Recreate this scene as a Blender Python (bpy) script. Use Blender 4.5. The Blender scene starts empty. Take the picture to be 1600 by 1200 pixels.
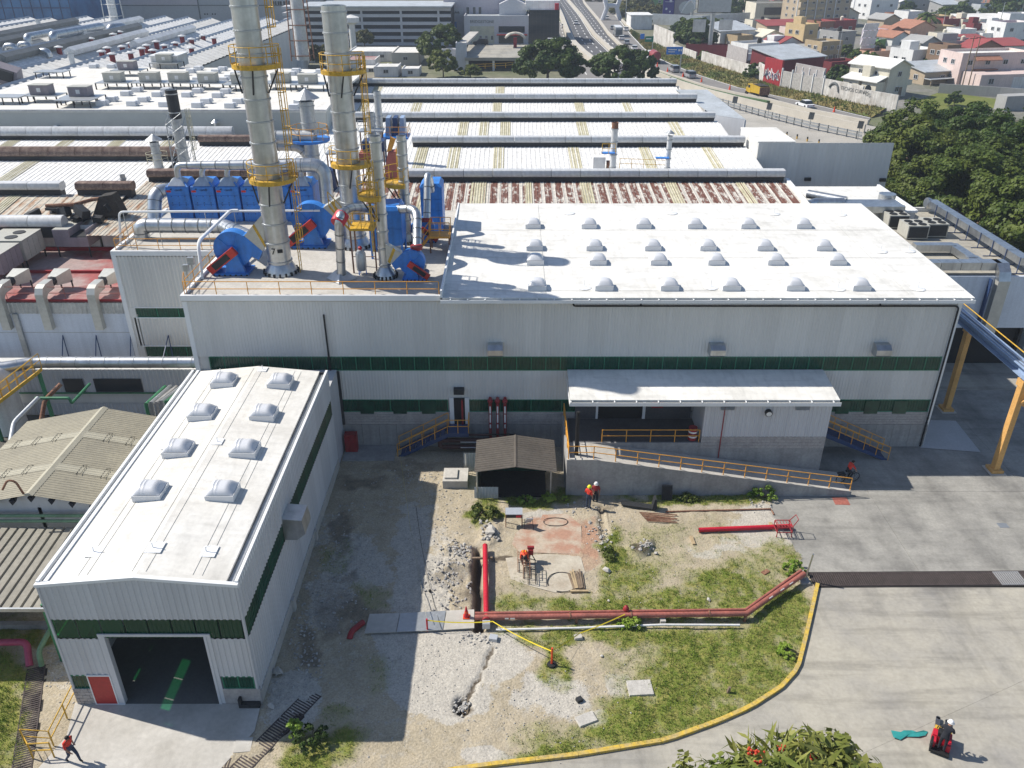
import bpy,math,random
import numpy as np
from mathutils import Vector,Matrix,Euler,noise
rad=math.radians
random.seed(11)
SC=bpy.context.scene
COL=SC.collection

# ------------------------------------------------------------------ camera, sky, sun, exposure
F_PX,PITCH,CAM_H=1285.0,rad(28.46),32.0
cam_data=bpy.data.cameras.new('drone_camera')
cam_data.sensor_width=36.0
cam_data.lens=36.0*F_PX/1600.0
cam_data.clip_start,cam_data.clip_end=0.5,6000.0
cam=bpy.data.objects.new('drone_camera',cam_data)
cam.location=(0,0,CAM_H)
cam.rotation_euler=(rad(90)-PITCH,0,0)
COL.objects.link(cam)
SC.camera=cam
SUN_DIR=Vector((0.93,-0.27,-1.0)).normalized()
SUN_EL=math.asin(-SUN_DIR.z)
SUN_AZ=math.atan2(-SUN_DIR.x,-SUN_DIR.y)
world=bpy.data.worlds.new('World')
SC.world=world
world.use_nodes=True
wn=world.node_tree
wn.nodes.clear()
w_out=wn.nodes.new('ShaderNodeOutputWorld')
w_bg=wn.nodes.new('ShaderNodeBackground')
w_sky=wn.nodes.new('ShaderNodeTexSky')
w_sky.sky_type='NISHITA'
w_sky.sun_disc=False
w_sky.sun_elevation=SUN_EL
w_sky.sun_rotation=SUN_AZ%(2*math.pi)
w_sky.altitude=1400
w_sky.dust_density=1.5
w_bg.inputs['Strength'].default_value=0.115
wn.links.new(w_sky.outputs[0],w_bg.inputs['Color'])
wn.links.new(w_bg.outputs[0],w_out.inputs['Surface'])
sun_data=bpy.data.lights.new('sun','SUN')
sun_data.energy=4.9
sun_data.angle=rad(0.53)
sun_data.color=(1.0,0.94,0.85)
sun=bpy.data.objects.new('sun',sun_data)
sun.rotation_euler=SUN_DIR.to_track_quat('-Z','Y').to_euler()
sun.location=(-60,60,90)
COL.objects.link(sun)
SC.view_settings.view_transform='Standard'
SC.view_settings.look='None'
SC.view_settings.gamma=1.0
SC.view_settings.exposure=0.36
SC.view_settings.use_curve_mapping=False

# ------------------------------------------------------------------ where a sight line meets a real plane
_c,_s=math.cos(PITCH),math.sin(PITCH)
def _ray(px,py):
 u,v=(px-800)/F_PX,(600-py)/F_PX
 return u,_c+v*_s,-_s+v*_c
def P(px,py,z=0.0):
 r=_ray(px,py);t=(z-CAM_H)/r[2]
 return Vector((r[0]*t,r[1]*t,z))
def PY(px,py,y):
 r=_ray(px,py);t=y/r[1]
 return Vector((r[0]*t,y,CAM_H+r[2]*t))
def hgt(py0,py1,y):
 return PY(800,py1,y).z-PY(800,py0,y).z

# ------------------------------------------------------------------ materials
MATS={}
def mat(name,col,rough=0.75,metal=0.0,var=0.14,scale=0.6,fine=9.0,bump=0.0,bscale=25.0,col2=None,streak=0.0,spec=0.35,lo=0.38,hi=0.66,panel=0,smear=None):
 if name in MATS:return MATS[name]
 m=bpy.data.materials.new(name);m.use_nodes=True
 nt=m.node_tree;b=nt.nodes['Principled BSDF']
 b.inputs['Roughness'].default_value=rough
 b.inputs['Metallic'].default_value=metal
 b.inputs['Specular IOR Level'].default_value=spec
 tc=nt.nodes.new('ShaderNodeTexCoord')
 src=tc.outputs['Object']
 n1=nt.nodes.new('ShaderNodeTexNoise');n1.inputs['Scale'].default_value=scale;n1.inputs['Detail'].default_value=6
 n1.inputs['Roughness'].default_value=0.65
 nt.links.new(src,n1.inputs['Vector'])
 rp=nt.nodes.new('ShaderNodeMapRange')
 rp.inputs[1].default_value=lo;rp.inputs[2].default_value=hi
 nt.links.new(n1.outputs[0],rp.inputs[0])
 mx=nt.nodes.new('ShaderNodeMix');mx.data_type='RGBA'
 c2=col2 if col2 else tuple(c*(1-var*1.6)for c in col)
 mx.inputs[6].default_value=(*col,1);mx.inputs[7].default_value=(*c2,1)
 nt.links.new(rp.outputs[0],mx.inputs[0])
 out=mx.outputs[2]
 if fine:
  n2=nt.nodes.new('ShaderNodeTexNoise');n2.inputs['Scale'].default_value=fine;n2.inputs['Detail'].default_value=4
  nt.links.new(src,n2.inputs['Vector'])
  r2=nt.nodes.new('ShaderNodeMapRange');r2.inputs[1].default_value=.3;r2.inputs[2].default_value=.7
  r2.inputs[3].default_value=1-var;r2.inputs[4].default_value=1+var
  nt.links.new(n2.outputs[0],r2.inputs[0])
  mu=nt.nodes.new('ShaderNodeMix');mu.data_type='RGBA';mu.blend_type='MULTIPLY';mu.inputs[0].default_value=1
  nt.links.new(out,mu.inputs[6]);nt.links.new(r2.outputs[0],mu.inputs[7])
  out=mu.outputs[2]
 if streak:
  mp=nt.nodes.new('ShaderNodeMapping');mp.inputs['Scale'].default_value=(3.0,3.0,0.12)
  nt.links.new(src,mp.inputs['Vector'])
  n3=nt.nodes.new('ShaderNodeTexNoise');n3.inputs['Scale'].default_value=1.0;n3.inputs['Detail'].default_value=5
  nt.links.new(mp.outputs[0],n3.inputs['Vector'])
  r3=nt.nodes.new('ShaderNodeMapRange');r3.inputs[1].default_value=.4;r3.inputs[2].default_value=.75
  r3.inputs[3].default_value=1;r3.inputs[4].default_value=1-streak
  nt.links.new(n3.outputs[0],r3.inputs[0])
  mu=nt.nodes.new('ShaderNodeMix');mu.data_type='RGBA';mu.blend_type='MULTIPLY';mu.inputs[0].default_value=1
  nt.links.new(out,mu.inputs[6]);nt.links.new(r3.outputs[0],mu.inputs[7])
  out=mu.outputs[2]
 def times(fac,a0,a1,b0,b1,out):
  r=nt.nodes.new('ShaderNodeMapRange');r.inputs[1].default_value=a0;r.inputs[2].default_value=a1;r.inputs[3].default_value=b0;r.inputs[4].default_value=b1
  nt.links.new(fac,r.inputs[0]);u=nt.nodes.new('ShaderNodeMix');u.data_type='RGBA';u.blend_type='MULTIPLY';u.inputs[0].default_value=1
  nt.links.new(out,u.inputs[6]);nt.links.new(r.outputs[0],u.inputs[7]);return u.outputs[2]
 if panel:
  sx=nt.nodes.new('ShaderNodeSeparateXYZ');nt.links.new(src,sx.inputs[0])
  ad=nt.nodes.new('ShaderNodeMath');ad.operation='ADD';nt.links.new(sx.outputs[0],ad.inputs[0]);nt.links.new(sx.outputs[1],ad.inputs[1])
  sn=nt.nodes.new('ShaderNodeMath');sn.operation='SNAP';nt.links.new(ad.outputs[0],sn.inputs[0]);sn.inputs[1].default_value=panel
  wv=nt.nodes.new('ShaderNodeTexWhiteNoise');wv.noise_dimensions='1D';nt.links.new(sn.outputs[0],wv.inputs['W'])
  out=times(wv.outputs['Value'],0,1,.92,1.04,out)
 if smear:
  for k,(sx_,sy_,amt)in enumerate(smear):
   mp=nt.nodes.new('ShaderNodeMapping');mp.inputs['Scale'].default_value=(sx_,sy_,1);mp.inputs['Rotation'].default_value=(0,0,.5+k);mp.inputs['Location'].default_value=(k*7,k*3,0);nt.links.new(src,mp.inputs[0])
   n4=nt.nodes.new('ShaderNodeTexNoise');n4.inputs['Scale'].default_value=1;n4.inputs['Detail'].default_value=7;n4.inputs['Roughness'].default_value=.6;nt.links.new(mp.outputs[0],n4.inputs['Vector'])
   out=times(n4.outputs[0],.5,.72,1,1-amt,out)
 nt.links.new(out,b.inputs['Base Color'])
 if bump:
  nb=nt.nodes.new('ShaderNodeTexNoise');nb.inputs['Scale'].default_value=bscale;nb.inputs['Detail'].default_value=5
  nt.links.new(src,nb.inputs['Vector'])
  bp=nt.nodes.new('ShaderNodeBump');bp.inputs['Strength'].default_value=bump;bp.inputs['Distance'].default_value=0.05
  nt.links.new(nb.outputs[0],bp.inputs['Height']);nt.links.new(bp.outputs[0],b.inputs['Normal'])
 MATS[name]=m
 return m
def tinted_glass(name,tint,face,mixf):
 m=bpy.data.materials.new(name);m.use_nodes=True
 nt=m.node_tree;b=nt.nodes['Principled BSDF'];o=nt.nodes['Material Output']
 b.inputs['Base Color'].default_value=(*face,1);b.inputs['Roughness'].default_value=.25
 t=nt.nodes.new('ShaderNodeBsdfTransparent');t.inputs[0].default_value=(*tint,1)
 x=nt.nodes.new('ShaderNodeMixShader');x.inputs[0].default_value=mixf
 nt.links.new(t.outputs[0],x.inputs[1]);nt.links.new(b.outputs[0],x.inputs[2]);nt.links.new(x.outputs[0],o.inputs['Surface'])
 MATS[name]=m
 return m
def banded(name,base,alt,axis,period,duty,rust=None,lo=.45,hi=.6,rough=.7,scale=1.2):
 """a sheet whose columns along one axis differ (weathered sheets between newer ones), broken up by noise"""
 m=bpy.data.materials.new(name);m.use_nodes=True
 nt=m.node_tree;b=nt.nodes['Principled BSDF'];b.inputs['Roughness'].default_value=rough
 tc=nt.nodes.new('ShaderNodeTexCoord');sp=nt.nodes.new('ShaderNodeSeparateXYZ')
 nt.links.new(tc.outputs['Object'],sp.inputs[0])
 def math_(op,a,bb=None):
  n=nt.nodes.new('ShaderNodeMath');n.operation=op
  for i,v in enumerate((a,bb)):
   if v is None:continue
   if isinstance(v,(int,float)):n.inputs[i].default_value=v
   else:nt.links.new(v,n.inputs[i])
  return n.outputs[0]
 fr=math_('FRACT',math_('DIVIDE',sp.outputs[axis],period))
 col_mask=math_('LESS_THAN',fr,duty)
 mp=nt.nodes.new('ShaderNodeMapping');mp.inputs['Scale'].default_value=(1.6,0.55,1)
 nt.links.new(tc.outputs['Object'],mp.inputs[0])
 n1=nt.nodes.new('ShaderNodeTexNoise');n1.inputs['Scale'].default_value=scale;n1.inputs['Detail'].default_value=7
 n1.inputs['Roughness'].default_value=.75
 nt.links.new(mp.outputs[0],n1.inputs['Vector'])
 r1=nt.nodes.new('ShaderNodeMapRange');r1.inputs[1].default_value=lo;r1.inputs[2].default_value=hi
 nt.links.new(n1.outputs[0],r1.inputs[0])
 mask=math_('MULTIPLY',col_mask,r1.outputs[0])
 mx=nt.nodes.new('ShaderNodeMix');mx.data_type='RGBA'
 mx.inputs[6].default_value=(*base,1);mx.inputs[7].default_value=(*alt,1)
 nt.links.new(mask,mx.inputs[0])
 n2=nt.nodes.new('ShaderNodeTexNoise');n2.inputs['Scale'].default_value=2.5;n2.inputs['Detail'].default_value=6
 nt.links.new(tc.outputs['Object'],n2.inputs['Vector'])
 r2=nt.nodes.new('ShaderNodeMapRange');r2.inputs[1].default_value=.3;r2.inputs[2].default_value=.7
 r2.inputs[3].default_value=.72;r2.inputs[4].default_value=1.1
 nt.links.new(n2.outputs[0],r2.inputs[0])
 mu=nt.nodes.new('ShaderNodeMix');mu.data_type='RGBA';mu.blend_type='MULTIPLY';mu.inputs[0].default_value=1
 nt.links.new(mx.outputs[2],mu.inputs[6]);nt.links.new(r2.outputs[0],mu.inputs[7])
 nt.links.new(mu.outputs[2],b.inputs['Base Color'])
 MATS[name]=m
 return m
K={}
def defmats():
 K['white_roof']=mat('white_roof_coating',(.72,.71,.67),.8,var=.04,scale=.22,fine=3,col2=(.55,.54,.50),lo=.5,hi=.78,panel=2.2,smear=((.25,1.6,.16),(2.5,.5,.14),(.9,.9,.1)))
 K['cream_roof']=mat('cream_roof_coating',(.69,.675,.63),.8,var=.06,scale=.35,fine=4,col2=(.60,.58,.53),smear=((.4,2.2,.12),(1.5,.3,.14)))
 K['clad']=mat('grey_wall_cladding',(.62,.615,.59),.5,var=.03,scale=.15,fine=0,streak=.06,panel=1.05)
 K['clad_white']=mat('white_wall_cladding',(.55,.56,.58),.55,var=.04,scale=.2,fine=0,streak=.1,panel=1.05)
 K['trim']=mat('white_flashing',(.74,.75,.75),.5,var=.04,fine=0)
 K['conc']=mat('cast_concrete',(.36,.355,.345),.9,var=.1,scale=.5,fine=7,col2=(.25,.245,.24),streak=.18,bump=.15)
 K['conc_light']=mat('light_concrete',(.5,.48,.44),.9,var=.08,scale=.4,fine=6,col2=(.4,.38,.34),streak=.1,bump=.15)
 K['block']=mat('concrete_block',(.40,.375,.36),.92,var=.14,scale=1.2,fine=9,bump=.3)
 K['pave']=mat('yard_concrete',(.385,.36,.30),.88,var=.07,scale=.22,fine=5,col2=(.27,.26,.24),bump=.1,bscale=12,lo=.4,hi=.75,smear=((.12,1.1,.36),(.5,.09,.3),(1.3,1.3,.16)))
 K['pave_old']=mat('old_yard_concrete',(.32,.31,.28),.9,smear=((.1,.9,.3),(.6,.12,.25),(1.1,1.1,.2)),var=.09,scale=.3,fine=6,col2=(.20,.195,.18),bump=.12,bscale=12)
 K['galv']=mat('galvanised_steel',(.58,.60,.61),.36,.9,var=.06,scale=.8,fine=3,col2=(.44,.46,.48),streak=.22)
 K['galv_dull']=mat('dull_galvanised_steel',(.44,.46,.47),.45,.7,var=.1,scale=1.2,fine=5)
 K['duct']=mat('sheet_metal_duct',(.50,.50,.46),.45,.4,var=.1,scale=1.5,fine=6)
 K['flange']=mat('dark_flange_steel',(.17,.18,.18),.6,.4,var=.15)
 K['dark']=mat('dark_steel_and_shade',(.035,.037,.04),.6,.2,var=.2)  # also paints the shade in ventilator throats and belt guards
 K['black']=mat('black_rubber_and_shade',(.015,.015,.016),.7,var=.2)  # also paints the shade in openings, recesses and parking floors
 K['blue']=mat('blue_machine_paint',(.025,.21,.66),.42,var=.08,scale=1.2,fine=4,spec=.5,streak=.2,col2=(.03,.17,.5))
 K['blue_dk']=mat('dark_blue_steel_paint',(.03,.06,.15),.5,var=.12)
 K['beam_blue']=mat('crane_beam_blue',(.28,.37,.52),.35,.0,var=.12)
 K['yellow']=mat('safety_yellow_paint',(.66,.39,.03),.5,var=.16,scale=2,col2=(.42,.26,.04),streak=.15)
 K['orange']=mat('orange_yellow_rail_paint',(.70,.33,.05),.5,var=.12,scale=2)
 K['col_orange']=mat('crane_column_paint',(.66,.37,.12),.55,var=.12,scale=1,streak=.15)
 K['red']=mat('red_pipe_paint',(.50,.015,.035),.42,var=.12,scale=1.5)
 K['red_dk']=mat('dark_red_paint',(.30,.025,.03),.55,var=.15,scale=1.5)
 K['red_faded']=mat('faded_red_pipe_paint',(.36,.12,.09),.6,var=.18,scale=1.5,col2=(.25,.09,.07))
 K['red_door']=mat('red_door_paint',(.40,.035,.03),.5,var=.1)
 K['guard']=mat('red_belt_guard',(.52,.045,.03),.5,var=.1)
 K['rust']=mat('rusty_steel',(.17,.075,.045),.85,.1,var=.3,scale=2,col2=(.30,.17,.11),bump=.2)
 K['brown_pipe']=mat('brown_pipe_paint',(.09,.035,.03),.5,var=.15)
 K['green']=mat('green_pipe_paint',(.05,.21,.10),.5,var=.15,scale=1.5)
 K['lgreen']=mat('light_green_pipe_paint',(.17,.29,.17),.5,var=.15,scale=1.5)
 K['dome']=mat('skylight_dome',(.60,.61,.63),.28,var=.06,scale=1.2,fine=0,spec=.6)
 K['curb_sky']=mat('skylight_curb',(.66,.67,.68),.5,var=.05,fine=0)
 K['shed_tan']=mat('tan_metal_roofing',(.30,.275,.205),.65,.1,var=.1,scale=.4,fine=5,col2=(.25,.23,.175))
 K['shed_tan2']=mat('pale_tan_fibreglass',(.39,.365,.28),.6,var=.08,scale=.5)
 K['shed_grey']=mat('grey_tan_metal_roofing',(.25,.235,.195),.65,.1,var=.12,scale=.5,fine=5)
 K['shed_dark']=mat('weathered_brown_roofing',(.095,.083,.07),.8,var=.15,scale=.6,fine=5)
 K['red_roof']=mat('red_roof_coating',(.30,.085,.08),.85,var=.12,scale=.22,fine=3,col2=(.33,.25,.235),lo=.38,hi=.56,bump=.1)
 K['hvac']=mat('air_handler_casing',(.42,.415,.37),.6,.1,var=.08,scale=1)
 K['hvac_grey']=mat('purplish_grey_casing',(.27,.24,.26),.6,.1,var=.08,scale=1,streak=.15)
 K['sheet']=banded('white_factory_sheet',(.74,.735,.71),(.60,.57,.50),0,3.1,.4,lo=.52,hi=.8)
 K['rustsheet']=banded('rust_eaten_sheet',(.56,.53,.47),(.15,.06,.04),0,1.05,.66,lo=.42,hi=.5,scale=1.15)
 K['tannedsheet']=banded('rust_stained_sheet',(.50,.46,.38),(.33,.17,.08),0,.85,.6,lo=.45,hi=.62,scale=.9)
 K['fibre']=mat('yellowed_fibreglass',(.52,.49,.36),.6,var=.15,scale=1.2,col2=(.36,.33,.21))
 K['vent']=mat('ridge_ventilator_metal',(.64,.65,.65),.45,.2,var=.1,scale=.5,fine=3,col2=(.52,.52,.51),streak=.1)
 K['vent_rust']=mat('rusted_ventilator_metal',(.10,.06,.05),.75,.2,var=.3,scale=1.1,col2=(.27,.20,.16))
 K['wall_white']=mat('painted_white_wall',(.72,.72,.71),.85,var=.06,scale=.4,col2=(.58,.57,.55),streak=.2)
 K['peel']=mat('peeling_white_wall',(.62,.60,.56),.9,var=.1,scale=.5,col2=(.40,.37,.33),streak=.35)
 K['dock_shade_dk']=mat('shade_dark_dock_concrete',(.09,.09,.095),.7,var=.15)  # concrete colour darkened to carry the deep shade under the canopy
 K['wall_blue']=mat('bluish_white_wall',(.64,.68,.74),.85,var=.05,scale=.4,streak=.12)
 K['asphalt']=mat('road_asphalt',(.105,.105,.11),.9,var=.12,scale=.08,fine=3,col2=(.075,.075,.08))
 K['asphalt2']=mat('grey_road_surface',(.21,.20,.19),.9,var=.1,scale=.1,fine=3)
 K['barrier']=mat('concrete_barrier',(.50,.465,.40),.9,var=.08,scale=.3)
 K['line']=mat('white_road_paint',(.75,.75,.73),.8,var=.05)
 K['glass']=mat('dark_window_glass',(.02,.026,.032),.12,var=.1,fine=0,spec=.6)
 K['glass_blue']=mat('blue_curtain_glass',(.05,.19,.42),.25,var=.3,scale=.12,fine=0,col2=(.03,.09,.22),spec=.6)
 K['frame']=mat('window_frame',(.5,.5,.5),.5,var=.05,fine=0)
 K['wood']=mat('raw_timber',(.42,.32,.19),.85,var=.15,scale=2)
 K['wood_old']=mat('weathered_timber',(.24,.18,.125),.9,var=.2,scale=2)
 K['rock']=mat('broken_rock',(.30,.29,.27),.95,var=.2,scale=2.5,col2=(.44,.42,.39),bump=.4,bscale=9)
 K['rock_white']=mat('pale_broken_concrete',(.47,.45,.41),.95,var=.12,scale=2.5,bump=.3,bscale=9)
 K['char']=mat('charred_soil',(.05,.045,.04),.95,var=.25,scale=3,bump=.4)
 K['trench']=mat('trench_soil',(.13,.105,.08),.97,var=.25,scale=2,bump=.5)
 K['bark']=mat('tree_bark',(.15,.11,.08),.95,var=.2,scale=2)
 K['skin']=mat('skin',(.33,.18,.12),.6,var=.05,fine=0)
 K['hivis']=mat('orange_red_work_shirt',(.62,.045,.025),.8,var=.08)
 K['hivis_y']=mat('yellow_reflective_tape',(.80,.62,.03),.6,var=.05)
 K['jeans']=mat('dark_blue_trousers',(.035,.05,.09),.9,var=.15)
 K['cloth_shade_dk']=mat('dark_clothes_and_shade',(.018,.02,.028),.9,var=.15)  # also colours the workshop's inner walls for interior shade
 K['boot']=mat('boot_leather',(.025,.02,.016),.7,var=.1)
 K['hat_y']=mat('yellow_hard_hat',(.78,.72,.03),.35,var=.03,fine=0)
 K['hat_w']=mat('white_hard_hat',(.75,.75,.74),.35,var=.03,fine=0)
 K['hair']=mat('black_hair',(.012,.01,.009),.7,var=.1)
 K['teal']=mat('teal_plastic_sheet',(.03,.27,.26),.5,var=.12,scale=2)
 K['tape']=mat('yellow_caution_tape',(.75,.58,.03),.6,var=.08)
 K['cone']=mat('orange_red_cone',(.70,.07,.02),.5,var=.06)
 K['silver']=mat('silver_paint',(.52,.54,.56),.3,.3,var=.05)
 K['curb_y']=mat('worn_yellow_curb_paint',(.56,.38,.045),.8,var=.2,scale=2.2,fine=7,col2=(.38,.30,.14))
 K['grating']=mat('rusted_grating',(.085,.068,.064),.8,.2,var=.2,scale=1.5)
 K['grating_grey']=mat('grey_grating',(.36,.36,.36),.6,.3,var=.1)
 K['pit']=mat('pit_darkness_soil',(.03,.027,.025),.95,var=.2)  # near-black soil paints in the darkness of grating pits and shed floor
 K['floor_in']=mat('shade_dark_workshop_floor',(.13,.13,.125),.7,var=.08,scale=.6)  # concrete floor colour darkened for the shade inside the workshop
 K['green_pane']=tinted_glass('green_fibreglass_pane',(.015,.46,.12),(.006,.085,.042),.55)
 K['green_dark']=mat('dark_green_fibreglass',(.009,.07,.039),.22,var=.25,scale=.5,fine=3,col2=(.005,.035,.021),spec=.5)
 K['green_lit']=mat('green_frame_paint',(.03,.22,.12),.5,var=.1)
 K['orange_tile']=mat('terracotta_tile',(.36,.17,.11),.8,var=.15,scale=1)
 K['maroon']=mat('maroon_paint',(.20,.03,.035),.8,var=.1,scale=.5)
 K['paleblue_sheet']=mat('pale_blue_roof_sheet',(.50,.53,.55),.5,.2,var=.1,scale=.3,fine=2,col2=(.38,.40,.40))
defmats()

# ------------------------------------------------------------------ mesh builder
V=Vector
class MB:
 def __init__(s):s.v,s.f,s.mi,s.m=[],[],[],0
 def add(s,verts,faces):
  n=len(s.v);s.v.extend([tuple(p)for p in verts])
  s.f.extend([tuple(i+n for i in f)for f in faces]);s.mi.extend([s.m]*len(faces))
  return s
 def box(s,c,d,rz=0.0,rot=None,taper=1.0):
  x,y,z=d[0]/2,d[1]/2,d[2]/2
  vs=[V((sx*x*(taper if sz>0 else 1),sy*y*(taper if sz>0 else 1),sz*z))for sz in(-1,1)for sx,sy in((-1,-1),(1,-1),(1,1),(-1,1))]
  M=rot if rot is not None else Matrix.Rotation(rz,3,'Z')
  vs=[M@p+V(c)for p in vs]
  return s.add(vs,[(3,2,1,0),(4,5,6,7),(0,1,5,4),(1,2,6,5),(2,3,7,6),(3,0,4,7)])
 def bx(s,x0,x1,y0,y1,z0,z1):
  return s.box(((x0+x1)/2,(y0+y1)/2,(z0+z1)/2),(abs(x1-x0),abs(y1-y0),abs(z1-z0)))
 def quad(s,a,b,c,d):return s.add([a,b,c,d],[(0,1,2,3)])
 def prism(s,poly,vec):
  """polygon (list of 3-D points) swept along vec"""
  n=len(poly);vec=V(vec);a=[V(p)for p in poly]
  nrm=sum(((a[i]).cross(a[(i+1)%n])for i in range(n)),V((0,0,0)))
  if nrm.dot(vec)>0:a.reverse()
  vs=a+[p+vec for p in a]
  fs=[tuple(range(n)),tuple(range(2*n-1,n-1,-1))]
  fs+=[(i,i+n,(i+1)%n+n,(i+1)%n)for i in range(n)]
  return s.add(vs,fs)
 def _frame(s,d):
  d=V(d).normalized();u=d.orthogonal().normalized()
  if abs(d.z)<.95:u=d.cross(V((0,0,1))).normalized()
  else:u=d.cross(V((0,1,0))).normalized()
  return u,d.cross(u).normalized()*-1
 def cyl(s,p0,p1,r0,r1=None,n=12,caps=True):
  r1=r0 if r1 is None else r1;p0,p1=V(p0),V(p1);u,w=s._frame(p1-p0)
  vs=[p0+(u*math.cos(a)+w*math.sin(a))*r0 for a in[2*math.pi*i/n for i in range(n)]]
  vs+=[p1+(u*math.cos(a)+w*math.sin(a))*r1 for a in[2*math.pi*i/n for i in range(n)]]
  fs=[(i,(i+1)%n,(i+1)%n+n,i+n)for i in range(n)]
  if caps:fs+=[tuple(range(n-1,-1,-1)),tuple(range(n,2*n))]
  return s.add(vs,fs)
 def tube(s,pts,r,n=10,closed=False,caps=True,rs=None):
  pts=[V(p)for p in pts];m=len(pts);rings=[];pu=None
  for i,p in enumerate(pts):
   a=pts[(i-1)%m]if(i or closed)else p
   b=pts[(i+1)%m]if(i<m-1 or closed)else p
   d=(b-a).normalized()
   if pu is None:u,_=s._frame(d)
   else:
    u=(pu-d*pu.dot(d))
    u=u.normalized()if u.length>1e-6 else s._frame(d)[0]
   pu=u;w=d.cross(u)
   rr=rs[i]if rs else r
   if 0<i<m-1 or closed:
    t=(p-a).normalized().dot(d);rr_s=rr
   rings.append([p+(u*math.cos(k)+w*math.sin(k))*rr for k in[2*math.pi*j/n for j in range(n)]])
  vs=[q for ring in rings for q in ring];fs=[]
  for i in range(m if closed else m-1):
   a,b=i*n,((i+1)%m)*n
   fs+=[(a+j,a+(j+1)%n,b+(j+1)%n,b+j)for j in range(n)]
  if caps and not closed:fs+=[tuple(range(n-1,-1,-1)),tuple((m-1)*n+j for j in range(n))]
  return s.add(vs,fs)
 def lathe(s,c,prof,n=16,cap0=False,cap1=False):
  c=V(c);m=len(prof)
  vs=[c+V((r*math.cos(a),r*math.sin(a),z))for r,z in prof for a in[2*math.pi*j/n for j in range(n)]]
  fs=[]
  for i in range(m-1):
   a,b=i*n,(i+1)*n
   fs+=[(a+j,a+(j+1)%n,b+(j+1)%n,b+j)for j in range(n)]
  if cap0:fs.append(tuple(range(n-1,-1,-1)))
  if cap1:fs.append(tuple((m-1)*n+j for j in range(n)))
  return s.add(vs,fs)
 def ball(s,c,r,n=10,m=6,sq=(1,1,1)):
  c=V(c);vs=[c+V((0,0,-r*sq[2]))]
  for i in range(1,m):
   t=-math.pi/2+math.pi*i/m
   vs+=[c+V((r*sq[0]*math.cos(t)*math.cos(a),r*sq[1]*math.cos(t)*math.sin(a),r*sq[2]*math.sin(t)))for a in[2*math.pi*j/n for j in range(n)]]
  vs.append(c+V((0,0,r*sq[2])));fs=[]
  for j in range(n):fs.append((0,1+(j+1)%n,1+j))
  for i in range(m-2):
   a,b=1+i*n,1+(i+1)*n
   fs+=[(a+j,a+(j+1)%n,b+(j+1)%n,b+j)for j in range(n)]
  e=len(vs)-1;a=1+(m-2)*n
  for j in range(n):fs.append((e,a+j,a+(j+1)%n))
  return s.add(vs,fs)
 def ribs(s,p0,u,L,v,pitch=.25,depth=.035,nrm=None,prof=((0,0),(.45,0),(.58,1),(.86,1))):
  """corrugated sheet: from p0 along unit u for L, the other side at +v (a vector)"""
  p0,u,v=V(p0),V(u).normalized(),V(v);n=V(nrm)if nrm else u.cross(v).normalized()
  k=max(1,int(round(L/pitch)));q=L/k;pts=[]
  for i in range(k):
   for t,h in prof:pts.append(p0+u*((i+t)*q)+n*(h*depth))
  pts.append(p0+u*L)
  m=len(pts)
  return s.add(pts+[p+v for p in pts],[(i,i+1,i+1+m,i+m)for i in range(m-1)])
 def build(s,name,ms,parent=None,smooth=False,angle=40,origin=None,local=False):
  me=bpy.data.meshes.new(name)
  off=V((0,0,0))
  if parent is not None and not local:off=world_loc(parent)
  if origin is not None:off=V(origin)if parent is None or local else V(origin)
  me.from_pydata([(p[0]-off.x,p[1]-off.y,p[2]-off.z)for p in s.v],[],s.f)
  if not isinstance(ms,(list,tuple)):ms=[ms]
  for m in ms:me.materials.append(m)
  if len(ms)>1:me.polygons.foreach_set('material_index',s.mi)
  if smooth:
   me.polygons.foreach_set('use_smooth',[True]*len(me.polygons))
   me.set_sharp_from_angle(angle=rad(angle))
  me.update()
  o=bpy.data.objects.new(name,me);COL.objects.link(o)
  if parent is not None:o.parent=parent
  if origin is not None:
   o.location=V(origin)-(world_loc(parent)if parent is not None and not local else V((0,0,0)))
  return o
def world_loc(o):
 p=V((0,0,0))
 while o is not None:p=p+o.location;o=o.parent
 return p
def tag(o,label,cat,group=None,kind=None):
 if label:o['label']=label
 if cat:o['category']=cat
 if group:o['group']=group
 if kind:o['kind']=kind
 return o
def thing(name,label,cat,loc=(0,0,0),group=None,rz=0.0):
 o=bpy.data.objects.new(name,None);COL.objects.link(o)
 o.location=loc;o.rotation_euler=(0,0,rz);o.empty_display_size=.3
 return tag(o,label,cat,group)
def inst(src,parent=None,loc=None,name=None,rz=None,scale=None):
 """one more object on shared mesh data; loc is in world space"""
 o=src.copy();COL.objects.link(o)
 if name:o.name=name
 if parent is not None:o.parent=parent
 if loc is not None:o.location=V(loc)-(world_loc(parent)if parent is not None else V((0,0,0)))
 if rz is not None:o.rotation_euler=(0,0,rz)
 if scale is not None:o.scale=scale
 return o
def kids(o):return[c for c in bpy.data.objects if c.parent==o]
KIDS={}
def copy_tree(root,loc,rz=None,label=None,scale=None,group=None):
 if root.name not in KIDS:
  def rec(o):return[(c,rec(c))for c in kids(o)]
  KIDS[root.name]=rec(root)
 r=root.copy();COL.objects.link(r);r.location=loc
 if rz is not None:r.rotation_euler=(0,0,rz)
 if scale is not None:r.scale=scale if hasattr(scale,'__len__')else(scale,)*3
 if label:r['label']=label
 if group:r['group']=group
 def put(lst,par):
  for c,sub in lst:
   d=c.copy();COL.objects.link(d);d.parent=par
   put(sub,d)
 put(KIDS[root.name],r)
 return r
def structure(o):o['kind']='structure';return o
def arc(c,r,a0,a1,n,ax=(1,0,0),ay=(0,0,1)):
 c,ax,ay=V(c),V(ax),V(ay)
 return[c+ax*(r*math.cos(a0+(a1-a0)*i/n))+ay*(r*math.sin(a0+(a1-a0)*i/n))for i in range(n+1)]
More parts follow.
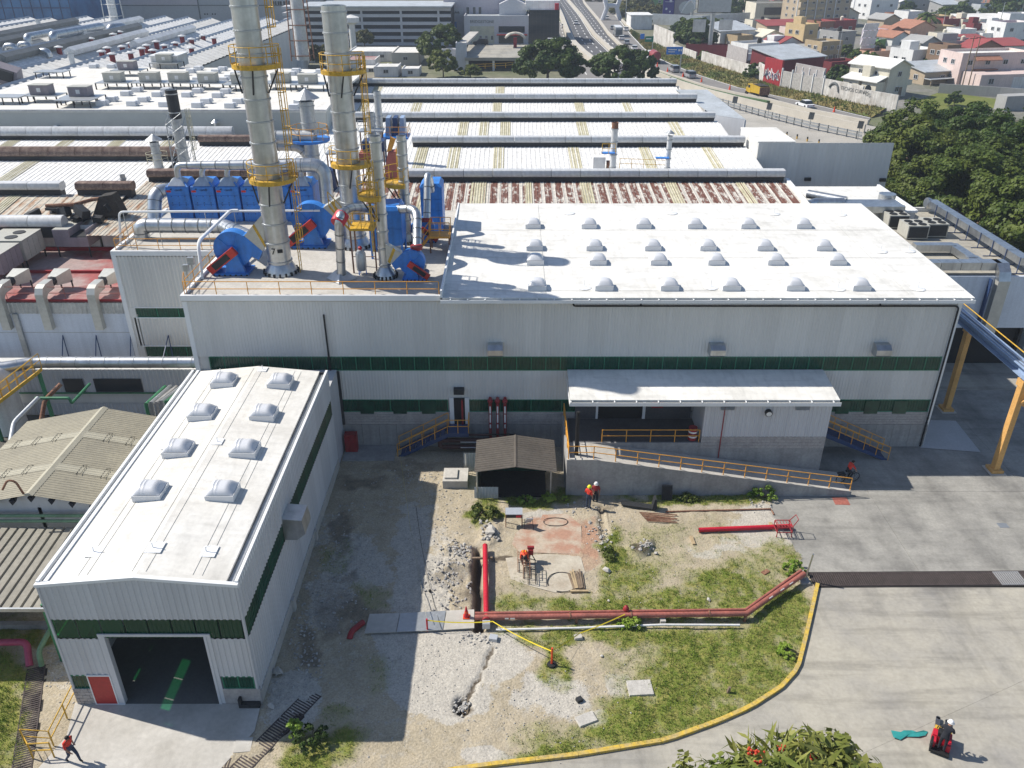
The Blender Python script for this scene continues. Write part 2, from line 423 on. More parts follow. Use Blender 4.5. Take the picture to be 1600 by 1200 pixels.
def fillet(pts,r,n=5):
 """round the corners of a polyline"""
 pts=[V(p)for p in pts];out=[pts[0]]
 for i in range(1,len(pts)-1):
  a,b,c=pts[i-1],pts[i],pts[i+1]
  d0,d1=(a-b),(c-b);l=min(r,d0.length*.49,d1.length*.49)
  q0,q1=b+d0.normalized()*l,b+d1.normalized()*l
  for k in range(n+1):
   t=k/n;out.append(q0*(1-t)**2+b*(2*t*(1-t))+q1*t**2)
 out.append(pts[-1]);return out
def along(pts,d):
 pts=[V(p)for p in pts]
 for a,b in zip(pts,pts[1:]):
  l=(b-a).length
  if d<=l:return a+(b-a)*(d/l),(b-a).normalized()
  d-=l
 return pts[-1],(pts[-1]-pts[-2]).normalized()
def plen(pts):return sum((V(b)-V(a)).length for a,b in zip(pts,pts[1:]))
def text_mesh(body,size,name,m,parent,loc,rot,ext=0.008,align='CENTER'):
 cu=bpy.data.curves.new(name,'FONT');cu.body=body;cu.size=size;cu.extrude=ext
 cu.align_x=align;cu.align_y='CENTER'
 t=bpy.data.objects.new('tmp_text',cu);COL.objects.link(t)
 bpy.context.view_layer.update()
 me=bpy.data.meshes.new_from_object(t.evaluated_get(bpy.context.evaluated_depsgraph_get()))
 bpy.data.objects.remove(t)
 me.name=name;me.materials.clear();me.materials.append(m)
 o=bpy.data.objects.new(name,me);COL.objects.link(o)
 o.parent=parent;o.location=V(loc)-(world_loc(parent)if parent else V((0,0,0)));o.rotation_euler=rot
 return o
POST={}
def railing(pts,label,m,h=1.05,gap=1.5,r=.028,parent=None,mid=(.52,),toe=0.0,name='guard_railing',group=None,closed=False,cat='railing'):
 """top and middle rails in one part, every post a part of its own"""
 pts=[V(p)for p in pts]
 root=parent if parent is not None else thing(name,label,cat,pts[0],group)
 q=pts+([pts[0]]if closed else[])
 mb=MB()
 for hh in(h,)+tuple(h*k for k in mid):mb.tube([p+V((0,0,hh))for p in q],r,6)
 if toe:
  for a,b in zip(q,q[1:]):
   d=(b-a);n=V((-d.y,d.x,0)).normalized()*.006
   mb.add([a-n,b-n,b+n,a+n,a-n+V((0,0,toe)),b-n+V((0,0,toe)),b+n+V((0,0,toe)),a+n+V((0,0,toe))],[(0,1,5,4),(2,3,7,6),(4,5,6,7)])
 mb.build('rail',m,root)
 key=(round(h,2),m.name,r)
 spots=[]
 for a,b in zip(q,q[1:]):
  L=(b-a).length;n=max(1,int(round(L/gap)))
  for i in range(n):spots.append(a+(b-a)*(i/n))
 if not closed:spots.append(q[-1])
 for p in spots:
  if key not in POST:
   o=MB().cyl((0,0,0),(0,0,h),r*1.05,n=6).build('post',m);o.parent=root
   POST[key]=o.data
  else:
   o=bpy.data.objects.new('post',POST[key]);COL.objects.link(o);o.parent=root
  o.location=p-world_loc(root)
 return root
def strip(name,left,right,m,z=None,sub=1):
 mb=MB();n=len(left);vs=[V(p)for p in left]+[V(p)for p in right]
 mb.add(vs,[(i,i+n,i+n+1,i+1)for i in range(n-1)])
 o=mb.build(name,m)
 if o.data.polygons and o.data.polygons[0].normal.z<0:o.data.flip_normals()
 return o
def resample(pts,n):
 L=plen(pts);return[along(pts,L*i/(n-1))[0]for i in range(n)]
def offset_poly(pts,d):
 """shift an open polyline sideways (left of travel positive)"""
 out=[]
 for i,p in enumerate(pts):
  a=pts[max(i-1,0)];b=pts[min(i+1,len(pts)-1)];t=(V(b)-V(a));n=V((-t.y,t.x,0)).normalized()
  out.append(V(p)+n*d)
 return out
def wallpath(mb,pts,w,z0,z1,tops=None):
 """upright wall of thickness w along a polyline; tops optional per-point top heights"""
 pts=[V(p)for p in pts];L,Rr=offset_poly(pts,w/2),offset_poly(pts,-w/2);n=len(pts)
 tz=tops if tops else[z1]*n
 vs=[V((p.x,p.y,z0))for p in L]+[V((p.x,p.y,z0))for p in Rr]+[V((p.x,p.y,tz[i]))for i,p in enumerate(L)]+[V((p.x,p.y,tz[i]))for i,p in enumerate(Rr)]
 fs=[]
 for i in range(n-1):
  fs+=[(i+1,i,2*n+i,2*n+i+1),(n+i,n+i+1,3*n+i+1,3*n+i),(2*n+i+1,2*n+i,3*n+i,3*n+i+1)]
 fs+=[(0,n,3*n,2*n),(n-1,3*n-1,4*n-1,2*n-1)]if False else[(0,n,3*n,2*n),(2*n-1,n-1,3*n-1,4*n-1)]
 return mb.add(vs,fs)

# ------------------------------------------------------------------ the setting: ground, yard, dirt, grass
def flat(name,pts,m,z=None,thick=0.0,kind='structure',parent=None):
 mb=MB();pts=[V(p)if z is None else V((p[0],p[1],z))for p in pts]
 nz=sum((pts[i].x*pts[(i+1)%len(pts)].y-pts[(i+1)%len(pts)].x*pts[i].y)for i in range(len(pts)))
 if nz<0:pts=pts[::-1]
 if thick:mb.prism([p-V((0,0,thick))for p in pts],(0,0,thick))
 else:mb.add(pts,[tuple(range(len(pts)))])
 o=mb.build(name,m,parent)
 if kind:o['kind']=kind
 return o
GX0,GX1,GY0,GY1=-31.0,18.5,19.0,50.0
def ground_sheet():
 mb=MB();xs=[-900,GX0+.02,GX1-.02,900];ys=[-150,GY0+.02,GY1-.02,1600]
 for i in range(3):
  for j in range(3):
   if i==1 and j==1:continue
   mb.quad((xs[i],ys[j],-.06),(xs[i+1],ys[j],-.06),(xs[i+1],ys[j+1],-.06),(xs[i],ys[j+1],-.06))
 m=mat('city_ground',(.20,.18,.14),.95,var=.2,scale=.02,fine=.5,col2=(.10,.12,.05))
 structure(mb.build('ground',m))
ground_sheet()
_PL=[]
def pixf(X,Y,Z):
 d=Y*_c-(Z-CAM_H)*_s;v=Y*_s+(Z-CAM_H)*_c
 return 800+F_PX*X/d,600-F_PX*v/d
def blob(px,py,cx,cy,rx,ry,soft=.35):
 d=np.sqrt(((px-cx)/rx)**2+((py-cy)/ry)**2)
 return np.clip((1-d)/soft,0,1)
def npnoise(X,Y,f,seed,oct=4):
 """value noise on numpy arrays"""
 tot=np.zeros_like(X);a=1.0;s=0
 for o in range(oct):
  x,y=X*f,Y*f;xi,yi=np.floor(x).astype(np.int64),np.floor(y).astype(np.int64)
  fx,fy=x-xi,y-yi;fx=fx*fx*(3-2*fx);fy=fy*fy*(3-2*fy)
  def h(i,j):
   n=(i*374761393+j*668265263+(seed+o)*974634777)&0x7fffffff
   n=((n^(n>>13))*1274126177)&0x7fffffff
   return((n^(n>>16))&0xffff)/65535.0
  tot+=a*((h(xi,yi)*(1-fx)+h(xi+1,yi)*fx)*(1-fy)+(h(xi,yi+1)*(1-fx)+h(xi+1,yi+1)*fx)*fy)
  s+=a;a*=.55;f*=2.03
 return tot/s
def poly_in(px,py,poly):
 r=np.zeros(px.shape,bool);n=len(poly)
 for i in range(n):
  x0,y0=poly[i];x1,y1=poly[(i+1)%n]
  if y0==y1:continue
  c=((y0>py)!=(y1>py))&(px<(x1-x0)*(py-y0)/(y1-y0)+x0)
  r^=c
 return r
CURB=[(700,1206),(760,1197),(900,1181),(1040,1158),(1120,1129),(1172,1106),(1220,1075),(1246,1046),(1257,1003),(1268,955),(1277,914)]
GRASS=[(1120,1050,190,95,1),(1050,1120,170,45,.9),(1215,985,62,110,1),(1150,930,130,55,.75),(960,992,230,22,.85),(900,945,120,24,.9),(960,1150,170,30,.9),(865,1035,28,60,.8),(1200,880,75,45,.55),(955,880,32,70,.7),(1100,778,150,15,.9),(757,800,30,40,.9),(845,787,70,12,.9),(505,1160,75,38,.8),(475,1190,55,35,.95),(985,905,60,40,.6),(1060,945,120,30,.7),(790,945,40,30,.6),(870,1180,90,22,.7),(880,785,40,20,.8),(530,870,45,30,.25),(580,930,40,26,.3),(590,1060,40,40,.3),(520,1120,50,18,.4),(1080,850,160,50,.22),(0,1120,45,120,1),(50,990,80,22,.8),(1000,880,90,40,.3),(830,900,40,30,.3),(1240,890,26,22,.9),(-20,1180,40,60,1),(15,1060,45,60,.8)]
PALE=[(655,930,60,100,.8),(650,830,40,60,.6),(640,1010,60,80,.8),(510,940,50,60,.5),(690,1050,105,95,1),(770,1030,70,55,.8),(860,1090,70,50,.6),(680,890,55,110,.42),(560,880,70,60,.55),(585,1000,55,60,.2),(450,1090,60,60,.6),(500,820,60,40,.4),(780,1180,60,20,.7),(850,810,40,14,.7),(920,1122,30,15,.8),(1130,860,70,16,.5),(1200,830,80,35,.5),(960,1080,30,30,.5),(640,790,60,60,.3),(600,1150,120,40,.25),(90,1030,30,80,.4),(950,840,22,12,.6),(1180,812,60,30,.6)]
REDS=[(865,838,60,28,1),(845,858,40,10,1),(915,845,18,30,.8),(1037,1068,16,16,1),(900,870,30,30,.5)]
DARK=[(560,960,60,30,.6),(740,905,20,70,.7),(700,900,30,40,.5),(722,1105,16,18,1),(560,760,60,20,.6),(535,830,30,60,.6),(520,960,40,60,.5),(1007,857,22,12,1),(793,868,14,10,1),(940,800,8,30,.8),(930,785,80,10,.5),(480,1010,25,60,.6),(545,905,30,20,.5),(630,730,120,12,.5),(710,862,20,9,.9),(620,970,35,18,.4)]
SLAB_A=[(790,873),(798,906),(830,917),(868,927),(905,923),(914,895),(907,869),(850,867)]
SLAB_B=[(806,834),(822,820),(845,812),(848,805),(886,804),(908,822),(909,845),(906,867),(850,865),(812,864),(800,850)]
def dirt_yard():
 st=.14
 nx,ny=int((GX1-GX0)/st)+1,int((GY1-GY0)/st)+1
 X,Y=np.meshgrid(np.linspace(GX0,GX1,nx),np.linspace(GY0,GY1,ny))
 px,py=pixf(X,Y,0*X)
 wx=px+(npnoise(X,Y,.7,3)-.5)*60;wy=py+(npnoise(X,Y,.7,9)-.5)*45
 g=np.zeros_like(X);p=np.zeros_like(X);r=np.zeros_like(X);k=np.zeros_like(X)
 for arr,lst,soft in((g,GRASS,.5),(p,PALE,.4),(r,REDS,.4),(k,DARK,.6)):
  for cx,cy,rx,ry,a in lst:np.maximum(arr,a*blob(wx,wy,cx,cy,rx,ry,soft),out=arr)
 n1=npnoise(X,Y,.5,21);n2=npnoise(X,Y,2.2,33,3)
 yardp=[(524,722),(470,850),(405,1102),(398,1138),(330,1215),(300,1260),(700,1230)]+CURB+[(1256,903),(1252,872),(1238,846),(1205,800),(1208,768),(885,770),(885,705),(740,705),(520,705)]
 leftp=[(-400,960),(62,940),(140,1110),(105,1152),(66,1230),(40,1400),(-400,1400)]
 inside=poly_in(px,py,yardp);left=poly_in(px,py,leftp)
 soft_edge=np.clip((px-1150)/100,0,1)*np.clip((900-py)/60,0,1)*np.clip((py-790)/20,0,1)
 g*=np.clip(.5+1.4*(n1-.25),.2,1.3)*np.clip(.5+(n2-.2)*1.3,.2,1.2);g=np.clip(g,0,1)
 flatm=np.clip(p*1.3,0,1)
 h=.035+(n1-.5)*.10+(n2-.5)*.11*(1-.75*flatm)+g*.03
 rough=npnoise(X,Y,5.0,5,2)
 rub=np.maximum(blob(wx,wy,700,905,45,60),blob(wx,wy,530,900,60,160)*.8)
 h+=rub*(rough-.35)*.28+blob(wx,wy,715,870,34,30)*.3+blob(wx,wy,1007,857,24,13)*.28+blob(wx,wy,766,836,22,16)*.15
 tren=poly_in(px,py,[(742,858),(750,856),(752,900),(756,985),(741,985),(741,920)])
 tren2=blob(px,py,722,1103,15,17,.5)
 tren3=poly_in(px+6*(n2-.5),py,[(935,792),(943,792),(947,830),(941,852),(938,830)])*.4
 for _ in range(1):
  tr=tren.astype(float);tr=(tr+np.roll(tr,1,0)+np.roll(tr,-1,0)+np.roll(tr,1,1)+np.roll(tr,-1,1))/5
 h-=tr*(.6+.2*n2)+tren2*.5+tren3*.5
 k=np.maximum(k,np.clip(np.maximum(tr*1.2,tren2+tren3),0,1))
 crack=poly_in(px+14*(n2-.5),py,[(768,1012),(772,1014),(752,1060),(735,1090),(720,1098),(732,1080),(748,1055)])
 h-=crack*.12;k=np.maximum(k,crack*.8)
 h=np.where(poly_in(px,py,SLAB_A)|poly_in(px,py,SLAB_B),np.minimum(h,.045),h)
 h=np.where((X>10.4)&(Y>36.1),np.maximum(h,.006),h)
 h=np.where(inside,h*(1-soft_edge*.9)+soft_edge*.008,np.where(left,.02+g*.03+(n2-.5)*.05,-.05))
 nan=(~inside)&(~left);g[nan]=0
 co=np.stack([X,Y,h],-1).reshape(-1,3)
 idx=np.arange(nx*ny).reshape(ny,nx)
 q=np.stack([idx[:-1,:-1],idx[:-1,1:],idx[1:,1:],idx[1:,:-1]],-1).reshape(-1,4)
 me=bpy.data.meshes.new('dirt_yard');me.vertices.add(len(co));me.vertices.foreach_set('co',co.ravel())
 me.loops.add(q.size);me.loops.foreach_set('vertex_index',q.ravel().astype(np.int32))
 me.polygons.add(len(q));me.polygons.foreach_set('loop_start',np.arange(0,q.size,4,dtype=np.int32))
 me.polygons.foreach_set('use_smooth',np.ones(len(q),bool))
 at=me.attributes.new('soil','FLOAT_COLOR','POINT')
 at.data.foreach_set('color',np.stack([g,p,r,k],-1).reshape(-1,4).astype(np.float32).ravel())
 me.update();me.validate()
 m=bpy.data.materials.new('dirt_and_broken_concrete');m.use_nodes=True;nt=m.node_tree;b=nt.nodes['Principled BSDF']
 b.inputs['Roughness'].default_value=.95;b.inputs['Specular IOR Level'].default_value=.15
 a=nt.nodes.new('ShaderNodeAttribute');a.attribute_name='soil'
 sp=nt.nodes.new('ShaderNodeSeparateColor');nt.links.new(a.outputs['Color'],sp.inputs[0])
 tc=nt.nodes.new('ShaderNodeTexCoord')
 def nz(scale,det=6,rough=.7):
  n=nt.nodes.new('ShaderNodeTexNoise');n.inputs['Scale'].default_value=scale;n.inputs['Detail'].default_value=det;n.inputs['Roughness'].default_value=rough
  nt.links.new(tc.outputs['Object'],n.inputs['Vector']);return n.outputs[0]
 def rng(x,a0,a1,b0=0,b1=1):
  n=nt.nodes.new('ShaderNodeMapRange');n.inputs[1].default_value=a0;n.inputs[2].default_value=a1;n.inputs[3].default_value=b0;n.inputs[4].default_value=b1
  nt.links.new(x,n.inputs[0]);return n.outputs[0]
 def mix(f,c1,c2,blend='MIX'):
  n=nt.nodes.new('ShaderNodeMix');n.data_type='RGBA';n.blend_type=blend
  for i,v in((0,f),(6,c1),(7,c2)):
   if isinstance(v,tuple):n.inputs[i].default_value=(*v,1)
   elif isinstance(v,(int,float)):n.inputs[i].default_value=v
   else:nt.links.new(v,n.inputs[i])
  return n.outputs[2]
 def mul(x,y):
  n=nt.nodes.new('ShaderNodeMath');n.operation='MULTIPLY'
  for i,v in enumerate((x,y)):
   if isinstance(v,(int,float)):n.inputs[i].default_value=v
   else:nt.links.new(v,n.inputs[i])
  return n.outputs[0]
 def addn(x,y,sc):
  n=nt.nodes.new('ShaderNodeMath');n.operation='MULTIPLY_ADD';nt.links.new(y,n.inputs[0]);n.inputs[1].default_value=sc;nt.links.new(x,n.inputs[2]);return n.outputs[0]
 big,mid,fine=nz(.45),nz(2.2),nz(11,5)
 c=mix(rng(big,.35,.65),(.43,.37,.27),(.33,.285,.205))
 c=mix(rng(mid,.5,.72),c,(.41,.37,.30))
 pale=rng(addn(addn(sp.outputs[1],mid,.9),fine,.35),.95,1.12)
 c=mix(pale,c,mix(rng(mid,.35,.65),(.48,.45,.39),(.39,.365,.32)))
 c=mix(mul(rng(addn(sp.outputs[2],mid,.7),.55,1.1),.75),c,(.36,.19,.125))
 gr=rng(addn(addn(sp.outputs[0],mid,.5),fine,.4),.52,1.05)
 c=mix(gr,c,mix(rng(mid,.35,.65),(.135,.18,.03),(.26,.24,.075)))
 dk=rng(addn(a.outputs['Alpha'],mid,.6),.55,1.15)
 c=mix(dk,c,(.12,.098,.072))
 c=mix(1.0,c,rng(fine,.28,.72,.66,1.3),'MULTIPLY')
 nt.links.new(c,b.inputs['Base Color'])
 vo=nt.nodes.new('ShaderNodeTexVoronoi');vo.inputs['Scale'].default_value=7;nt.links.new(tc.outputs['Object'],vo.inputs['Vector'])
 bp=nt.nodes.new('ShaderNodeBump');bp.inputs['Strength'].default_value=.6;bp.inputs['Distance'].default_value=.06
 nt.links.new(addn(fine,vo.outputs['Distance'],-.5),bp.inputs['Height']);nt.links.new(bp.outputs[0],b.inputs['Normal'])
 me.materials.append(m)
 o=bpy.data.objects.new('dirt_yard',me);COL.objects.link(o);structure(o)
 return X,Y,h,g,p,k,inside,left
SX,SY,SH,SG,SPALE,SDARK,SIN,SLEFT=dirt_yard()
def soil_z(x,y):
 i=min(max(int((x-GX0)/.14),0),SX.shape[1]-1);j=min(max(int((y-GY0)/.14),0),SX.shape[0]-1)
 return max(0.0,float(SH[j,i]))
def blades(name,spots,m,label,hmin,hmax,w,per=3,seed=1,lean=.5):
 """tufts of grass: every blade a bent triangle pair, joined"""
 rng=np.random.default_rng(seed);S=np.repeat(np.array(spots),per,0);n=len(S)
 a=rng.uniform(0,2*np.pi,n);b=a+rng.uniform(-.8,.8,n)
 hh=rng.uniform(hmin,hmax,n)*S[:,3];off=rng.normal(0,.06,(n,2))
 base=np.stack([S[:,0]+off[:,0],S[:,1]+off[:,1],S[:,2]-.01],-1)
 side=np.stack([np.cos(a),np.sin(a),0*a],-1)*(w*rng.uniform(.6,1.3,n))[:,None]
 out=np.stack([-np.sin(b),np.cos(b),0*b],-1)*(hh*lean*rng.uniform(.3,1.4,n))[:,None]
 up=np.zeros((n,3));up[:,2]=hh
 v=np.stack([base-side,base+side,base+out+up],1).reshape(-1,3)
 me=bpy.data.meshes.new(name);me.vertices.add(len(v));me.vertices.foreach_set('co',v.ravel())
 me.loops.add(len(v));me.loops.foreach_set('vertex_index',np.arange(len(v),dtype=np.int32))
 me.polygons.add(n);me.polygons.foreach_set('loop_start',np.arange(0,3*n,3,dtype=np.int32))
 me.update();me.materials.append(m)
 o=bpy.data.objects.new(name,me);COL.objects.link(o)
 return tag(o,label,'grass',None,'stuff')
K['grass']=mat('green_grass_blades',(.135,.205,.024),.7,var=.3,scale=.5,fine=3,col2=(.27,.25,.06),lo=.54,hi=.78)
K['straw']=mat('dry_straw_blades',(.44,.36,.18),.8,var=.25,scale=.6,fine=3,col2=(.28,.24,.10))
def grow():
 rng=np.random.default_rng(4);sp,dry=[],[]
 ok=(SIN|SLEFT)
 jj,ii=np.nonzero(ok)
 for j,i in zip(jj,ii):
  g=SG[j,i]
  if g>.12:
   k=rng.poisson(g*2.3)
   for _ in range(min(k,5)):sp.append((SX[j,i]+rng.uniform(-.09,.09),SY[j,i]+rng.uniform(-.09,.09),SH[j,i],.55+.6*g))
  if g<.75 and SPALE[j,i]<.5 and SDARK[j,i]<.5 and rng.random()<.03+.22*max(0,min(g*3,1)):
   px,py=pixf(SX[j,i],SY[j,i],0)
   if px>730 or py>1110:dry.append((SX[j,i],SY[j,i],SH[j,i],.5+.5*rng.random()))
 blades('grass',sp,K['grass'],'short rough green grass growing over the dirt yard inside the yellow curb',.05,.2,.014,4,2)
 blades('dry_grass',dry,K['straw'],'dry straw coloured grass scattered over the dirt yard',.04,.13,.014,4,3,.9)
grow()
def concrete_yard():
 flat('yard_bed',[(7,14,-.03),(75,14,-.03),(75,125,-.03),(17.2,125,-.03),(17.2,34,-.03),(12,26,-.03),(-2,22.6,-.03),(-8,22.2,-.03),(-8,14,-.03)],mat('joint_filler',(.2,.19,.17),.95))
 root=thing('concrete_yard',None,None,(17,36,0));structure(root)
 cw=[P(x,y,0)for x,y in CURB]
 A0,A1=P(1366,1169),P(1660,1036)
 d=(A1-A0).normalized();n=V((-d.y,d.x,0));B0=A0-d*30;B1=A0+d*40
 def clip(poly,p0,nn):
  out=[]
  for i in range(len(poly)):
   a,b=poly[i],poly[(i+1)%len(poly)];da,db=(a-p0).dot(nn),(b-p0).dot(nn)
   if da>=0:out.append(a)
   if da*db<0:out.append(a+(b-a)*(da/(da-db)))
  return out
 south=[V((-8,14.5,0)),V((34,14.5,0)),V((34,35.1,0)),V((16.9,35.1,0))]+[V((p.x,p.y,0))for p in cw[::-1]]+[V((-8,22.3,0))]
 s1=clip(south,A0+n*.004,n);s2=clip(south,A0-n*.004,-n)
 east=[V((34.02,14.5,0)),V((75,14.5,0)),V((75,35.1,0)),V((34.02,35.1,0))]
 north=[]
 for x0,x1 in((11.0,23.4),(23.42,34),(34.02,47),(47.02,74)):
  for y0,y1 in((36.32,44.2),(44.22,58),(58.02,74)):
   north.append([V((x0,y0,0)),V((x1,y0,0)),V((x1,y1,0)),V((x0,y1,0))])
 for i,pl in enumerate([s1,s2,east]):flat('slab',pl,K['pave'],0.0,.03,None,root)
 for i,pl in enumerate(north):flat('slab',pl,K['pave_old']if i%3!=2 else K['pave'],0.0 if pl[0].x>12 else-.001,.03,None,root)
concrete_yard()
flat('apron',[P(118,1099),P(408,1100),P(398,1143),P(325,1225),P(40,1225),P(104,1152)],K['conc_light'],.06,.12)
def curb():
 pts=resample([P(x,y,0)for x,y in CURB],40)
 root=thing('kerb','yellow painted concrete kerb curving around the grassy dirt yard','kerb',pts[0])
 for i in range(0,39,3):
  seg=pts[i:i+4];mb=MB()
  a=[V(p)for p in seg];a[0]=a[0]+(a[1]-a[0])*.01;a[-1]=a[-1]-(a[-1]-a[-2])*.01
  wallpath(mb,a,.2,-.05,.15);mb.build('kerb_stone',K['curb_y'],root)
curb()
flat('side_ramp',[P(1454,657),P(1493,658),P(1532,707),P(1438,700)],mat('pale_ramp_concrete',(.42,.42,.42),.9,var=.08,scale=.4),.035)
flat('old_slab',[P(x,y)for x,y in SLAB_A],mat('old_slab_concrete',(.47,.43,.35),.92,var=.1,scale=.9,fine=7,col2=(.36,.31,.24),bump=.2),.055,.1)
flat('old_slab',[P(x,y)for x,y in SLAB_B],mat('red_stained_slab',(.43,.36,.28),.92,var=.1,scale=.8,fine=7,col2=(.37,.215,.15),bump=.2,lo=.4,hi=.58),.056,.1)

# ------------------------------------------------------------------ the main hall
YF,XL,XR=49.7,-21.5,29.4
def panes(parent,p0,u,L,zs,z0,z1,m,name='pane',w=1.0,frame=True,rib=.2,fm=None):
 """row of separate fibreglass panes with mullions, shared mesh"""
 u=V(u).normalized();k=max(1,int(round(L/w)));q=L/k;base=None
 for i in range(k):
  p=V(p0)+u*(q*i)
  if base is None:
   mb=MB();mb.ribs((0,0,0),u,q-.05,(0,0,z1-z0),rib,.03)
   base=mb.build(name,m,parent,local=True);base.location=p-world_loc(parent)
  else:
   o=bpy.data.objects.new(name,base.data);COL.objects.link(o);o.parent=parent;o.location=p-world_loc(parent)
 if frame:
  mb=MB();n=u.cross(V((0,0,1)))
  for i in range(k+1):
   c=V(p0)+u*(q*i-.025)+V((0,0,(z1-z0)/2))+n*.02
   mb.box(c,(.045,.03,z1-z0),rot=Matrix((u,-n,V((0,0,1)))).transposed())
  for z in(z0-.02,z1+.02):
   a=V(p0);mb.box(a+u*(L/2)+V((0,0,z-p0[2]))+n*.018,(L,.05,.05),rot=Matrix((u,-n,V((0,0,1)))).transposed())
  mb.build('window_frame',fm or K['green_lit'],parent)
def dome_skylight(parent,c,w,d,m,ribbed=False):
 mb=MB();x,y,z=c;h=.3
 mb.bx(x-w/2,x+w/2,y-d/2,y+d/2,z-.05,z+h)
 curb=mb.build('skylight',K['curb_sky'],parent,origin=c)
 mb=MB()
 if not ribbed:
  N=8;vs=[]
  for i in range(N+1):
   for j in range(N+1):
    a,b=-1+2*i/N,-1+2*j/N
    vs.append((x+a*w*.47,y+b*d*.47,z+h+.02+.34*((1-abs(a)**2.6)*(1-abs(b)**2.4))**.6))
  mb.add(vs,[(i*(N+1)+j,(i+1)*(N+1)+j,(i+1)*(N+1)+j+1,i*(N+1)+j+1)for i in range(N)for j in range(N)])
 else:
  N,Mx=10,24;vs=[]
  for i in range(Mx+1):
   a=-1+2*i/Mx
   end=min(1,(1-abs(a))/.62+.001)if a>0 else min(1,(1-abs(a))/.4+.001)
   rb=.035 if(-.62<a<-.02 and(i%3)==0)else 0
   for j in range(N+1):
    t=math.pi*j/N
    vs.append((x+a*w*.47,y-math.cos(t)*d*.47,z+h+.02+(.36*math.sin(end*math.pi/2)+rb)*math.sin(t)**.9))
  mb.add(vs,[(i*(N+1)+j,(i+1)*(N+1)+j,(i+1)*(N+1)+j+1,i*(N+1)+j+1)for i in range(Mx)for j in range(N)])
 o=mb.build('dome',K['dome'],curb,smooth=True,angle=50)
 return curb
def block_course(mb,p0,u,L,z0,z1,n,bw=.4,bh=.2,proud=.0):
 """individual blocks with recessed joints on an upright face"""
 u=V(u);rng=random.Random(5);rows=max(1,int(round((z1-z0)/bh)));q=(z1-z0)/rows
 for r in range(rows):
  x=-(bw/2 if r%2 else 0)
  while x<L-.02:
   a,b=max(x,0),min(x+bw-.018,L)
   if b-a>.03:
    pr=.012+rng.uniform(0,.012)
    c=V(p0)+u*((a+b)/2)+V((0,0,r*q+q/2))+V(n)*(pr/2)
    mb.box(c,(b-a,pr,q-.016),rot=Matrix((u,V(n)*-1,V((0,0,1)))).transposed())
   x+=bw
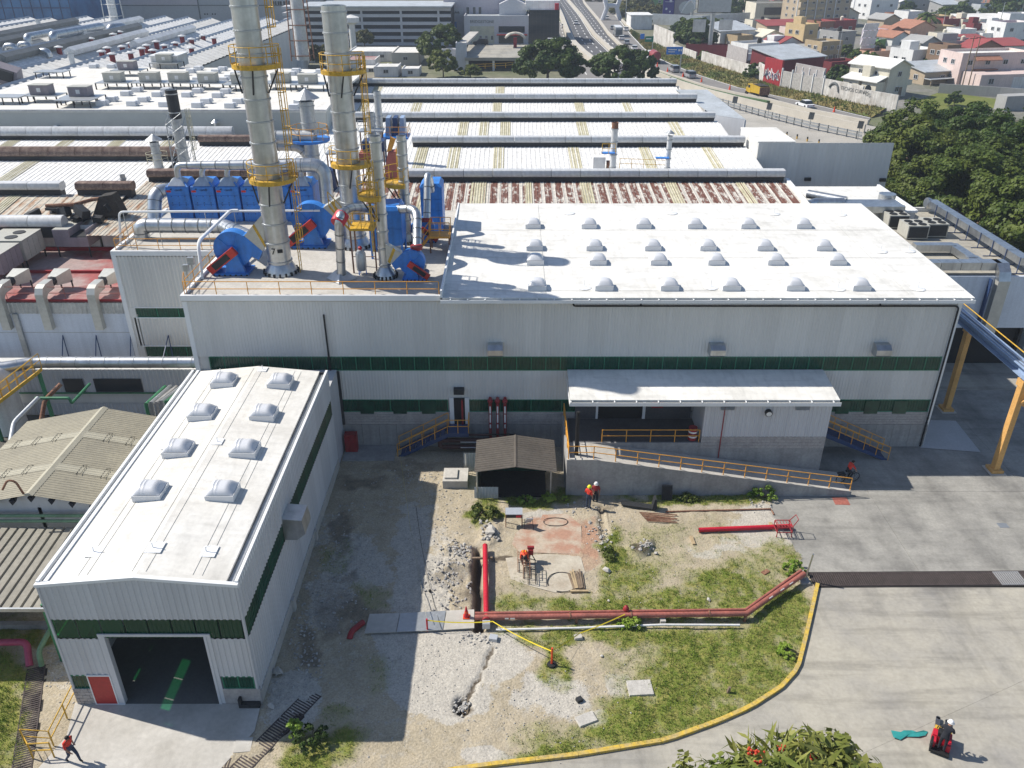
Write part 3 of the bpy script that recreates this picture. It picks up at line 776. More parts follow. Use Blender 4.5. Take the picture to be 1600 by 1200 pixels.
def main_hall():
 T=thing('factory_hall','large grey clad factory hall with flat white roof, green window bands and roof terrace','factory',(4,YF,0))
 mb=MB();mb.ribs((XL+.3,YF,7.17),(1,0,0),XR-XL-.6,(0,0,4.2),.21,.02);mb.build('wall_cladding',K['clad'],T)
 mb=MB();mb.ribs((XL+.3,YF,3.84),(1,0,0),XR-XL-.6,(0,0,2.27),.21,.02);mb.build('wall_cladding',K['clad'],T)
 panes(T,(XL+1.05,YF+.02,6.15),(1,0,0),XR-XL-1.4,0,6.15,7.13,K['green_dark'])
 panes(T,(XL+1.05,YF+.02,2.90),(1,0,0),16.0,0,2.90,3.80,K['green_dark'],w=2.0)
 panes(T,(-2.95,YF+.02,2.90),(1,0,0),8.6,0,2.90,3.80,K['green_dark'],w=2.15)
 panes(T,(21.2,YF+.02,2.90),(1,0,0),7.9,0,2.90,3.80,K['green_dark'],w=2.0)
 for x in(-10.6,-8.3,-6.3,22.6,24.6,26.6):
  MB().bx(x,x+.95,YF-.07,YF-.02,2.72,3.74).build('window_shutter',K['green_dark'],T)
 for x in(XL,XR-.3):MB().bx(x,x+.3,YF-.06,YF+.25,0,11.4).build('corner_flashing',K['trim'],T)
 mb=MB();mb.bx(XL+.02,XR-.02,YF+.12,YF+.3,0,11.35);mb.bx(XR-.3,XR-.05,YF+.3,69,0,11.4);mb.bx(-29.6,XR,69,69.2,0,11.4)
 mb.bx(XL+.05,XL+.3,YF+.3,58.1,0,11.35)
 mb.build('inner_wall',K['clad'],T)
 mb=MB();mb.bx(XL,XR-.02,YF-.04,YF+.12,1.86,2.86);mb.build('plinth_backing',K['conc'],T)
 mb=MB();block_course(mb,(-12,YF-.04,1.88),(1,0,0),15.5,1.88,2.86,(0,-1,0));block_course(mb,(21,YF-.04,1.88),(1,0,0),8.3,1.88,2.86,(0,-1,0))
 o=mb.build('block',K['block'],T);o['kind']='stuff'
 base=None
 for i in range(42):
  x=XL+i*(XR-XL)/42
  if base is None:base=MB().bx(0,(XR-XL)/42-.02,-.06,.1,0,1.85).build('wall_panel',K['conc'],T,local=True);o=base
  else:o=bpy.data.objects.new('wall_panel',base.data);COL.objects.link(o);o.parent=T
  o.location=V((x,YF,0))-world_loc(T)
 mb=MB();mb.bx(-4.05,-3.28,YF-.075,YF-.045,1.9,4.0);mb.build('doorway',K['black'],T)
 mb=MB();mb.bx(-4.35,-4.05,YF-.1,YF-.04,1.6,4.0);mb.bx(-3.28,-2.98,YF-.1,YF-.04,1.6,4.0);mb.build('door_frame',K['trim'],T)
 mb=MB();mb.bx(-3.52,-3.4,YF-.3,YF-.11,2.0,3.9);mb.build('door',K['red_dk'],T)
 MB().bx(-4.0,-3.3,YF-.45,YF-.05,4.45,4.85).build('flood_light',K['dark'],T)
 RX0,RX1=-4.62,29.85
 mb=MB()
 prof=[(49.25,11.62),(69.2,12.06),(69.2,11.8),(49.25,11.36)]
 mb.prism([(RX0,y,z)for y,z in prof],(RX1-RX0,0,0))
 roof=mb.build('roof',K['white_roof'],T)
 mb=MB()
 for y in(56.3,62.3,50.35):mb.tube([(RX0+.3,y,11.65+(y-49.25)*.02205),(RX1-.2,y,11.65+(y-49.25)*.02205)],.009,4)
 for x in(2.2,25.8):mb.tube([(x,49.8,11.66),(x,68.9,12.08)],.009,4)
 mb.build('lightning_cable',K['duct'],roof)
 mb=MB();mb.bx(RX0,RX1,49.06,49.1,11.3,11.52);mb.bx(RX0,RX1,49.1,49.3,11.3,11.34);mb.build('gutter',K['trim'],T)
 MB().bx(RX0+.02,RX1-.02,49.12,49.24,11.345,11.36).build('gutter_bed',K['dark'],T)
 mb=MB()
 for i in range(31):mb.bx(RX0+.6+i*1.12,RX0+.68+i*1.12,49.04,49.3,11.53,11.56)
 mb.build('gutter_strap',K['trim'],T)
 mb=MB();mb.bx(RX0,RX0+.12,49.25,69.2,11.5,12.12);mb.build('verge_trim',K['trim'],roof)
 for y in(50.9,55.45,58.3,63.2):
  for x in(1.65,6.05,10.35,14.4,18.6,22.95):
   dome_skylight(T,V((x,y,11.65+(y-49.25)*.02205)),1.2,1.15,K['dome'])
 for px,py in((889,336),(1049,336),(913,445),(1111,445),(1209,337),(1313,338),(1376,392),(1310,447),(1435,447),(1420,391)):
  p=P(px,py,11.85);z=11.64+(p.y-49.25)*.02205
  mb=MB();mb.lathe((p.x,p.y,z),[(.5,0),(.42,.03),(.12,.06)],10,False,True);mb.cyl((p.x,p.y,z),(p.x,p.y,z+.5),.02,n=5)
  mb.build('rod_base',K['trim'],roof)
 mb=MB();mb.tube(fillet([(4.0,49.55,11.25),(4.0,49.55,10.92),(XR-.25,49.55,10.92),(XR-.25,49.55,.1)],.3),.06,8)
 for x in(8.4,24.0):mb.tube([(x,49.58,10.95),(x,49.58,11.3)],.05,6)
 mb.build('drain_pipe',K['black'],T)
 mb=MB();mb.tube([(-12.35,49.55,10.3),(-12.35,49.55,9.6),(-12.3,49.55,1.9)],.06,8);mb.build('drain_pipe',K['black'],T)
 mb=MB();mb.bx(-11.95,-11.75,49.5,49.62,1.9,6.1);mb.build('conduit',K['dark'],T)
 for px in(774,1118,1374):
  p=PY(px,545,YF)
  w=.5
  mb=MB();prof=[(YF-.02,8.25),(YF-.45,8.25),(YF-.8,8.0),(YF-.8,7.62),(YF-.62,7.45),(YF-.02,7.45)]
  mb.prism([(p.x-w,y,z)for y,z in prof],(2*w,0,0));mb.build('exhaust_hood',K['galv'],T)
 mb=MB();mb.bx(XL,RX0,49.62,69.2,11.2,11.45);mb.bx(-29.7,XL,58.2,69.2,11.2,11.45);mb.build('terrace',K['conc_light'],T)
 mb=MB();mb.bx(XL-.02,RX0,49.52,49.72,11.3,11.66);mb.bx(XL-.02,XL+.2,49.72,58.4,11.3,11.66);mb.bx(-29.72,XL-.02,58.12,58.34,11.3,11.66)
 mb.bx(-29.72,-29.5,58.34,69.2,11.3,11.66);mb.build('parapet',K['trim'],T)
 mb=MB();z=[(0,3.2),(4.95,8.0),(8.95,11.35)]
 za=PY(240,540,58.2).z;zb=PY(240,558,58.2).z;zc=PY(240,480,58.2).z;zd=PY(240,496,58.2).z
 for z0,z1 in((.0,zb),(za,zd),(zc,11.35)):mb.ribs((-29.7,58.2,z0),(1,0,0),8.2,(0,0,z1-z0),.27,.04)
 mb.build('wing_cladding',K['clad'],T)
 mb=MB();mb.bx(-29.68,-21.6,58.3,58.45,0,11.3);mb.bx(-29.68,-29.5,58.45,69,0,11.3);mb.build('wing_wall',K['clad'],T)
 panes(T,(-28.9,58.22,zb+.04),(1,0,0),6.6,0,zb+.04,za-.04,K['green_dark'],w=1.65)
 panes(T,(-28.9,58.22,zd+.04),(1,0,0),6.6,0,zd+.04,zc-.04,K['green_dark'],w=1.65)
 mb=MB();mb.bx(-29.72,-29.4,58.1,58.3,0,11.4)
 for zz in(za,zb,zc,zd):mb.bx(-28.95,-22.2,58.13,58.2,zz-.05,zz+.02)
 mb.build('wing_flashing',K['trim'],T);mb=MB()
 mb.bx(-29.7,-28.9,58.16,58.3,zb,za);mb.bx(-29.7,-28.9,58.16,58.3,zd,zc);mb.bx(-22.2,-21.5,58.16,58.3,zb,za);mb.bx(-22.2,-21.5,58.16,58.3,zd,zc)
 mb.build('wing_cladding',K['clad'],T)
 t=thing('standpipe','three dark red standpipes with white marks against the hall wall above the shed','pipes',(-1,49.3,0))
 for i,px in enumerate((766,777.5,789)):
  x=PY(px,640,49.3).x
  mb=MB();mb.tube([(x,49.6,4.0),(x,49.25,4.0),(x,49.25,.6)],.11,10);mb.ball((x,49.2,4.0),.19,10,6)
  pp=mb.build('pipe',K['red_dk'],t,smooth=True)
  mb=MB()
  for z0,z1 in((3.05,3.6),(2.3,2.95),(1.85,2.15)):mb.bx(x-.05,x+.05,49.125,49.135,z0,z1)
  mb.build('marking',K['line'],pp)
 MB().bx(-1.85,.3,49.1,49.2,1.3,1.36).build('bracket',K['dark'],t)
 t=thing('header_pipe','stacked brown horizontal pipes beside the stair and the dark shed','pipes',(-3,48.8,0))
 for y,z in((48.9,1.0),(48.75,.55),(48.95,1.42)):
  mb=MB();mb.tube([(-4.9,y,z),(-1.6,y,z)],.17 if z<1.3 else .07,10);mb.build('pipe',K['brown_pipe'],t,smooth=True)
 mb=MB();mb.tube([(-4.9,48.9,1.0),(-5.05,48.8,.9),(-5.05,48.75,.65),(-4.9,48.75,.55)],.18,10);mb.build('bend',K['brown_pipe'],t,smooth=True)
 mb=MB()
 for z in(1.0,.55):
  mb.bx(-3.6,-2.2,48.5,48.52,z+.06,z+.12)
 mb.build('marking',K['line'],t)
main_hall()
def stair(label,x0,z0,x1,y0,y1,landing,name='metal_stair'):
 """steel stair along X from a landing at (x0,z0) down to (x1,0)"""
 T=thing(name,label,'stairs',(x1,y0,0));sg=1 if x1>x0 else-1
 for y in(y0,y1):
  mb=MB();mb.prism([(x0,y,z0-.35),(x0,y,z0),(x1,y,.05),(x1,y,-.02),(x1-sg*.35,y,-.02)],(0,.07,0));mb.build('stringer',K['blue_dk'],T)
 n=int(z0/.18);st=None
 for i in range(1,n):
  p=V((x0+(x1-x0)*i/n,(y0+y1)/2,z0-z0*i/n))
  if st is None:st=MB().box((0,0,0),(.27,y1-y0-.08,.03)).build('tread',K['blue_dk'],T,local=True);o=st
  else:o=bpy.data.objects.new('tread',st.data);COL.objects.link(o);o.parent=T
  o.location=p-world_loc(T)
 MB().bx(*sorted((x0,x0-sg*landing)),y0,y1+.2,z0-.3,z0).build('landing',K['blue_dk'],T)
 for y in(y0,y1):railing([(x0,y,z0-.02),(x1,y,0)],None,K['orange'],parent=T,gap=1.1)
 railing([(x0-sg*landing,y1,z0),(x0-sg*landing,y0,z0),(x0,y0,z0)],None,K['orange'],parent=T,gap=.7)
 return T
stair('blue steel stair with orange handrails rising to the doorway beside the red standpipes',-4.45,1.95,-8.0,48.3,49.35,1.45)
stair('blue steel stair with orange handrails at the far end of the loading dock',21.5,2.2,26.2,47.9,49.0,.6)
def loading_dock():
 T=thing('loading_dock','concrete loading dock with white canopy, clad room and long sloping ramp','loading dock',(12,46.5,0))
 cx0,cx1=3.75,21.15
 mb=MB();mb.prism([(cx0,49.62,6.22),(cx0,46.1,5.84),(cx0,46.1,5.70),(cx0,49.62,6.06)],(cx1-cx0,0,0));can=mb.build('canopy',K['white_roof'],T)
 mb=MB();mb.bx(cx0-.03,cx1+.03,45.86,45.9,5.5,5.76);mb.bx(cx0-.03,cx1+.03,45.9,46.1,5.5,5.53);mb.bx(cx0-.05,cx0-.01,45.86,49.6,5.5,5.7);mb.build('gutter',K['trim'],can)
 MB().bx(cx0,cx1,45.92,46.06,5.56,5.6).build('gutter_bed',K['dark'],can)
 mb=MB()
 for i in range(13):mb.bx(cx0+i*1.41,cx0+.07+i*1.41,45.85,46.12,5.77,5.8)
 mb.build('gutter_strap',K['trim'],can)
 rx0,rx1,ry=12.62,20.9,46.45
 zt=PY(1180,682,ry).z;zm=PY(1180,700,ry).z
 mb=MB();mb.ribs((rx0,ry,zt),(1,0,0),rx1-rx0,(0,0,5.66-zt),.27,.035)
 mb.build('room_cladding',K['clad_white'],T)
 mb=MB();mb.bx(rx0,rx1,ry+.05,ry+.2,zt,5.68);mb.bx(rx0,rx0+.2,ry+.2,YF-.1,2.38,5.68);mb.bx(rx1-.2,rx1,ry+.2,YF-.1,0,5.68);mb.build('room_wall',K['clad_white'],T)
 mb=MB();mb.bx(rx0,rx1-.002,ry+.0,ry+.19,0,zt-.002);mb.build('base_wall',K['conc'],T)
 mb=MB();block_course(mb,(rx0,ry,zm),(1,0,0),rx1-rx0,zm,zt-.02,(0,-1,0));o=mb.build('block',K['block'],T);o['kind']='stuff'
 for px in(1137,1254):
  c=PY(px,636,ry);mb=MB()
  for i in range(5):mb.box((c.x,ry-.08,c.z-.16+i*.08),(.9,.05,.045),rot=Matrix.Rotation(.6,3,'X'))
  mb.build('louvre',K['galv_dull'],T)
 c=PY(1200,643,ry);mb=MB();mb.cyl((c.x,ry-.02,c.z),(c.x,ry-.28,c.z-.04),.23,.23,16);f=mb.build('wall_lamp',K['dark'],T)
 MB().cyl((c.x,ry-.285,c.z-.04),(c.x,ry-.3,c.z-.042),.18,.18,16).build('lens',K['line'],f)
 MB().tube([(13.9,ry-.06,5.6),(13.9,ry-.06,1.2)],.035,6).build('conduit',K['red_dk'],T)
 zf=2.38;x0,x1=3.5,22.1;yo,yi=43.7,46.4
 mb=MB();mb.bx(x0+.2,rx0,yi,YF-.05,0,zf);mb.build('platform',K['conc'],T)
 mb=MB();mb.prism([(x0+.2,yo+.2,-.05),(x0+.2,yo+.2,zf-.01),(5.2,yo+.2,zf-.01),(x1,yo+.2,.02),(x1,yo+.2,-.05)],(0,yi-yo-.203,0));mb.build('ramp',K['conc_light'],T)
 mb=MB();q=[(x0,yo,-.1),(x0,yo,zf+.42),(5.2,yo,zf+.42),(x1,yo,.34),(x1,yo,-.1)]
 mb.prism(q,(0,.2,0));mb.bx(x0,x0+.2,yo+.2,YF-.1,-.1,zf+.42);mb.build('ramp_wall',K['conc'],T)
 mb=MB();mb.prism([(x0-.02,yo-.015,zf+.43),(5.2,yo-.015,zf+.43),(x1,yo-.015,.35),(x1,yo-.015,.37),(5.2,yo-.015,zf+.45),(x0-.02,yo-.015,zf+.45)],(0,.22,0));mb.build('wall_coping',K['conc_light'],T)
 railing([(x0+.1,49.3,zf+.42),(x0+.1,yo+.1,zf+.44),(5.2,yo+.1,zf+.44),(x1-.1,yo+.1,.37)],None,K['orange'],parent=T,h=.95,gap=1.45,r=.032)
 railing([(6.0,yi+.1,zf),(rx0-.15,yi+.1,zf)],None,K['orange'],parent=T,h=.95,gap=1.6,r=.032)
 MB().tube([(x0+.7,45.0,zf),(x0+.7,45.0,5.6)],.13,10).build('canopy_column',K['black'],T)
 mb=MB();mb.bx(4.4,12.5,YF-.09,YF-.062,zf,5.6);mb.build('dock_shade_backdrop',K['dock_shade_dk'],T)  # wall panel coloured dark for the deep shade under the canopy
 MB().bx(x0+.4,rx0,yi+.1,YF-.14,zf+.002,zf+.012).build('dock_floor',K['dock_shade_dk'],T)  # dark floor sheet in the same shade-darkened colour
 mb=MB();mb.bx(6.0,9.1,YF-.13,YF-.1,zf,5.2);mb.build('dock_opening_shade',K['black'],T)  # black panel stands in for the shade inside the door opening
 mb=MB();mb.bx(4.4,12.5,YF-.12,YF-.095,3.4,4.1);mb.build('window_band',K['green_dark'],T)
 mb=MB();mb.bx(5.85,6.0,YF-.2,YF-.06,zf,4.5);mb.bx(9.1,9.3,YF-.2,YF-.06,zf,4.5);mb.build('door_jamb',K['trim'],T)
 MB().bx(9.7,10.5,YF-.25,YF-.13,3.3,4.1).build('door',K['red_dk'],T)
 d=thing('drum','red and white striped barrel at the end of the dock railing','barrel',(12.1,46.85,zf))
 MB().lathe((12.1,46.85,zf),[(.29,0),(.3,.3),(.29,.62),(.3,.63),(.29,.95),(.02,.95)],14,True,False).build('barrel',K['red_dk'],d,smooth=True)
 mb=MB()
 for z in(.25,.6):mb.lathe((12.1,46.85,zf+z),[(.305,0),(.305,.12)],14)
 mb.build('stripe',K['line'],d)
loading_dock()
def annex():
 x0,x1,y0,y1,ze,zr=-20.6,-11.9,27.12,47.0,7.42,7.85;xm=(x0+x1)/2
 T=thing('workshop_annex','low white roofed workshop wing with open vehicle doorway and ribbed roof skylights','workshop',(xm,y0,0))
 def top(x):return ze+(zr-ze)*(1-abs(x-xm)/(x1-xm))
 gz0,gz1=4.28,5.38;dx0,dx1,dz=-18.33,-13.87,4.44
 mb=MB();mb.ribs((x0+.1,y0,gz1+.03),(1,0,0),x1-x0-.2,(0,0,1),.27,.04)
 mb.v=[(x,y,(top(x)-.06 if z>gz1+.5 else z))for x,y,z in mb.v];mb.build('front_cladding',K['clad_white'],T)
 zl=PY(130,1055,y0).z;zr_=PY(370,1057,y0).z;zp=PY(130,1075,y0).z;zpr=PY(370,1075,y0).z
 mb=MB();mb.ribs((x0+.1,y0,zl),(1,0,0),dx0-.3-x0-.1,(0,0,gz0-.03-zl),.27,.04);mb.build('front_cladding',K['clad_white'],T)
 mb=MB();mb.ribs((dx1+.3,y0,zr_),(1,0,0),x1-.1-dx1-.3,(0,0,gz0-.03-zr_),.27,.04);mb.build('front_cladding',K['clad_white'],T)
 panes(T,(x0+.12,y0+.03,gz0),(1,0,0),x1-x0-.24,0,gz0,gz1,K['green_pane'],rib=.2,w=1.0,frame=False)
 mb=MB();mb.bx(x0,x0+.1,y0-.04,y0+.1,0,ze);mb.bx(x1-.1,x1,y0-.04,y0+.1,0,ze);mb.bx(dx0-.3,dx0-.12,y0-.04,y0+.2,0,gz0+.2);mb.bx(dx0-.12,dx0,y0-.07,y0+.2,0,gz0+.2);mb.bx(dx1,dx1+.12,y0-.07,y0+.2,0,gz0+.2);mb.bx(dx1+.12,dx1+.3,y0-.04,y0+.2,0,gz0+.2)
 mb.bx(dx0-.3,dx1+.3,y0-.065,y0-.01,dz-.02,dz+.12);mb.build('door_surround',K['clad_white'],T)
 for a,b in((x0-.05,xm),(xm,x1+.05)):
  mb=MB();mb.prism([(a,y0-.08,top(max(a,x0))-.1),(b,y0-.08,top(min(b,x1))-.1),(b,y0-.08,top(min(b,x1))+.05),(a,y0-.08,top(max(a,x0))+.05)],(0,.2,0));mb.build('gable_flashing',K['trim'],T)
 rdx0,rdx1=PY(143,1060,y0).x-.12,dx0-.36
 panes(T,(x0+.1,y0+.03,zp),(1,0,0),rdx0-x0-.12,0,zp,zl-.03,K['green_dark'],w=.55,rib=.18)
 bm=None;nrow=max(2,int(round(zp/.22)))
 for r in range(nrow):
  for c in range(3):
   w=(rdx0-x0-.02)/2.5;xs=x0+(c-(.5 if r%2 else 0))*w
   a,b=max(xs,x0),min(xs+w-.02,rdx0-.02)
   if b-a<.05:continue
   MB().bx(a,b,y0-.05-.01*((r+c)%2),y0+.12,r*zp/nrow+.01,(r+1)*zp/nrow-.012).build('block',K['block'],T)
 mb=MB();mb.bx(rdx0,rdx1,y0-.05,y0+.02,.06,zl-.02);d=mb.build('door',K['red_door'],T)
 mb=MB();mb.bx(rdx0-.05,rdx1+.05,y0-.07,y0-.03,zl-.02,zl+.05);mb.bx(rdx0-.05,rdx0,y0-.07,y0+.03,.06,zl);mb.bx(rdx1,rdx1+.05,y0-.07,y0+.03,.06,zl);mb.bx(rdx0-.05,dx0,y0-.09,y0-.04,0,.08);mb.build('door_trim',K['trim'],d)
 panes(T,(dx1+.42,y0+.03,zpr),(1,0,0),x1-dx1-.55,0,zpr,zr_-.03,K['green_dark'],w=.8,rib=.18)
 mb=MB();mb.bx(dx1+.3,x1+.04,y0-.05,y0+.15,0,zpr-.02);mb.build('plinth',K['block'],T)
 mb=MB();mb.bx(dx1+1.0,x1+.0,y0-.3,y0-.06,.05,.28);mb.bx(dx1+1.0,dx1+1.12,y0-.3,y0-.06,.28,.6);mb.build('trough',K['dark'],T)
 mb=MB();mb.ribs((x1,y0+.1,gz1+.03),(0,1,0),y1-y0-.1,(0,0,ze-gz1-.05),.27,.04);mb.build('side_cladding',K['clad_white'],T)
 mb=MB();mb.ribs((x1,y0+.1,.75),(0,1,0),y1-y0-.1,(0,0,gz0-.78),.27,.03);mb.build('side_cladding',K['clad_white'],T)
 panes(T,(x1-.02,y0+.12,gz0),(0,1,0),y1-y0-.2,0,gz0,gz1,K['green_dark'],rib=.2,w=2.0,frame=False)
 mb=MB();mb.bx(x1-.2,x1+.06,y0+.15,y1,-.05,.74);mb.build('side_plinth',K['conc_light'],T)
 for y in(33.2,39.0):MB().bx(x1+.06,x1+.2,y,y+.35,-.05,.8).build('pier',K['conc_light'],T)
 ys=[y0+.1,P(197,1056).y+.2,P(197,1056).y+1.0,P(212,1012).y+.3,P(212,1012).y+1.1,y1]
 mb=MB();mb.bx(x0,x0+.08,ys[0],y1,0,1.75);mb.bx(x0,x0+.08,ys[0],y1,2.4,gz0)
 for k in(0,2,4):mb.bx(x0,x0+.08,ys[k],ys[k+1],1.75,2.4)
 mb.bx(x0,x0+.08,ys[0],y1,gz1,ze);mb.bx(x0,x0+.08,27.3,31.0,gz0+.6,gz1);mb.build('side_wall',K['clad'],T)
 for a,b,za,zb in((27.3,31.0,gz0,gz0+.6),(ys[1],ys[2],1.75,2.4),(ys[3],ys[4],1.75,2.4)):
  panes(T,(x0+.06,b,za),(0,-1,0),b-a,0,za,zb,K['green_pane'],w=1.2,rib=.2,frame=False)
 mb=MB();mb.bx(x0,x0+.08,31.0,y1,gz0,gz1);mb.build('side_wall',K['clad'],T)
 mb=MB();mb.bx(x0+.1,x1-.1,y1-.15,y1-.02,0,ze);mb.build('back_wall',K['cloth_shade_dk'],T)  # coloured near-black in place of interior shade
 mb=MB();mb.bx(x1-.25,x1-.1,y0+.25,y1-.2,0,ze-.1);mb.build('inner_shade_lining',K['cloth_shade_dk'],T)  # lining added near-black so the interior reads as unlit
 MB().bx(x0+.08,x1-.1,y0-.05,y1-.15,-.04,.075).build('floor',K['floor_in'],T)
 for a,b in((x0+.45,xm),(xm,x1-.5)):
  mb=MB();mb.prism([(a,y0+.1,top(a)-.12),(b,y0+.1,top(b)-.12),(b,y0+.1,top(b)),(a,y0+.1,top(a))],(0,y1-y0-.12,0));rf=mb.build('roof',K['cream_roof'],T)
 mb=MB();mb.bx(x0-.02,x0+.12,y0+.1,y1,ze-.25,ze+.14);mb.bx(x0+.3,x0+.47,y0+.1,y1,ze-.2,ze+.12);mb.bx(x1-.12,x1+.02,y0+.1,y1,ze-.3,ze+.12);mb.build('parapet',K['trim'],T)
 mb=MB();mb.bx(x0+.12,x0+.3,y0+.1,y1,ze-.25,ze-.02);mb.bx(x1-.5,x1-.12,y0+.1,y1,ze-.35,ze-.12);mb.build('gutter',K['galv_dull'],T)
 mb=MB()
 for px in(150,244,326):
  p=P(px,862,7.6);z=top(p.x)
  m2=MB();m2.box((p.x,p.y,z+.015),(.75,.75,.03));m2.tube([(p.x-.1,p.y,z),(p.x-.1,p.y,z+.3),(p.x+.15,p.y,z+.33)],.025,5);m2.build('rod_base',K['trim'],T)
 for px,py in((262,698),(341,696),(345,583),(411,582)):
  p=P(px,py,7.6);z=top(p.x);p.y=min(p.y,46.6);m2=MB();m2.box((p.x,p.y,z+.015),(.6,.6,.03));m2.tube([(p.x,p.y,z),(p.x,p.y,z+.3)],.025,5);m2.build('rod_base',K['trim'],T)
 for x in(-18.9,-18.5,-16.5,-15.9,-13.9,-13.5):mb.tube([(x,y0+.4,top(x)+.012),(x,y1-.3,top(x)+.012)],.009,4)
 mb.build('lightning_cable',K['duct'],T)
 for px,py in((349,603),(437,604),(315,654),(411,654),(277,711),(381,711),(233,778),(346,778)):
  p=P(px,py,7.65);p.y=min(p.y+.3,45.9)
  dome_skylight(T,V((p.x,p.y,top(p.x)-.0)),1.4,1.25,K['dome'],True)
 MB().bx(x0+.15,x1-.02,y1+.01,49.6,0,6.2).build('link_wall',K['clad_white'],T)
 c0=33.9;mb=MB();prof=[(x1+.02,5.7),(x1+1.05,5.6),(x1+1.15,4.75),(x1+.7,4.35),(x1+.02,4.35)]
 mb.prism([(x,c0,z)for x,z in prof],(0,1.35,0));mb.build('exhaust_hood',K['galv'],T)
annex()

# ------------------------------------------------------------------ machinery on the roof terrace
TZ=11.45
RING={}
def caged_ladder(parent,x,y,z0,z1,m,face=-1,cage=True,axis='x'):
 """ladder with safety hoops; rungs along Y when it stands beside a stack on the +X side"""
 w=.25;mb=MB()
 for s in(-w,w):mb.tube([(x,y+s,z0),(x,y+s,z1)],.03,5)
 z=z0+.15
 while z<z1:mb.tube([(x,y-w,z),(x,y+w,z)],.018,4);z+=.32
 lad=mb.build('ladder',m,parent)
 if cage:
  mb=MB();z=z0+2.2
  while z<z1:
   mb.tube(arc((x,y,z),.42,-math.pi/2,math.pi/2,8,(1,0,0),(0,1,0)),.028,4);z+=1.1
  for a in(-1.2,-.6,0,.6,1.2):mb.tube([(x+.42*math.cos(a),y+.42*math.sin(a),z0+2.2),(x+.42*math.cos(a),y+.42*math.sin(a),z1)],.02,4)
  mb.build('cage',m,lad)
 return lad
def stack(label,x,y,r,z1,rings,m=None,platforms=(),ladder=None,cap=None,z0=TZ,base=True,name='exhaust_stack',group=None,flare=1.45):
 m=m or K['galv']
 T=thing(name,label,'chimney',(x,y,z0),group)
 MB().lathe((x,y,0),[(r,z0),(r,z1),(r*.92,z1),(r*.92,z1-1.2)],24).build('shell',m,T,smooth=True)
 if base:
  mb=MB();mb.lathe((x,y,0),[(r*flare,z0),(r*flare,z0+.12),(r*1.02,z0+.75)],24)
  b=mb.build('base',m,T,smooth=True)
  mb=MB()
  for i in range(18):
   a=2*math.pi*i/18;mb.box((x+math.cos(a)*r*(flare+.02),y+math.sin(a)*r*(flare+.02),z0+.12),(.12,.12,.24),rz=a)
  mb.build('anchor_bolt',K['dark'],b)
 key=round(r,2);n=rings
 for i in range(n):
  z=z0+.9+(z1-z0-1.3)*i/(n-1)
  if key not in RING:
   o=MB().lathe((0,0,0),[(r,-.06),(r+.065,-.05),(r+.065,.05),(r,.06)],24).build('flange',K['galv_dull'],T,local=True,smooth=True);RING[key]=o.data
  else:o=bpy.data.objects.new('flange',RING[key]);COL.objects.link(o);o.parent=T
  o.location=V((x,y,z))-world_loc(T)
 for z,a0,a1,ro,off in platforms:
  mb=MB();c=V((x,y,z));nseg=18
  A=[a0+(a1-a0)*i/nseg for i in range(nseg+1)]
  o_=V((math.cos(off)*.3,math.sin(off)*.3,0))
  inn=[c+V((math.cos(a),math.sin(a),0))*(r+.06)for a in A];out=[c+o_+V((math.cos(a),math.sin(a),0))*ro for a in A]
  for i in range(nseg):
   mb.quad(inn[i],out[i],out[i+1],inn[i+1])
   mb.quad(out[i]-V((0,0,.2)),out[i+1]-V((0,0,.2)),out[i+1]+V((0,0,.08)),out[i]+V((0,0,.08)))
   mb.quad(inn[i+1]-V((0,0,.05)),out[i+1]-V((0,0,.05)),out[i]-V((0,0,.05)),inn[i]-V((0,0,.05)))
  mb.quad(inn[0],inn[0]-V((0,0,.3)),out[0]-V((0,0,.3)),out[0]);mb.quad(inn[-1],out[-1],out[-1]-V((0,0,.3)),inn[-1]-V((0,0,.3)))
  pl=mb.build('platform',K['yellow'],T)
  mb=MB()
  for hh in(.55,1.1):mb.tube([p+V((0,0,hh))for p in([inn[0]]+out+[inn[-1]])],.03,5)
  for p in out[::3]:mb.tube([p,p+V((0,0,1.1))],.03,5)
  mb.build('guard_rail',K['yellow'],pl)
  mb=MB()
  for a in(A[3],A[9],A[15]):
   d=V((math.cos(a),math.sin(a),0));mb.tube([c+o_+d*(ro-.15)-V((0,0,.25)),c+d*(r+.04)-V((0,0,1.7))],.055,5)
  mb.build('bracket',K['dark'],pl)
 for lx,ly,l0,l1 in(ladder or()):caged_ladder(T,x+lx,y+ly,l0,l1,K['yellow'])
 if cap:
  mb=MB();mb.lathe((x,y,z1),[(r*1.9,.25),(.02,.25+r*1.3)],14);mb.lathe((x,y,z1),[(.02,.24),(r*1.9,.25)],14)
  for a in(0,2.1,4.2):mb.tube([(x+r*math.cos(a),y+r*math.sin(a),z1-.1),(x+r*1.3*math.cos(a),y+r*1.3*math.sin(a),z1+.3)],.03,4)
  mb.build('rain_cap',K['galv_dull'],T)
 return T
S1=P(440,425,TZ);S2=P(556,384,TZ);S3=P(603,432,TZ);S4=P(637,380,TZ)
pz=lambda px,py,y:PY(px,py,y).z
st1=stack('tall galvanised exhaust stack beside the first blue fan, marked with a black seven',S1.x,S1.y,.80,31.5,15,K['galv'],[(pz(430,283,S1.y-.9),-3.5,.5,1.5,-.3),(pz(410,103,S1.y-.9),-3.5,.5,1.5,-.3)],[(1.35,.15,TZ,TZ+3.4),(1.5,.15,TZ+2.2,pz(430,283,S1.y-.9)+1),(1.35,.4,pz(430,283,S1.y)+.1,pz(410,103,S1.y)+1),(1.2,.5,pz(410,103,S1.y),30)])
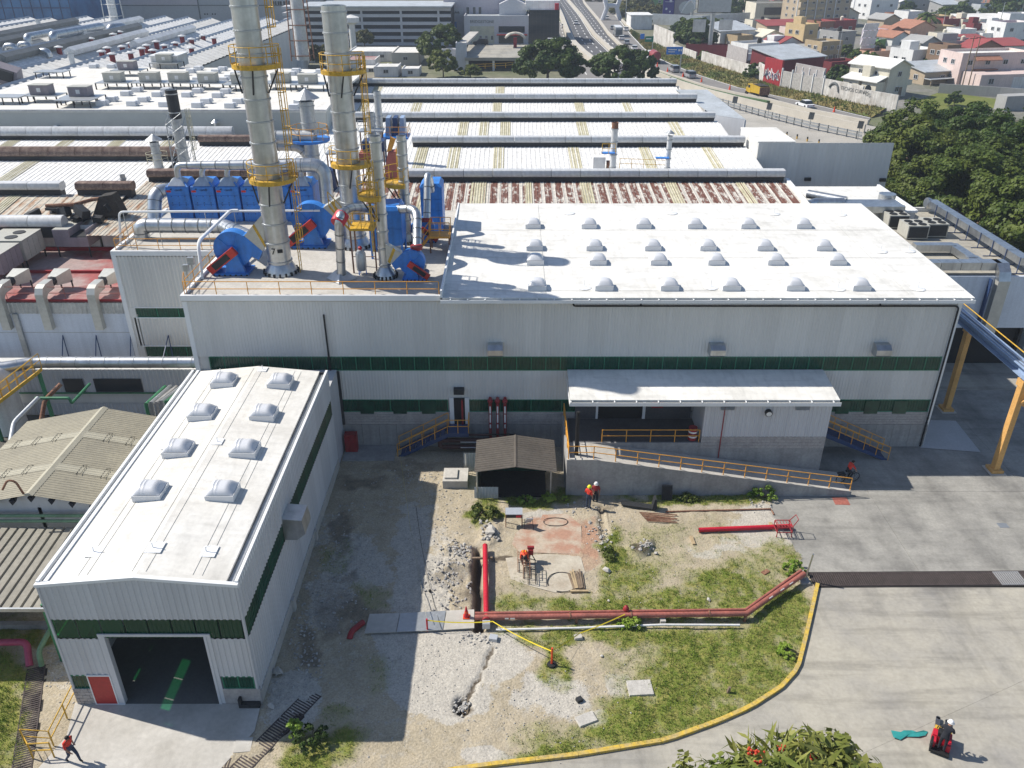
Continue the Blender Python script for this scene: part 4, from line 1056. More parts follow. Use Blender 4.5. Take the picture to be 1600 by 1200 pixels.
st2=stack('tall galvanised exhaust stack rising behind the second blue fan',S2.x,S2.y,.82,pz(523,8,S2.y),13,K['galv'],[(pz(556,258,S2.y-.9),-3.4,.6,1.52,-.3),(pz(543,112,S2.y-.9),-3.4,.6,1.52,-.3)],[(1.4,.2,TZ+1,pz(556,258,S2.y)+.5),(1.35,.4,pz(556,258,S2.y),pz(543,112,S2.y)+1)])
st3=stack('slim galvanised exhaust stack with a flared foot near the front railing of the terrace',S3.x,S3.y,.36,pz(583,212,S3.y),8,K['galv'],[(pz(574,304,S3.y),-5.2,-1.2,1.15,math.pi)],[(-.55,-.85,TZ+2.0,pz(574,304,S3.y)+2.4)],flare=2.2)
st4=stack('slim galvanised exhaust stack beside the blue collector with legs',S4.x,S4.y,.34,pz(625,212,S4.y),8,K['galv'],[(pz(618,285,S4.y),-5.2,-1.2,1.15,math.pi)],[(-.5,.8,TZ+1,pz(618,285,S4.y)+2.4)])
d0=V((-.1,-1,.0)).normalized()
tx=text_mesh('7',.62,'number',K['black'],st1,V((S1.x-.13,S1.y-.815,TZ+1.75)),(rad(90),0,rad(-6)))
MB().box((S1.x+.32,S1.y-.765,TZ+1.78),(.36,.02,.24),rz=.42).build('nameplate',K['black'],st1)
def fan(label,x,y,sc,sg,m=None,stackx=None,rise=3.2,rz=0):
 """belt driven centrifugal blower: shaft along Y, scroll discharging towards sg"""
 m=m or K['blue'];T=thing('blower_fan',label,'industrial fan',(x,y,TZ))
 L=lambda a,b,c:V((x+a*sc*sg,y+b*sc,TZ+c*sc))
 zc=1.72;pts=[]
 for i in range(25):
  a=-math.pi*.25+1.55*math.pi*i/24
  rr=1.42-.38*i/24
  pts.append((math.cos(a+math.pi*.30)*rr,zc+math.sin(a+math.pi*.30)*rr))
 pts=[(1.55,1.42),(.72,2.55)]+[p for p in pts if p[1]>0]if False else pts
 body=[]
 for i in range(28):
  a=math.radians(50)+math.radians(290)*i/27;rr=1.30-.0*i
  body.append((math.cos(a)*rr,zc+math.sin(a)*rr))
 body+=[(1.72,1.0),(1.5+.55,1.62),(.95,2.72)]
 mb=MB();mb.prism([L(a,-.42,c)for a,c in body],(0,.84*sc,0));vol=mb.build('scroll_housing',m,T,smooth=True,angle=30)
 mb=MB()
 for k in range(4):
  a=math.radians(70+65*k);u=V((math.cos(a)*sg,0,math.sin(a)))
  mb.tube([L(.35*math.cos(a),-.44,zc+.35*math.sin(a)),L(1.27*math.cos(a),-.44,zc+1.27*math.sin(a))],.035*sc,4)
 mb.cyl(L(0,-.42,zc),L(0,-.62,zc),.34*sc,.3*sc,14);mb.build('stiffener',m,vol)
 mb=MB();mb.prism([L(-.62,-.75,.16),L(.75,-.75,.16),L(.38,-.75,1.45),L(-.3,-.75,1.45)],(0,.3*sc,0));mb.build('pedestal',m,T);mb=MB();mb.prism([L(-.62,.45,.16),L(.75,.45,.16),L(.38,.45,1.45),L(-.3,.45,1.45)],(0,.3*sc,0));mb.build('pedestal',m,T)
 mb=MB();a,b=L(-1.5,0,0),L(1.0,0,0);mb.bx(min(a.x,b.x),max(a.x,b.x),y-.9*sc,y+.85*sc,TZ+.02,TZ+.17*sc);skid=mb.build('skid',m,T)
 mb=MB()
 for i in range(7):
  p=L(-1.4+i*.38,-.85,0);mb.cyl((p.x,p.y,TZ),(p.x,p.y,TZ+.1),.09*sc,n=7)
 mb.build('spring_mount',K['black'],skid)
 p0,p1=L(-1.42,-.95,.52),L(.05,-.95,1.62);d=(p1-p0).normalized();n=V((-d.z,0,d.x))
 w=.30*sc;mb=MB();mb.prism([p0-d*w+n*w,p0-d*w-n*w,p1+d*w-n*w,p1+d*w+n*w],(0,.3*sc,0));g=mb.build('belt_guard',K['guard'],T)
 mb=MB();q0,q1=p0+d*.12*sc,p1-d*.28*sc;w*=.72;mb.prism([(q0+n*w)-V((0,.02,0)),q0-n*w-V((0,.02,0)),q1-n*w-V((0,.02,0)),q1+n*w-V((0,.02,0))],(0,.015,0));mb.build('guard_inside_shade',K['dark'],g)  # dark plate stands in for the shaded inside of the guard
 mb=MB();mb.cyl(L(-1.35,-.6,.52),L(-1.35,.35,.52),.3*sc,n=12);mb.build('motor',K['blue_dk'],T,smooth=True)
 if stackx is not None:
  A,B=L(1.5,0,1.9),V((stackx,y,TZ+rise))
  mb=MB();q=[L(.95,-.4,2.72),L(2.05,-.4,1.62),V((stackx,y-.4*sc,B.z-1.15*sc)),V((stackx,y-.4*sc,B.z+.9*sc))]
  mb.prism(q,(0,.8*sc,0));o=mb.build('outlet_duct',K['duct'],T)
  mb=MB();a,b=q[0]*.62+q[3]*.38-V((0,.012,0)),q[1]*.68+q[2]*.32-V((0,.012,0));dd=V((.14*sg,0,.16))
  mb.quad(*([a,b,b+dd,a+dd]if sg>0 else[b,a,a+dd,b+dd]));mb.build('yellow_stripe',K['yellow'],o)
 return T
f1=P(372,424,TZ);f2=P(492,382,TZ);f3=P(646,433,TZ);f4=P(664,376,TZ)
fan('large blue blower fan with red belt guard at the left end of the terrace',f1.x,f1.y,1.0,1,stackx=S1.x-.4,rise=3.6)
fan('large blue blower fan with red belt guard between the two tall stacks',f2.x,f2.y,1.1,1,stackx=S2.x-.5,rise=3.0)
fan('small blue blower fan whose red belt guard slopes down beside the white roof',f3.x,f3.y-.1,.68,-1,stackx=S3.x+.2,rise=1.9)
fan('smallest blue blower fan below the upright blue collector',f4.x,f4.y,.62,-1)
def collector_row():
 y0=66.0;xs=[PY(px,300,y0).x for px in(277,316,355,394,433,471)]
 proto=None;zt=PY(277,292,y0).z
 for i,x in enumerate(xs):
  lab=['blue dust collector at the left end of the row, nearest the curved duct','second blue dust collector from the left end of the row','third blue dust collector in the row, seen left of the tall stack','fourth blue dust collector, standing partly behind the tall stack','fifth blue dust collector, mostly hidden behind the tall stack','last blue dust collector in the row, right of the tall stack'][i]
  if proto is None:
   T=thing('dust_collector',lab,'dust collector',(x,y0,TZ),'blue dust collectors in a row on the terrace');proto=T
   w,h=.93,zt-TZ
   mb=MB();mb.bx(x-w,x+w,y0+.03,y0+2.2,TZ,TZ+h-.02);cab=mb.build('cabinet',K['blue'],T)
   for r in range(3):
    a,b=TZ+h*(.02+.25*r),TZ+h*(.25+.25*r)
    mb=MB();mb.bx(x-w+.02,x+w-.02,y0,y0+.028,a+.02,b);pn=mb.build('door_panel',K['blue'],T)
    m2=MB()
    for k in(-.55,0,.55):
     for zz in(a+.08,b-.06):m2.box((x+k,y0-.015,zz),(.05,.03,.07))
    m2.build('latch',K['blue_dk'],pn)
   mb=MB();mb.bx(x-w+.02,x+w-.02,y0,y0+.028,TZ+h*.77,TZ+h-.03);hd=mb.build('header_panel',K['blue'],T)
   MB().bx(x-w+.06,x-w+.42,y0-.012,y0-.002,TZ+h*.845,TZ+h*.90).build('warning_label',K['hivis'],hd)
   text_mesh('◄ camfil' if False else 'camfil',.27,'lettering',K['black'],hd,V((x+.12,y0-.012,TZ+h*.91)),(rad(90),0,0),.004)
   MB().prism([(x-.6,y0-.01,TZ+h*.935),(x-.42,y0-.01,TZ+h*.905),(x-.42,y0-.01,TZ+h*.955)],(0,.006,0)).build('arrow_mark',K['black'],hd)
   mb=MB();mb.prism([(x-w,y0,TZ+h-.02),(x+w,y0,TZ+h-.02),(x+w*.62,y0+.35,TZ+h+.3),(x-w*.62,y0+.35,TZ+h+.3)],(0,1.85,0));mb.build('roof',K['blue'],T)
   mb=MB();cx=x;zc=TZ+h+.05
   vs=[(cx-.72,y0+.02,zc),(cx+.72,y0+.02,zc),(cx+.72,y0+1.1,zc+.3),(cx-.72,y0+1.1,zc+.3)]
   vs+=[(cx-.2,y0+.45,zc+.62),(cx+.2,y0+.45,zc+.62),(cx+.2,y0+.85,zc+.62),(cx-.2,y0+.85,zc+.62)]
   mb.add(vs,[(0,1,5,4),(1,2,6,5),(2,3,7,6),(3,0,4,7)]);hood=mb.build('hood',K['galv'],T)
   mb=MB();mb.tube(fillet([(cx,y0+.65,zc+.6),(cx,y0+.65,zc+1.0),(cx+.35,y0+.65,zc+1.55)],.2),.21,12);mb.build('branch_duct',K['galv'],hood,smooth=True)
  else:copy_tree(proto,(x,y0,TZ),label=lab)
 zc=PY(380,258,y0+.65).z
 T=thing('header_duct','galvanised header duct along the top of the blue collectors, bending down to a fan','duct',(xs[0],y0+.65,zc))
 xr=PY(497,280,y0-2).x
 pts=fillet([(xs[0]+.05,y0+.65,zt+.5),(xs[0]+.05,y0+.65,zc),(xs[-1]-.3,y0+.65,zc)],.5,6);n=len(pts)
 mb=MB();mb.tube(pts,.26,16,rs=[.24+.3*max(0,(p[0]-xs[0]))/(xs[-1]-xs[0])for p in pts]);mb.build('duct',K['galv'],T,smooth=True)
 pts=fillet([(xs[-1]-.3,y0+.65,zc),(xr,y0+.65,zc),(xr,y0+.2,zc-4.6)],1.3,9)
 mb=MB();mb.tube(pts,.55,18);mb.build('bend',K['galv'],T,smooth=True)
 L=plen(pts);k=0
 while k*.62<L:
  p,d=along(pts,k*.62);MB().cyl(p-d*.03,p+d*.03,.585,n=18,caps=False).build('seam',K['galv_dull'],T);k+=1
 for i in range(9):
  x=xs[0]+1.0+i*1.15;rr=.26+.3*(x-xs[0])/(xs[-1]-xs[0]);MB().cyl((x-.025,y0+.65,zc),(x+.025,y0+.65,zc),rr+.01,n=16,caps=False).build('seam',K['flange'],T)
 MB().cyl((xr,y0+.2,zc-3.9),(xr,y0+.2,zc-3.5),.66,n=16).build('flange',K['guard'],T)
collector_row()
def duct(label,pts,r,fl,m=None,gap=1.0,seam_m=None,name='duct',n=16,cat='duct',ring=.03):
 T=thing(name,label,cat,pts[0]);pts=fillet(pts,fl,8)
 mb=MB();mb.tube(pts,r,n);mb.build('pipe',m or K['galv'],T,smooth=True)
 L=plen(pts);d=gap*.5
 while d<L:
  p,t=along(pts,d);MB().cyl(p-t*.03,p+t*.03,r+ring,n=n,caps=False).build('seam',seam_m or K['flange'],T);d+=gap
 return T
q=lambda px,py,y:PY(px,py,y)
duct('fat galvanised duct with dark bands arching over the terrace into the first fan',[P(213,375,TZ)+V((.4,.3,0)),q(219,352,P(213,375,TZ).y+.3),q(350,353,P(213,375,TZ).y+.3),q(398,376,f1.y+.7)],.56,.9)
duct('galvanised elbow duct curving down from the end of the blue collectors',[V(q(270,296,67)),V(q(242,300,66)),V(q(241,345,65))],.55,1.1,gap=.8)
white_pipe=thing('conduit_pipe','thin white pipe raised on posts above the terrace and bending down to two boxes','pipe',P(192,385,TZ))
_y=P(192,385,TZ).y
mb=MB();mb.tube(fillet([q(189,385,_y),q(186,331,_y),q(500,329,_y)],.35),.085,8);mb.tube(fillet([q(372,329,_y),q(360,329,_y),q(309,378,53.9),P(316,436,TZ)],.6),.12,8);mb.build('pipe',K['trim'],white_pipe,smooth=True)
mb=MB()
for px in(205,255,330,375):
 a=P(px,388,TZ);mb.tube([a,V((a.x,a.y,pz(px,330,_y)))],.03,5)
mb.build('support',K['galv_dull'],white_pipe)
mb=MB();b=P(303,432,TZ);mb.box(b+V((0,0,1.15)),(.42,.25,.5));mb.box(b+V((-.3,-.3,.75)),(.35,.25,.45));mb.box(b+V((0,0,.45)),(.1,.1,.9));mb.box(b+V((-.3,-.3,.25)),(.1,.1,.5));mb.build('junction_box',K['galv_dull'],white_pipe)
railing([P(291,448,TZ),V((-21.3,49.85,TZ)),V((-4.75,49.85,TZ))],'orange guard railing along the front edge of the machinery terrace',K['orange'],gap=2.2,h=1.05)
railing([V((-21.3,50.2,TZ)),V((-21.3,58.3,TZ))],'orange guard railing along the step in the terrace beside the first fan',K['orange'],gap=1.5)
railing([V((-21.4,58.45,TZ)),V((-29.4,58.45,TZ)),V((-29.4,63.5,TZ))],'orange guard railing around the set-back left corner of the terrace',K['orange'],gap=1.6)
def box_collector(label,px0,px1,pyt,pyb,y,legs=False,hopper=False,d=2.2):
 x0,x1=PY(px0,pyt,y).x,PY(px1,pyt,y).x;zt,zb=PY(px0,pyt,y).z,PY(px0,pyb,y).z
 if not legs:zb=TZ
 T=thing('dust_collector',label,'dust collector',((x0+x1)/2,y,TZ))
 MB().bx(x0,x1,y,y+d,zb,zt).build('cabinet',K['blue'],T)
 n=4 if not legs else 2
 for i in range(n):
  a,b=zb+(zt-zb)*i/n,zb+(zt-zb)*(i+1)/n
  for k,(u0,u1)in enumerate(((x0,(x0+x1)/2),((x0+x1)/2,x1))):
   MB().bx(u0+.03,u1-.03,y-.03,y-.002,a+.04,b-.03).build('door_panel',K['blue'],T)
 xm=(x0+x1)/2;w=(x1-x0)/2
 MB().prism([(x0-.04,y-.05,zt+.003),(x1+.04,y-.05,zt+.003),(x1-.2,y+.1,zt+.28),(x0+.2,y+.1,zt+.28)],(0,d-.1,0)).build('roof',K['blue'],T)
 if legs:
  mb=MB();mb.add([(x0,y,zb),(x1,y,zb),(x1,y+d,zb),(x0,y+d,zb),(xm-.25,y+d/2-.25,TZ+.7),(xm+.25,y+d/2-.25,TZ+.7),(xm+.25,y+d/2+.25,TZ+.7),(xm-.25,y+d/2+.25,TZ+.7)],[(0,4,5,1),(1,5,6,2),(2,6,7,3),(3,7,4,0),(4,7,6,5)]);mb.build('hopper',K['blue'],T)
  for xx,yy in((x0+.08,y+.08),(x1-.08,y+.08),(x0+.08,y+d-.08),(x1-.08,y+d-.08)):MB().bx(xx-.07,xx+.07,yy-.07,yy+.07,TZ,zb).build('leg',K['blue'],T)
 return T,x0,x1,zt
c1=box_collector('blue dust collector on legs standing between the two slim stacks',574,626,330,384,57.0,True)
c2=box_collector('tall upright blue dust collector at the edge of the white roof',656,690,293,360,63.0)
duct('galvanised duct leaning over the upright blue collector and dropping to a red collar',[q(676,298,63.2),q(668,268,62.6),V(q(667,345,60.6))],.27,.7,gap=1.0)
MB
e1=duct('galvanised riser with red collar standing on a square hood near the front railing',[P(534,436,TZ),q(529,338,51.4),q(545,325,53.5),q(578,326,56.9)],.30,.9,gap=1.1)
MB().cyl(q(527,349,51.6),q(535,335,52.2),.46,n=16).build('collar',K['red'],e1)
b=P(534,436,TZ);MB().lathe((b.x,b.y,TZ),[(1.05,0),(1.05,.08),(.36,.65)],4).build('hood',K['galv'],e1)
e2=duct('galvanised pipe bending down from the legged blue collector to the small front fan',[q(622,327,57.4),q(652,326,56.3),V((f3.x+.3,f3.y+.2,TZ+1.6))],.31,1.0,gap=.75)
MB().cyl((f3.x+.3,f3.y+.2,TZ+1.95),(f3.x+.3,f3.y+.2,TZ+2.2),.42,n=14).build('collar',K['red_dk'],e2)
MB().cyl(q(667,347,60.6),q(667,341,60.7),.42,n=14).build('collar',K['red_dk'],e2)
def access_platform(label,px,py,w,d,z,stairs=None,m=None):
 m=m or K['yellow'];p=P(px,py,TZ);T=thing('access_platform',label,'platform',p)
 x0,y0=p.x,p.y
 MB().bx(x0,x0+w,y0,y0+d,z-.16,z).build('deck',m,T)
 for xx in(x0+.05,x0+w-.05):
  for yy in(y0+.05,y0+d-.05):MB().bx(xx-.05,xx+.05,yy-.05,yy+.05,TZ,z-.16).build('leg',K['rust'],T)
 mb=MB();mb.tube([(x0+.05,y0+.05,TZ+1.2),(x0+w-.05,y0+.05,TZ+1.2)],.03,5);mb.build('brace',K['rust'],T)
 railing([(x0+w,y0,z),(x0,y0,z),(x0,y0+d,z),(x0+w,y0+d,z)],None,m,parent=T,gap=.8)
 if stairs:
  sx,sz=stairs
  for yy in(y0+.1,y0+d*.6):
   MB().prism([(x0+(w if sx>0 else 0),yy,z),(x0+(w if sx>0 else 0),yy,z-.2),(x0+(w if sx>0 else 0)+sx,yy,sz),(x0+(w if sx>0 else 0)+sx,yy,sz+.2)],(0,.05,0)).build('stringer',m,T)
  railing([(x0+(w if sx>0 else 0),y0,z),(x0+(w if sx>0 else 0)+sx,y0,sz+.1)],None,m,parent=T,gap=.7)
 return T
access_platform('yellow access platform on rusty legs behind the riser with the red collar',552,427,1.7,1.6,TZ+3.2,(-1.2,TZ+4.6))
access_platform('small orange railed platform with steps at the edge of the white roof',672,396,1.5,1.3,TZ+1.3,(-.9,TZ),K['orange'])
tk=thing('cylinder_tank','small grey tank with red top standing under the yellow access platform','tank',P(566,428,TZ))
b=P(566,428,TZ);MB().lathe(b,[(.32,.3),(.36,.5),(.36,1.5),(.2,1.75),(.02,1.8)],12,True).build('vessel',K['galv_dull'],tk,smooth=True)
MB().lathe(b,[(.1,1.78),(.14,1.95),(.02,2.05)],8).build('valve',K['red'],tk)
mb=MB()
for a in(0,2.1,4.2):mb.tube([b+V((.3*math.cos(a),.3*math.sin(a),0)),b+V((.3*math.cos(a),.3*math.sin(a),.5))],.04,5)
mb.build('leg',K['blue'],tk)

# ------------------------------------------------------------------ the older factory roofs around the hall
VSEG={}
def ventilator(T,x0,x1,y,zb,m,seg=3.0,r=.62,h=.9):
 L=x1-x0;n=max(1,int(round(L/seg)));q=L/n;key=(round(q,2),m.name,h)
 if key not in VSEG:
  mb=MB();prof=[(-r*.55,.12),(-r*.95,.3),(-r,.55),(-r*.8,.85),(-r*.35,h),(r*.35,h),(r*.8,.85),(r,.55),(r*.95,.3),(r*.55,.12)]
  mb.prism([(0.02,a,b)for a,b in prof],(q-.04,0,0));o=mb.build('ventilator_segment',m,T,local=True,smooth=True,angle=40);VSEG[key]=o.data;first=o
 else:first=None
 for i in range(n):
  o=first if(i==0 and first)else bpy.data.objects.new('ventilator_segment',VSEG[key])
  if o is not first:COL.objects.link(o);o.parent=T
  o.location=V((x0+q*i,y,zb+.22))-world_loc(T)
 MB().bx(x0+.1,x1-.1,y-r*.8,y+r*.7,zb-.5,zb+.43).build('throat_shade',K['dark'],T)  # dark box stands in for the shade in the open throat
def bay(T,x0,x1,yr,zr,yv,zv,m,fibres=(),pitch=.5,yb=None):
 mb=MB();v=V((0,yr-yv,zr-zv));mb.ribs((x0,yv,zv),(1,0,0),x1-x0,v,pitch,.035,prof=((0,0),(.62,0),(.7,1),(.92,1)))
 bayo=mb.build('roof_sheet',m,T)
 if yb:MB().quad((x0,yr,zr),(x1,yr,zr),(x1,yb,zv-.2),(x0,yb,zv-.2)).build('back_slope',K['vent'],T)
 n=V((0,-(zr-zv),(yr-yv))).normalized()
 for fx,w in fibres:
  m2=MB();m2.ribs(V((fx,yv,zv))+n*.03+v*.02,(1,0,0),w,v*.96,.25,.04);m2.build('fibreglass_strip',K['fibre'],bayo)
 return bayo
def saw_factory():
 T=thing('sawtooth_factory','long white sawtooth factory roof with rounded ridge ventilators behind the hall','factory',(0,82,0))
 f=lambda px,py,y,z=10.2:PY(px,py,y).x
 bay(T,-21,27.4,81.9,10.7,70.2,9.75,K['rustsheet'],[(P(735,305,10.3).x,1.5),(P(655,305,10.3).x,.9),(P(820,305,10.3).x,.7),(P(908,305,10.3).x,1.2),(P(1045,305,10.3).x,1.2),(P(1160,305,10.3).x,.9)],.36,85.5)
 bay(T,-36.5,-21.02,81.9,10.7,68,9.6,K['tannedsheet'],[],.36,85.5)
 bay(T,-36.5,27.2,97.4,10.7,85.6,9.6,K['sheet'],[(P(px,250,10.2).x,1.25)for px in(648,700,770,890,1004,1105)],.52,100)
 bay(T,-25.5,27.2,112.4,10.7,100.2,9.6,K['sheet'],[(P(px,203,10.2).x,1.3)for px in(716,748,782,902,1048)],.52,115)
 bay(T,-25.5,27.2,127,10.7,115.2,9.6,K['sheet'],[(P(px,169,10.2).x,1.3)for px in(562,645,770,898,972)],.52,130)
 bay(T,-26.6,26.9,141.8,10.7,130,9.6,K['sheet'],[(P(px,141,10.2).x,1.4)for px in(585,775)],.52,146)
 ventilator(T,-10.6,27.1,82,10.72,K['vent']);ventilator(T,-36.2,-20.6,82,10.72,K['vent_rust'])
 ventilator(T,-11.6,27.0,97.6,10.72,K['vent']);ventilator(T,-36.5,-26.5,98.0,10.72,K['vent_rust'])
 ventilator(T,-25.6,26.8,112.6,10.72,K['vent']);ventilator(T,-23.5,27.3,127.1,10.72,K['vent']);ventilator(T,-26.8,26.9,142,10.72,K['vent'])
 mb=MB();mb.bx(-36.4,27.1,70.3,70.5,0,9.6);mb.bx(-26,27,145.8,146,0,9.5)
 for y0,y1 in((70.5,85.5),(85.5,100),(100,115),(115,130),(130,145.8)):
  mb.prism([(27.2,y0,0),(27.2,y1,0),(27.2,y1,9.3),(27.2,y1-3.8,10.65),(27.2,y0,9.5)],(.15,0,0))
 mb.build('wall',K['wall_white'],T)
 mb=MB();z=9.75
 mb.prism([(27.25,70.1,9.65),(27.25,81.9,10.6),(27.25,81.9,10.95),(27.25,70.1,10.0)],(.35,0,0));mb.build('verge_trim',K['trim'],T)
saw_factory()
def gable_wall_block():
 T=thing('warehouse','plain grey windowless wall and white roof of a warehouse beyond the rusty factory roof','warehouse',(34,93,0))
 mb=MB();mb.ribs((27.4,92.9,0),(1,0,0),15,(0,0,12.05),.6,.02);mb.build('wall_cladding',K['clad'],T)
 mb=MB();mb.bx(27.4,42.4,93.0,93.25,0,11.98);mb.bx(27.4,42.3,93.3,104,0,9.2);mb.bx(27.4,31.5,93.3,101,9.2,12.0);mb.build('wall',K['clad'],T)
 MB().bx(27.35,31.6,93.28,101.1,12.0,12.12).build('roof',K['white_roof'],T)
 mb=MB()
 for px,py in((1262,280),(1379,281)):c=PY(px,py,92.8);mb.box(c,(.7,.3,.35))
 mb.build('wall_light',K['black'],T)
 T=thing('grey_annex_roof','grey sloping roof annex with white end wall at the far corner of the sawtooth factory','annex',P(1140,180,9))
 a,b,c,d=P(1055,140,10.6),P(1105,140,10.6),P(1166,187,10.6),P(1113,179,10.6)
 MB().add([a,d,c,b],[(0,1,2,3)]).build('roof',K['paleblue_sheet'],T)
 mb=MB();e=P(1160,216,10.6);g=V((d.x,d.y,0));mb.prism([(d.x,d.y,0),(c.x,c.y,0),(c.x,c.y,10.58),(d.x,d.y,10.58)],(0,.2,0));mb.prism([(c.x,c.y,0),(b.x,b.y,0),(b.x,b.y,10.55),(c.x,c.y,10.55)],(-.2,0,0));mb.build('wall',K['clad_white'],T)
 T=thing('side_block','low white roofed block with silver ducts between the hall and the grey wall','building',(34.5,78,0))
 mb=MB();mb.bx(29.95,38.7,77.2,86.4,0,8.8);mb.build('wall',K['clad'],T)
 mb=MB();mb.bx(29.9,38.8,77.1,86.5,8.8,8.9);mb.build('roof',K['white_roof'],T)
 mb=MB();mb.bx(38.6,38.85,77.05,86.5,8.9,9.12);mb.bx(29.9,38.6,77.05,77.25,8.9,9.1);mb.build('parapet',K['trim'],T)
 MB().bx(31.5,38.0,77.0,77.06,7.6,7.75).build('ledge',K['blue_dk'],T)
 t=thing('roof_duct','pair of silver ducts running over the low white roof into a flat duct','duct',P(1290,318,9))
 for k,(p0,p1)in enumerate((((1262,303),(1322,314)),((1275,316),(1318,316)),((1262,320),(1275,316)))):
  mb=MB();mb.tube([P(*p0,9.6),P(*p1,9.6)],.42,14);mb.build('pipe',K['galv'],t,smooth=True)
 a,b=P(1322,325,9.4),P(1410,325,9.4);mb=MB();mb.bx(a.x,b.x,a.y-.6,a.y+1.9,9.1,9.7);mb.build('flat_duct',K['galv'],t)
 mb=MB();mb.tube([P(1385,312,9.4),P(1385,312,9.4)+V((0,0,.6))],.8,14);mb.build('cowl',K['galv'],t,smooth=True)
gable_wall_block()
def l_building():
 T=thing('flat_roof_block','flat concrete roofed block with white front wall, roof ducts and yellow edge beside the trees','building',(42,62,0))
 x0,x1,y0,y1,z=29.9,42.6,62.2,80.6,8.0
 mb=MB();mb.bx(x0,x1,y0,y1,z-.3,z);mb.build('roof',K['pave'],T)
 mb=MB();mb.bx(x0,x1,y0-.02,y0+.2,3.6,z+.12);mb.build('front_wall',K['wall_blue'],T)
 mb=MB();mb.bx(x1-.25,x1-.02,y0+.2,y1,0,z-.3);mb.bx(x0,x1,y0+.6,y0+.8,0,3.6);mb.build('recess_shade_wall',K['black'],T)  # walls painted black for the shade under the open block
 mb=MB();mb.bx(x1-.2,x1,y0,y1,z,z+.3);mb.bx(36.5,x1,y1-.2,y1,z,z+.4);mb.build('parapet',K['wall_white'],T)
 MB().bx(x1+.002,x1+.08,y0,y1,z-.1,z+.34).build('edge_strip',K['yellow'],T)
 t=thing('roof_duct','long rectangular silver duct on stands along the yellow edge of the flat roof','duct',(41.6,63,z))
 for i in range(8):
  y=63.0+i*2.12;MB().bx(41.0,41.9,y+.02,y+2.1,z+.75,z+1.35).build('duct_section',K['galv'],t)
  mb=MB();mb.bx(40.95,41.0,y,y+.07,z,z+1.4);mb.bx(41.9,41.95,y,y+.07,z,z+1.4);mb.bx(40.4,41.95,y,y+.07,z+.02,z+.07);mb.build('stand',K['blue_dk'],t)
 mb=MB();mb.tube(arc((40.9,80.0,z+.5),.55,0,math.pi/2,6,(1,0,0),(0,0,1)),.5,10);mb.build('elbow',K['galv'],t,smooth=True)
 t=thing('roof_duct','rectangular duct crossing the flat roof front and dropping down the white wall','duct',(38.5,62.6,z))
 for i in range(5):MB().bx(31.2+i*1.62,32.78+i*1.62,62.5,63.4,z+.5,z+1.15).build('duct_section',K['galv'],t)
 pxl=PY(1548,470,61.9).x
 mb=MB();mb.prism([(pxl,63.4,z+1.15),(pxl,62.5,z+1.15),(pxl,61.85,z+.6),(pxl,61.6,z-.1),(pxl,62.15,z-.1),(pxl,62.5,z+.5),(pxl,63.4,z+.5)],(.95,0,0));mb.build('elbow',K['galv'],t)
 mb=MB();mb.bx(pxl,pxl+.95,61.6,62.15,3.2,z-.1);mb.build('riser',K['duct'],t)
 mb=MB();mb.bx(pxl-.5,pxl-.42,61.7,62.15,4,z);mb.build('support',K['blue_dk'],t)
 t=thing('roof_duct','bent silver duct lying in the middle of the flat roof near the hall corner','duct',(35,68,z))
 a,b,c=P(1428,386,z+.6),P(1490,386,z+.6),P(1517,404,z+.6)
 mb=MB();mb.bx(a.x,b.x,a.y-.4,a.y+.4,z+.3,z+.9);mb.box((b+c)/2-V((0,0,.05)),((c-b).length+.6,.8,.6),rz=math.atan2(c.y-b.y,c.x-b.x));mb.bx(c.x-.5,c.x+.6,c.y-.8,c.y+.2,z,z+.8);mb.build('duct_section',K['galv'],t)
 proto=None
 for i,(px,py,lab)in enumerate(((1432,375,'dark fronted condenser unit nearest the hall on the flat roof'),(1462,372,'dark fronted condenser unit beside the bent silver duct'),(1402,358,'white topped condenser unit in the gap beside the low white block'))):
  p=P(px,py,z)
  if proto is None:
   t=thing('condenser_unit',lab,'air conditioner',p,'condenser units on the flat roof');proto=t
   MB().bx(p.x-.95,p.x+.95,p.y,p.y+2.1,z+.1,z+1.3).build('casing',K['hvac'],t)
   MB().bx(p.x-.85,p.x+.85,p.y-.03,p.y-.002,z+.2,z+1.2).build('coil_grille',K['dark'],t)
   for u in(-.45,.45):
    for v in(.5,1.4):MB().cyl((p.x+u,p.y+v,z+1.3),(p.x+u,p.y+v,z+1.36),.36,n=12).build('fan_guard',K['black'],t)
  else:copy_tree(proto,p,label=lab)
 T=thing('crane_runway','blue overhead crane beam carried on two orange columns beside the hall','crane',(33.2,46.6,0))
 zb=7.15
 mb=MB();bxx=33.25
 mb.bx(bxx-.42,bxx+.42,36.5,57.5,zb+.5,zb+.56);mb.bx(bxx-.42,bxx+.42,36.5,57.5,zb-.1,zb-.04);mb.bx(bxx-.04,bxx+.04,36.5,57.5,zb-.04,zb+.5);mb.build('beam',K['beam_blue'],T)
 mb=MB();mb.bx(bxx-.06,bxx+.02,36.5,57.5,zb+.56,zb+.66);mb.bx(bxx-.3,bxx-.2,36.5,57.5,zb+.56,zb+.6);mb.build('rail',K['galv'],T)
 mb=MB();mb.tube([(bxx+.5,36.5,zb+.85),(bxx+.5,57.5,zb+.85)],.04,6);mb.build('power_rail',K['yellow'],T)
 for i,(x,y)in enumerate(((33.5,54.9),(32.95,46.6))):
  mb=MB();mb.box((x,y,zb/2-.05),(.36,.5,zb-.1));mb.box((x,y,zb-.35),(.5,.7,.5));mb.box((x,y,.12),(.8,.9,.25));c=mb.build('column',K['col_orange'],T)
  mb=MB();mb.bx(x-.55,x+.55,y-.6,y+.6,0,.05);mb.build('base_plate',K['conc_light'],c)
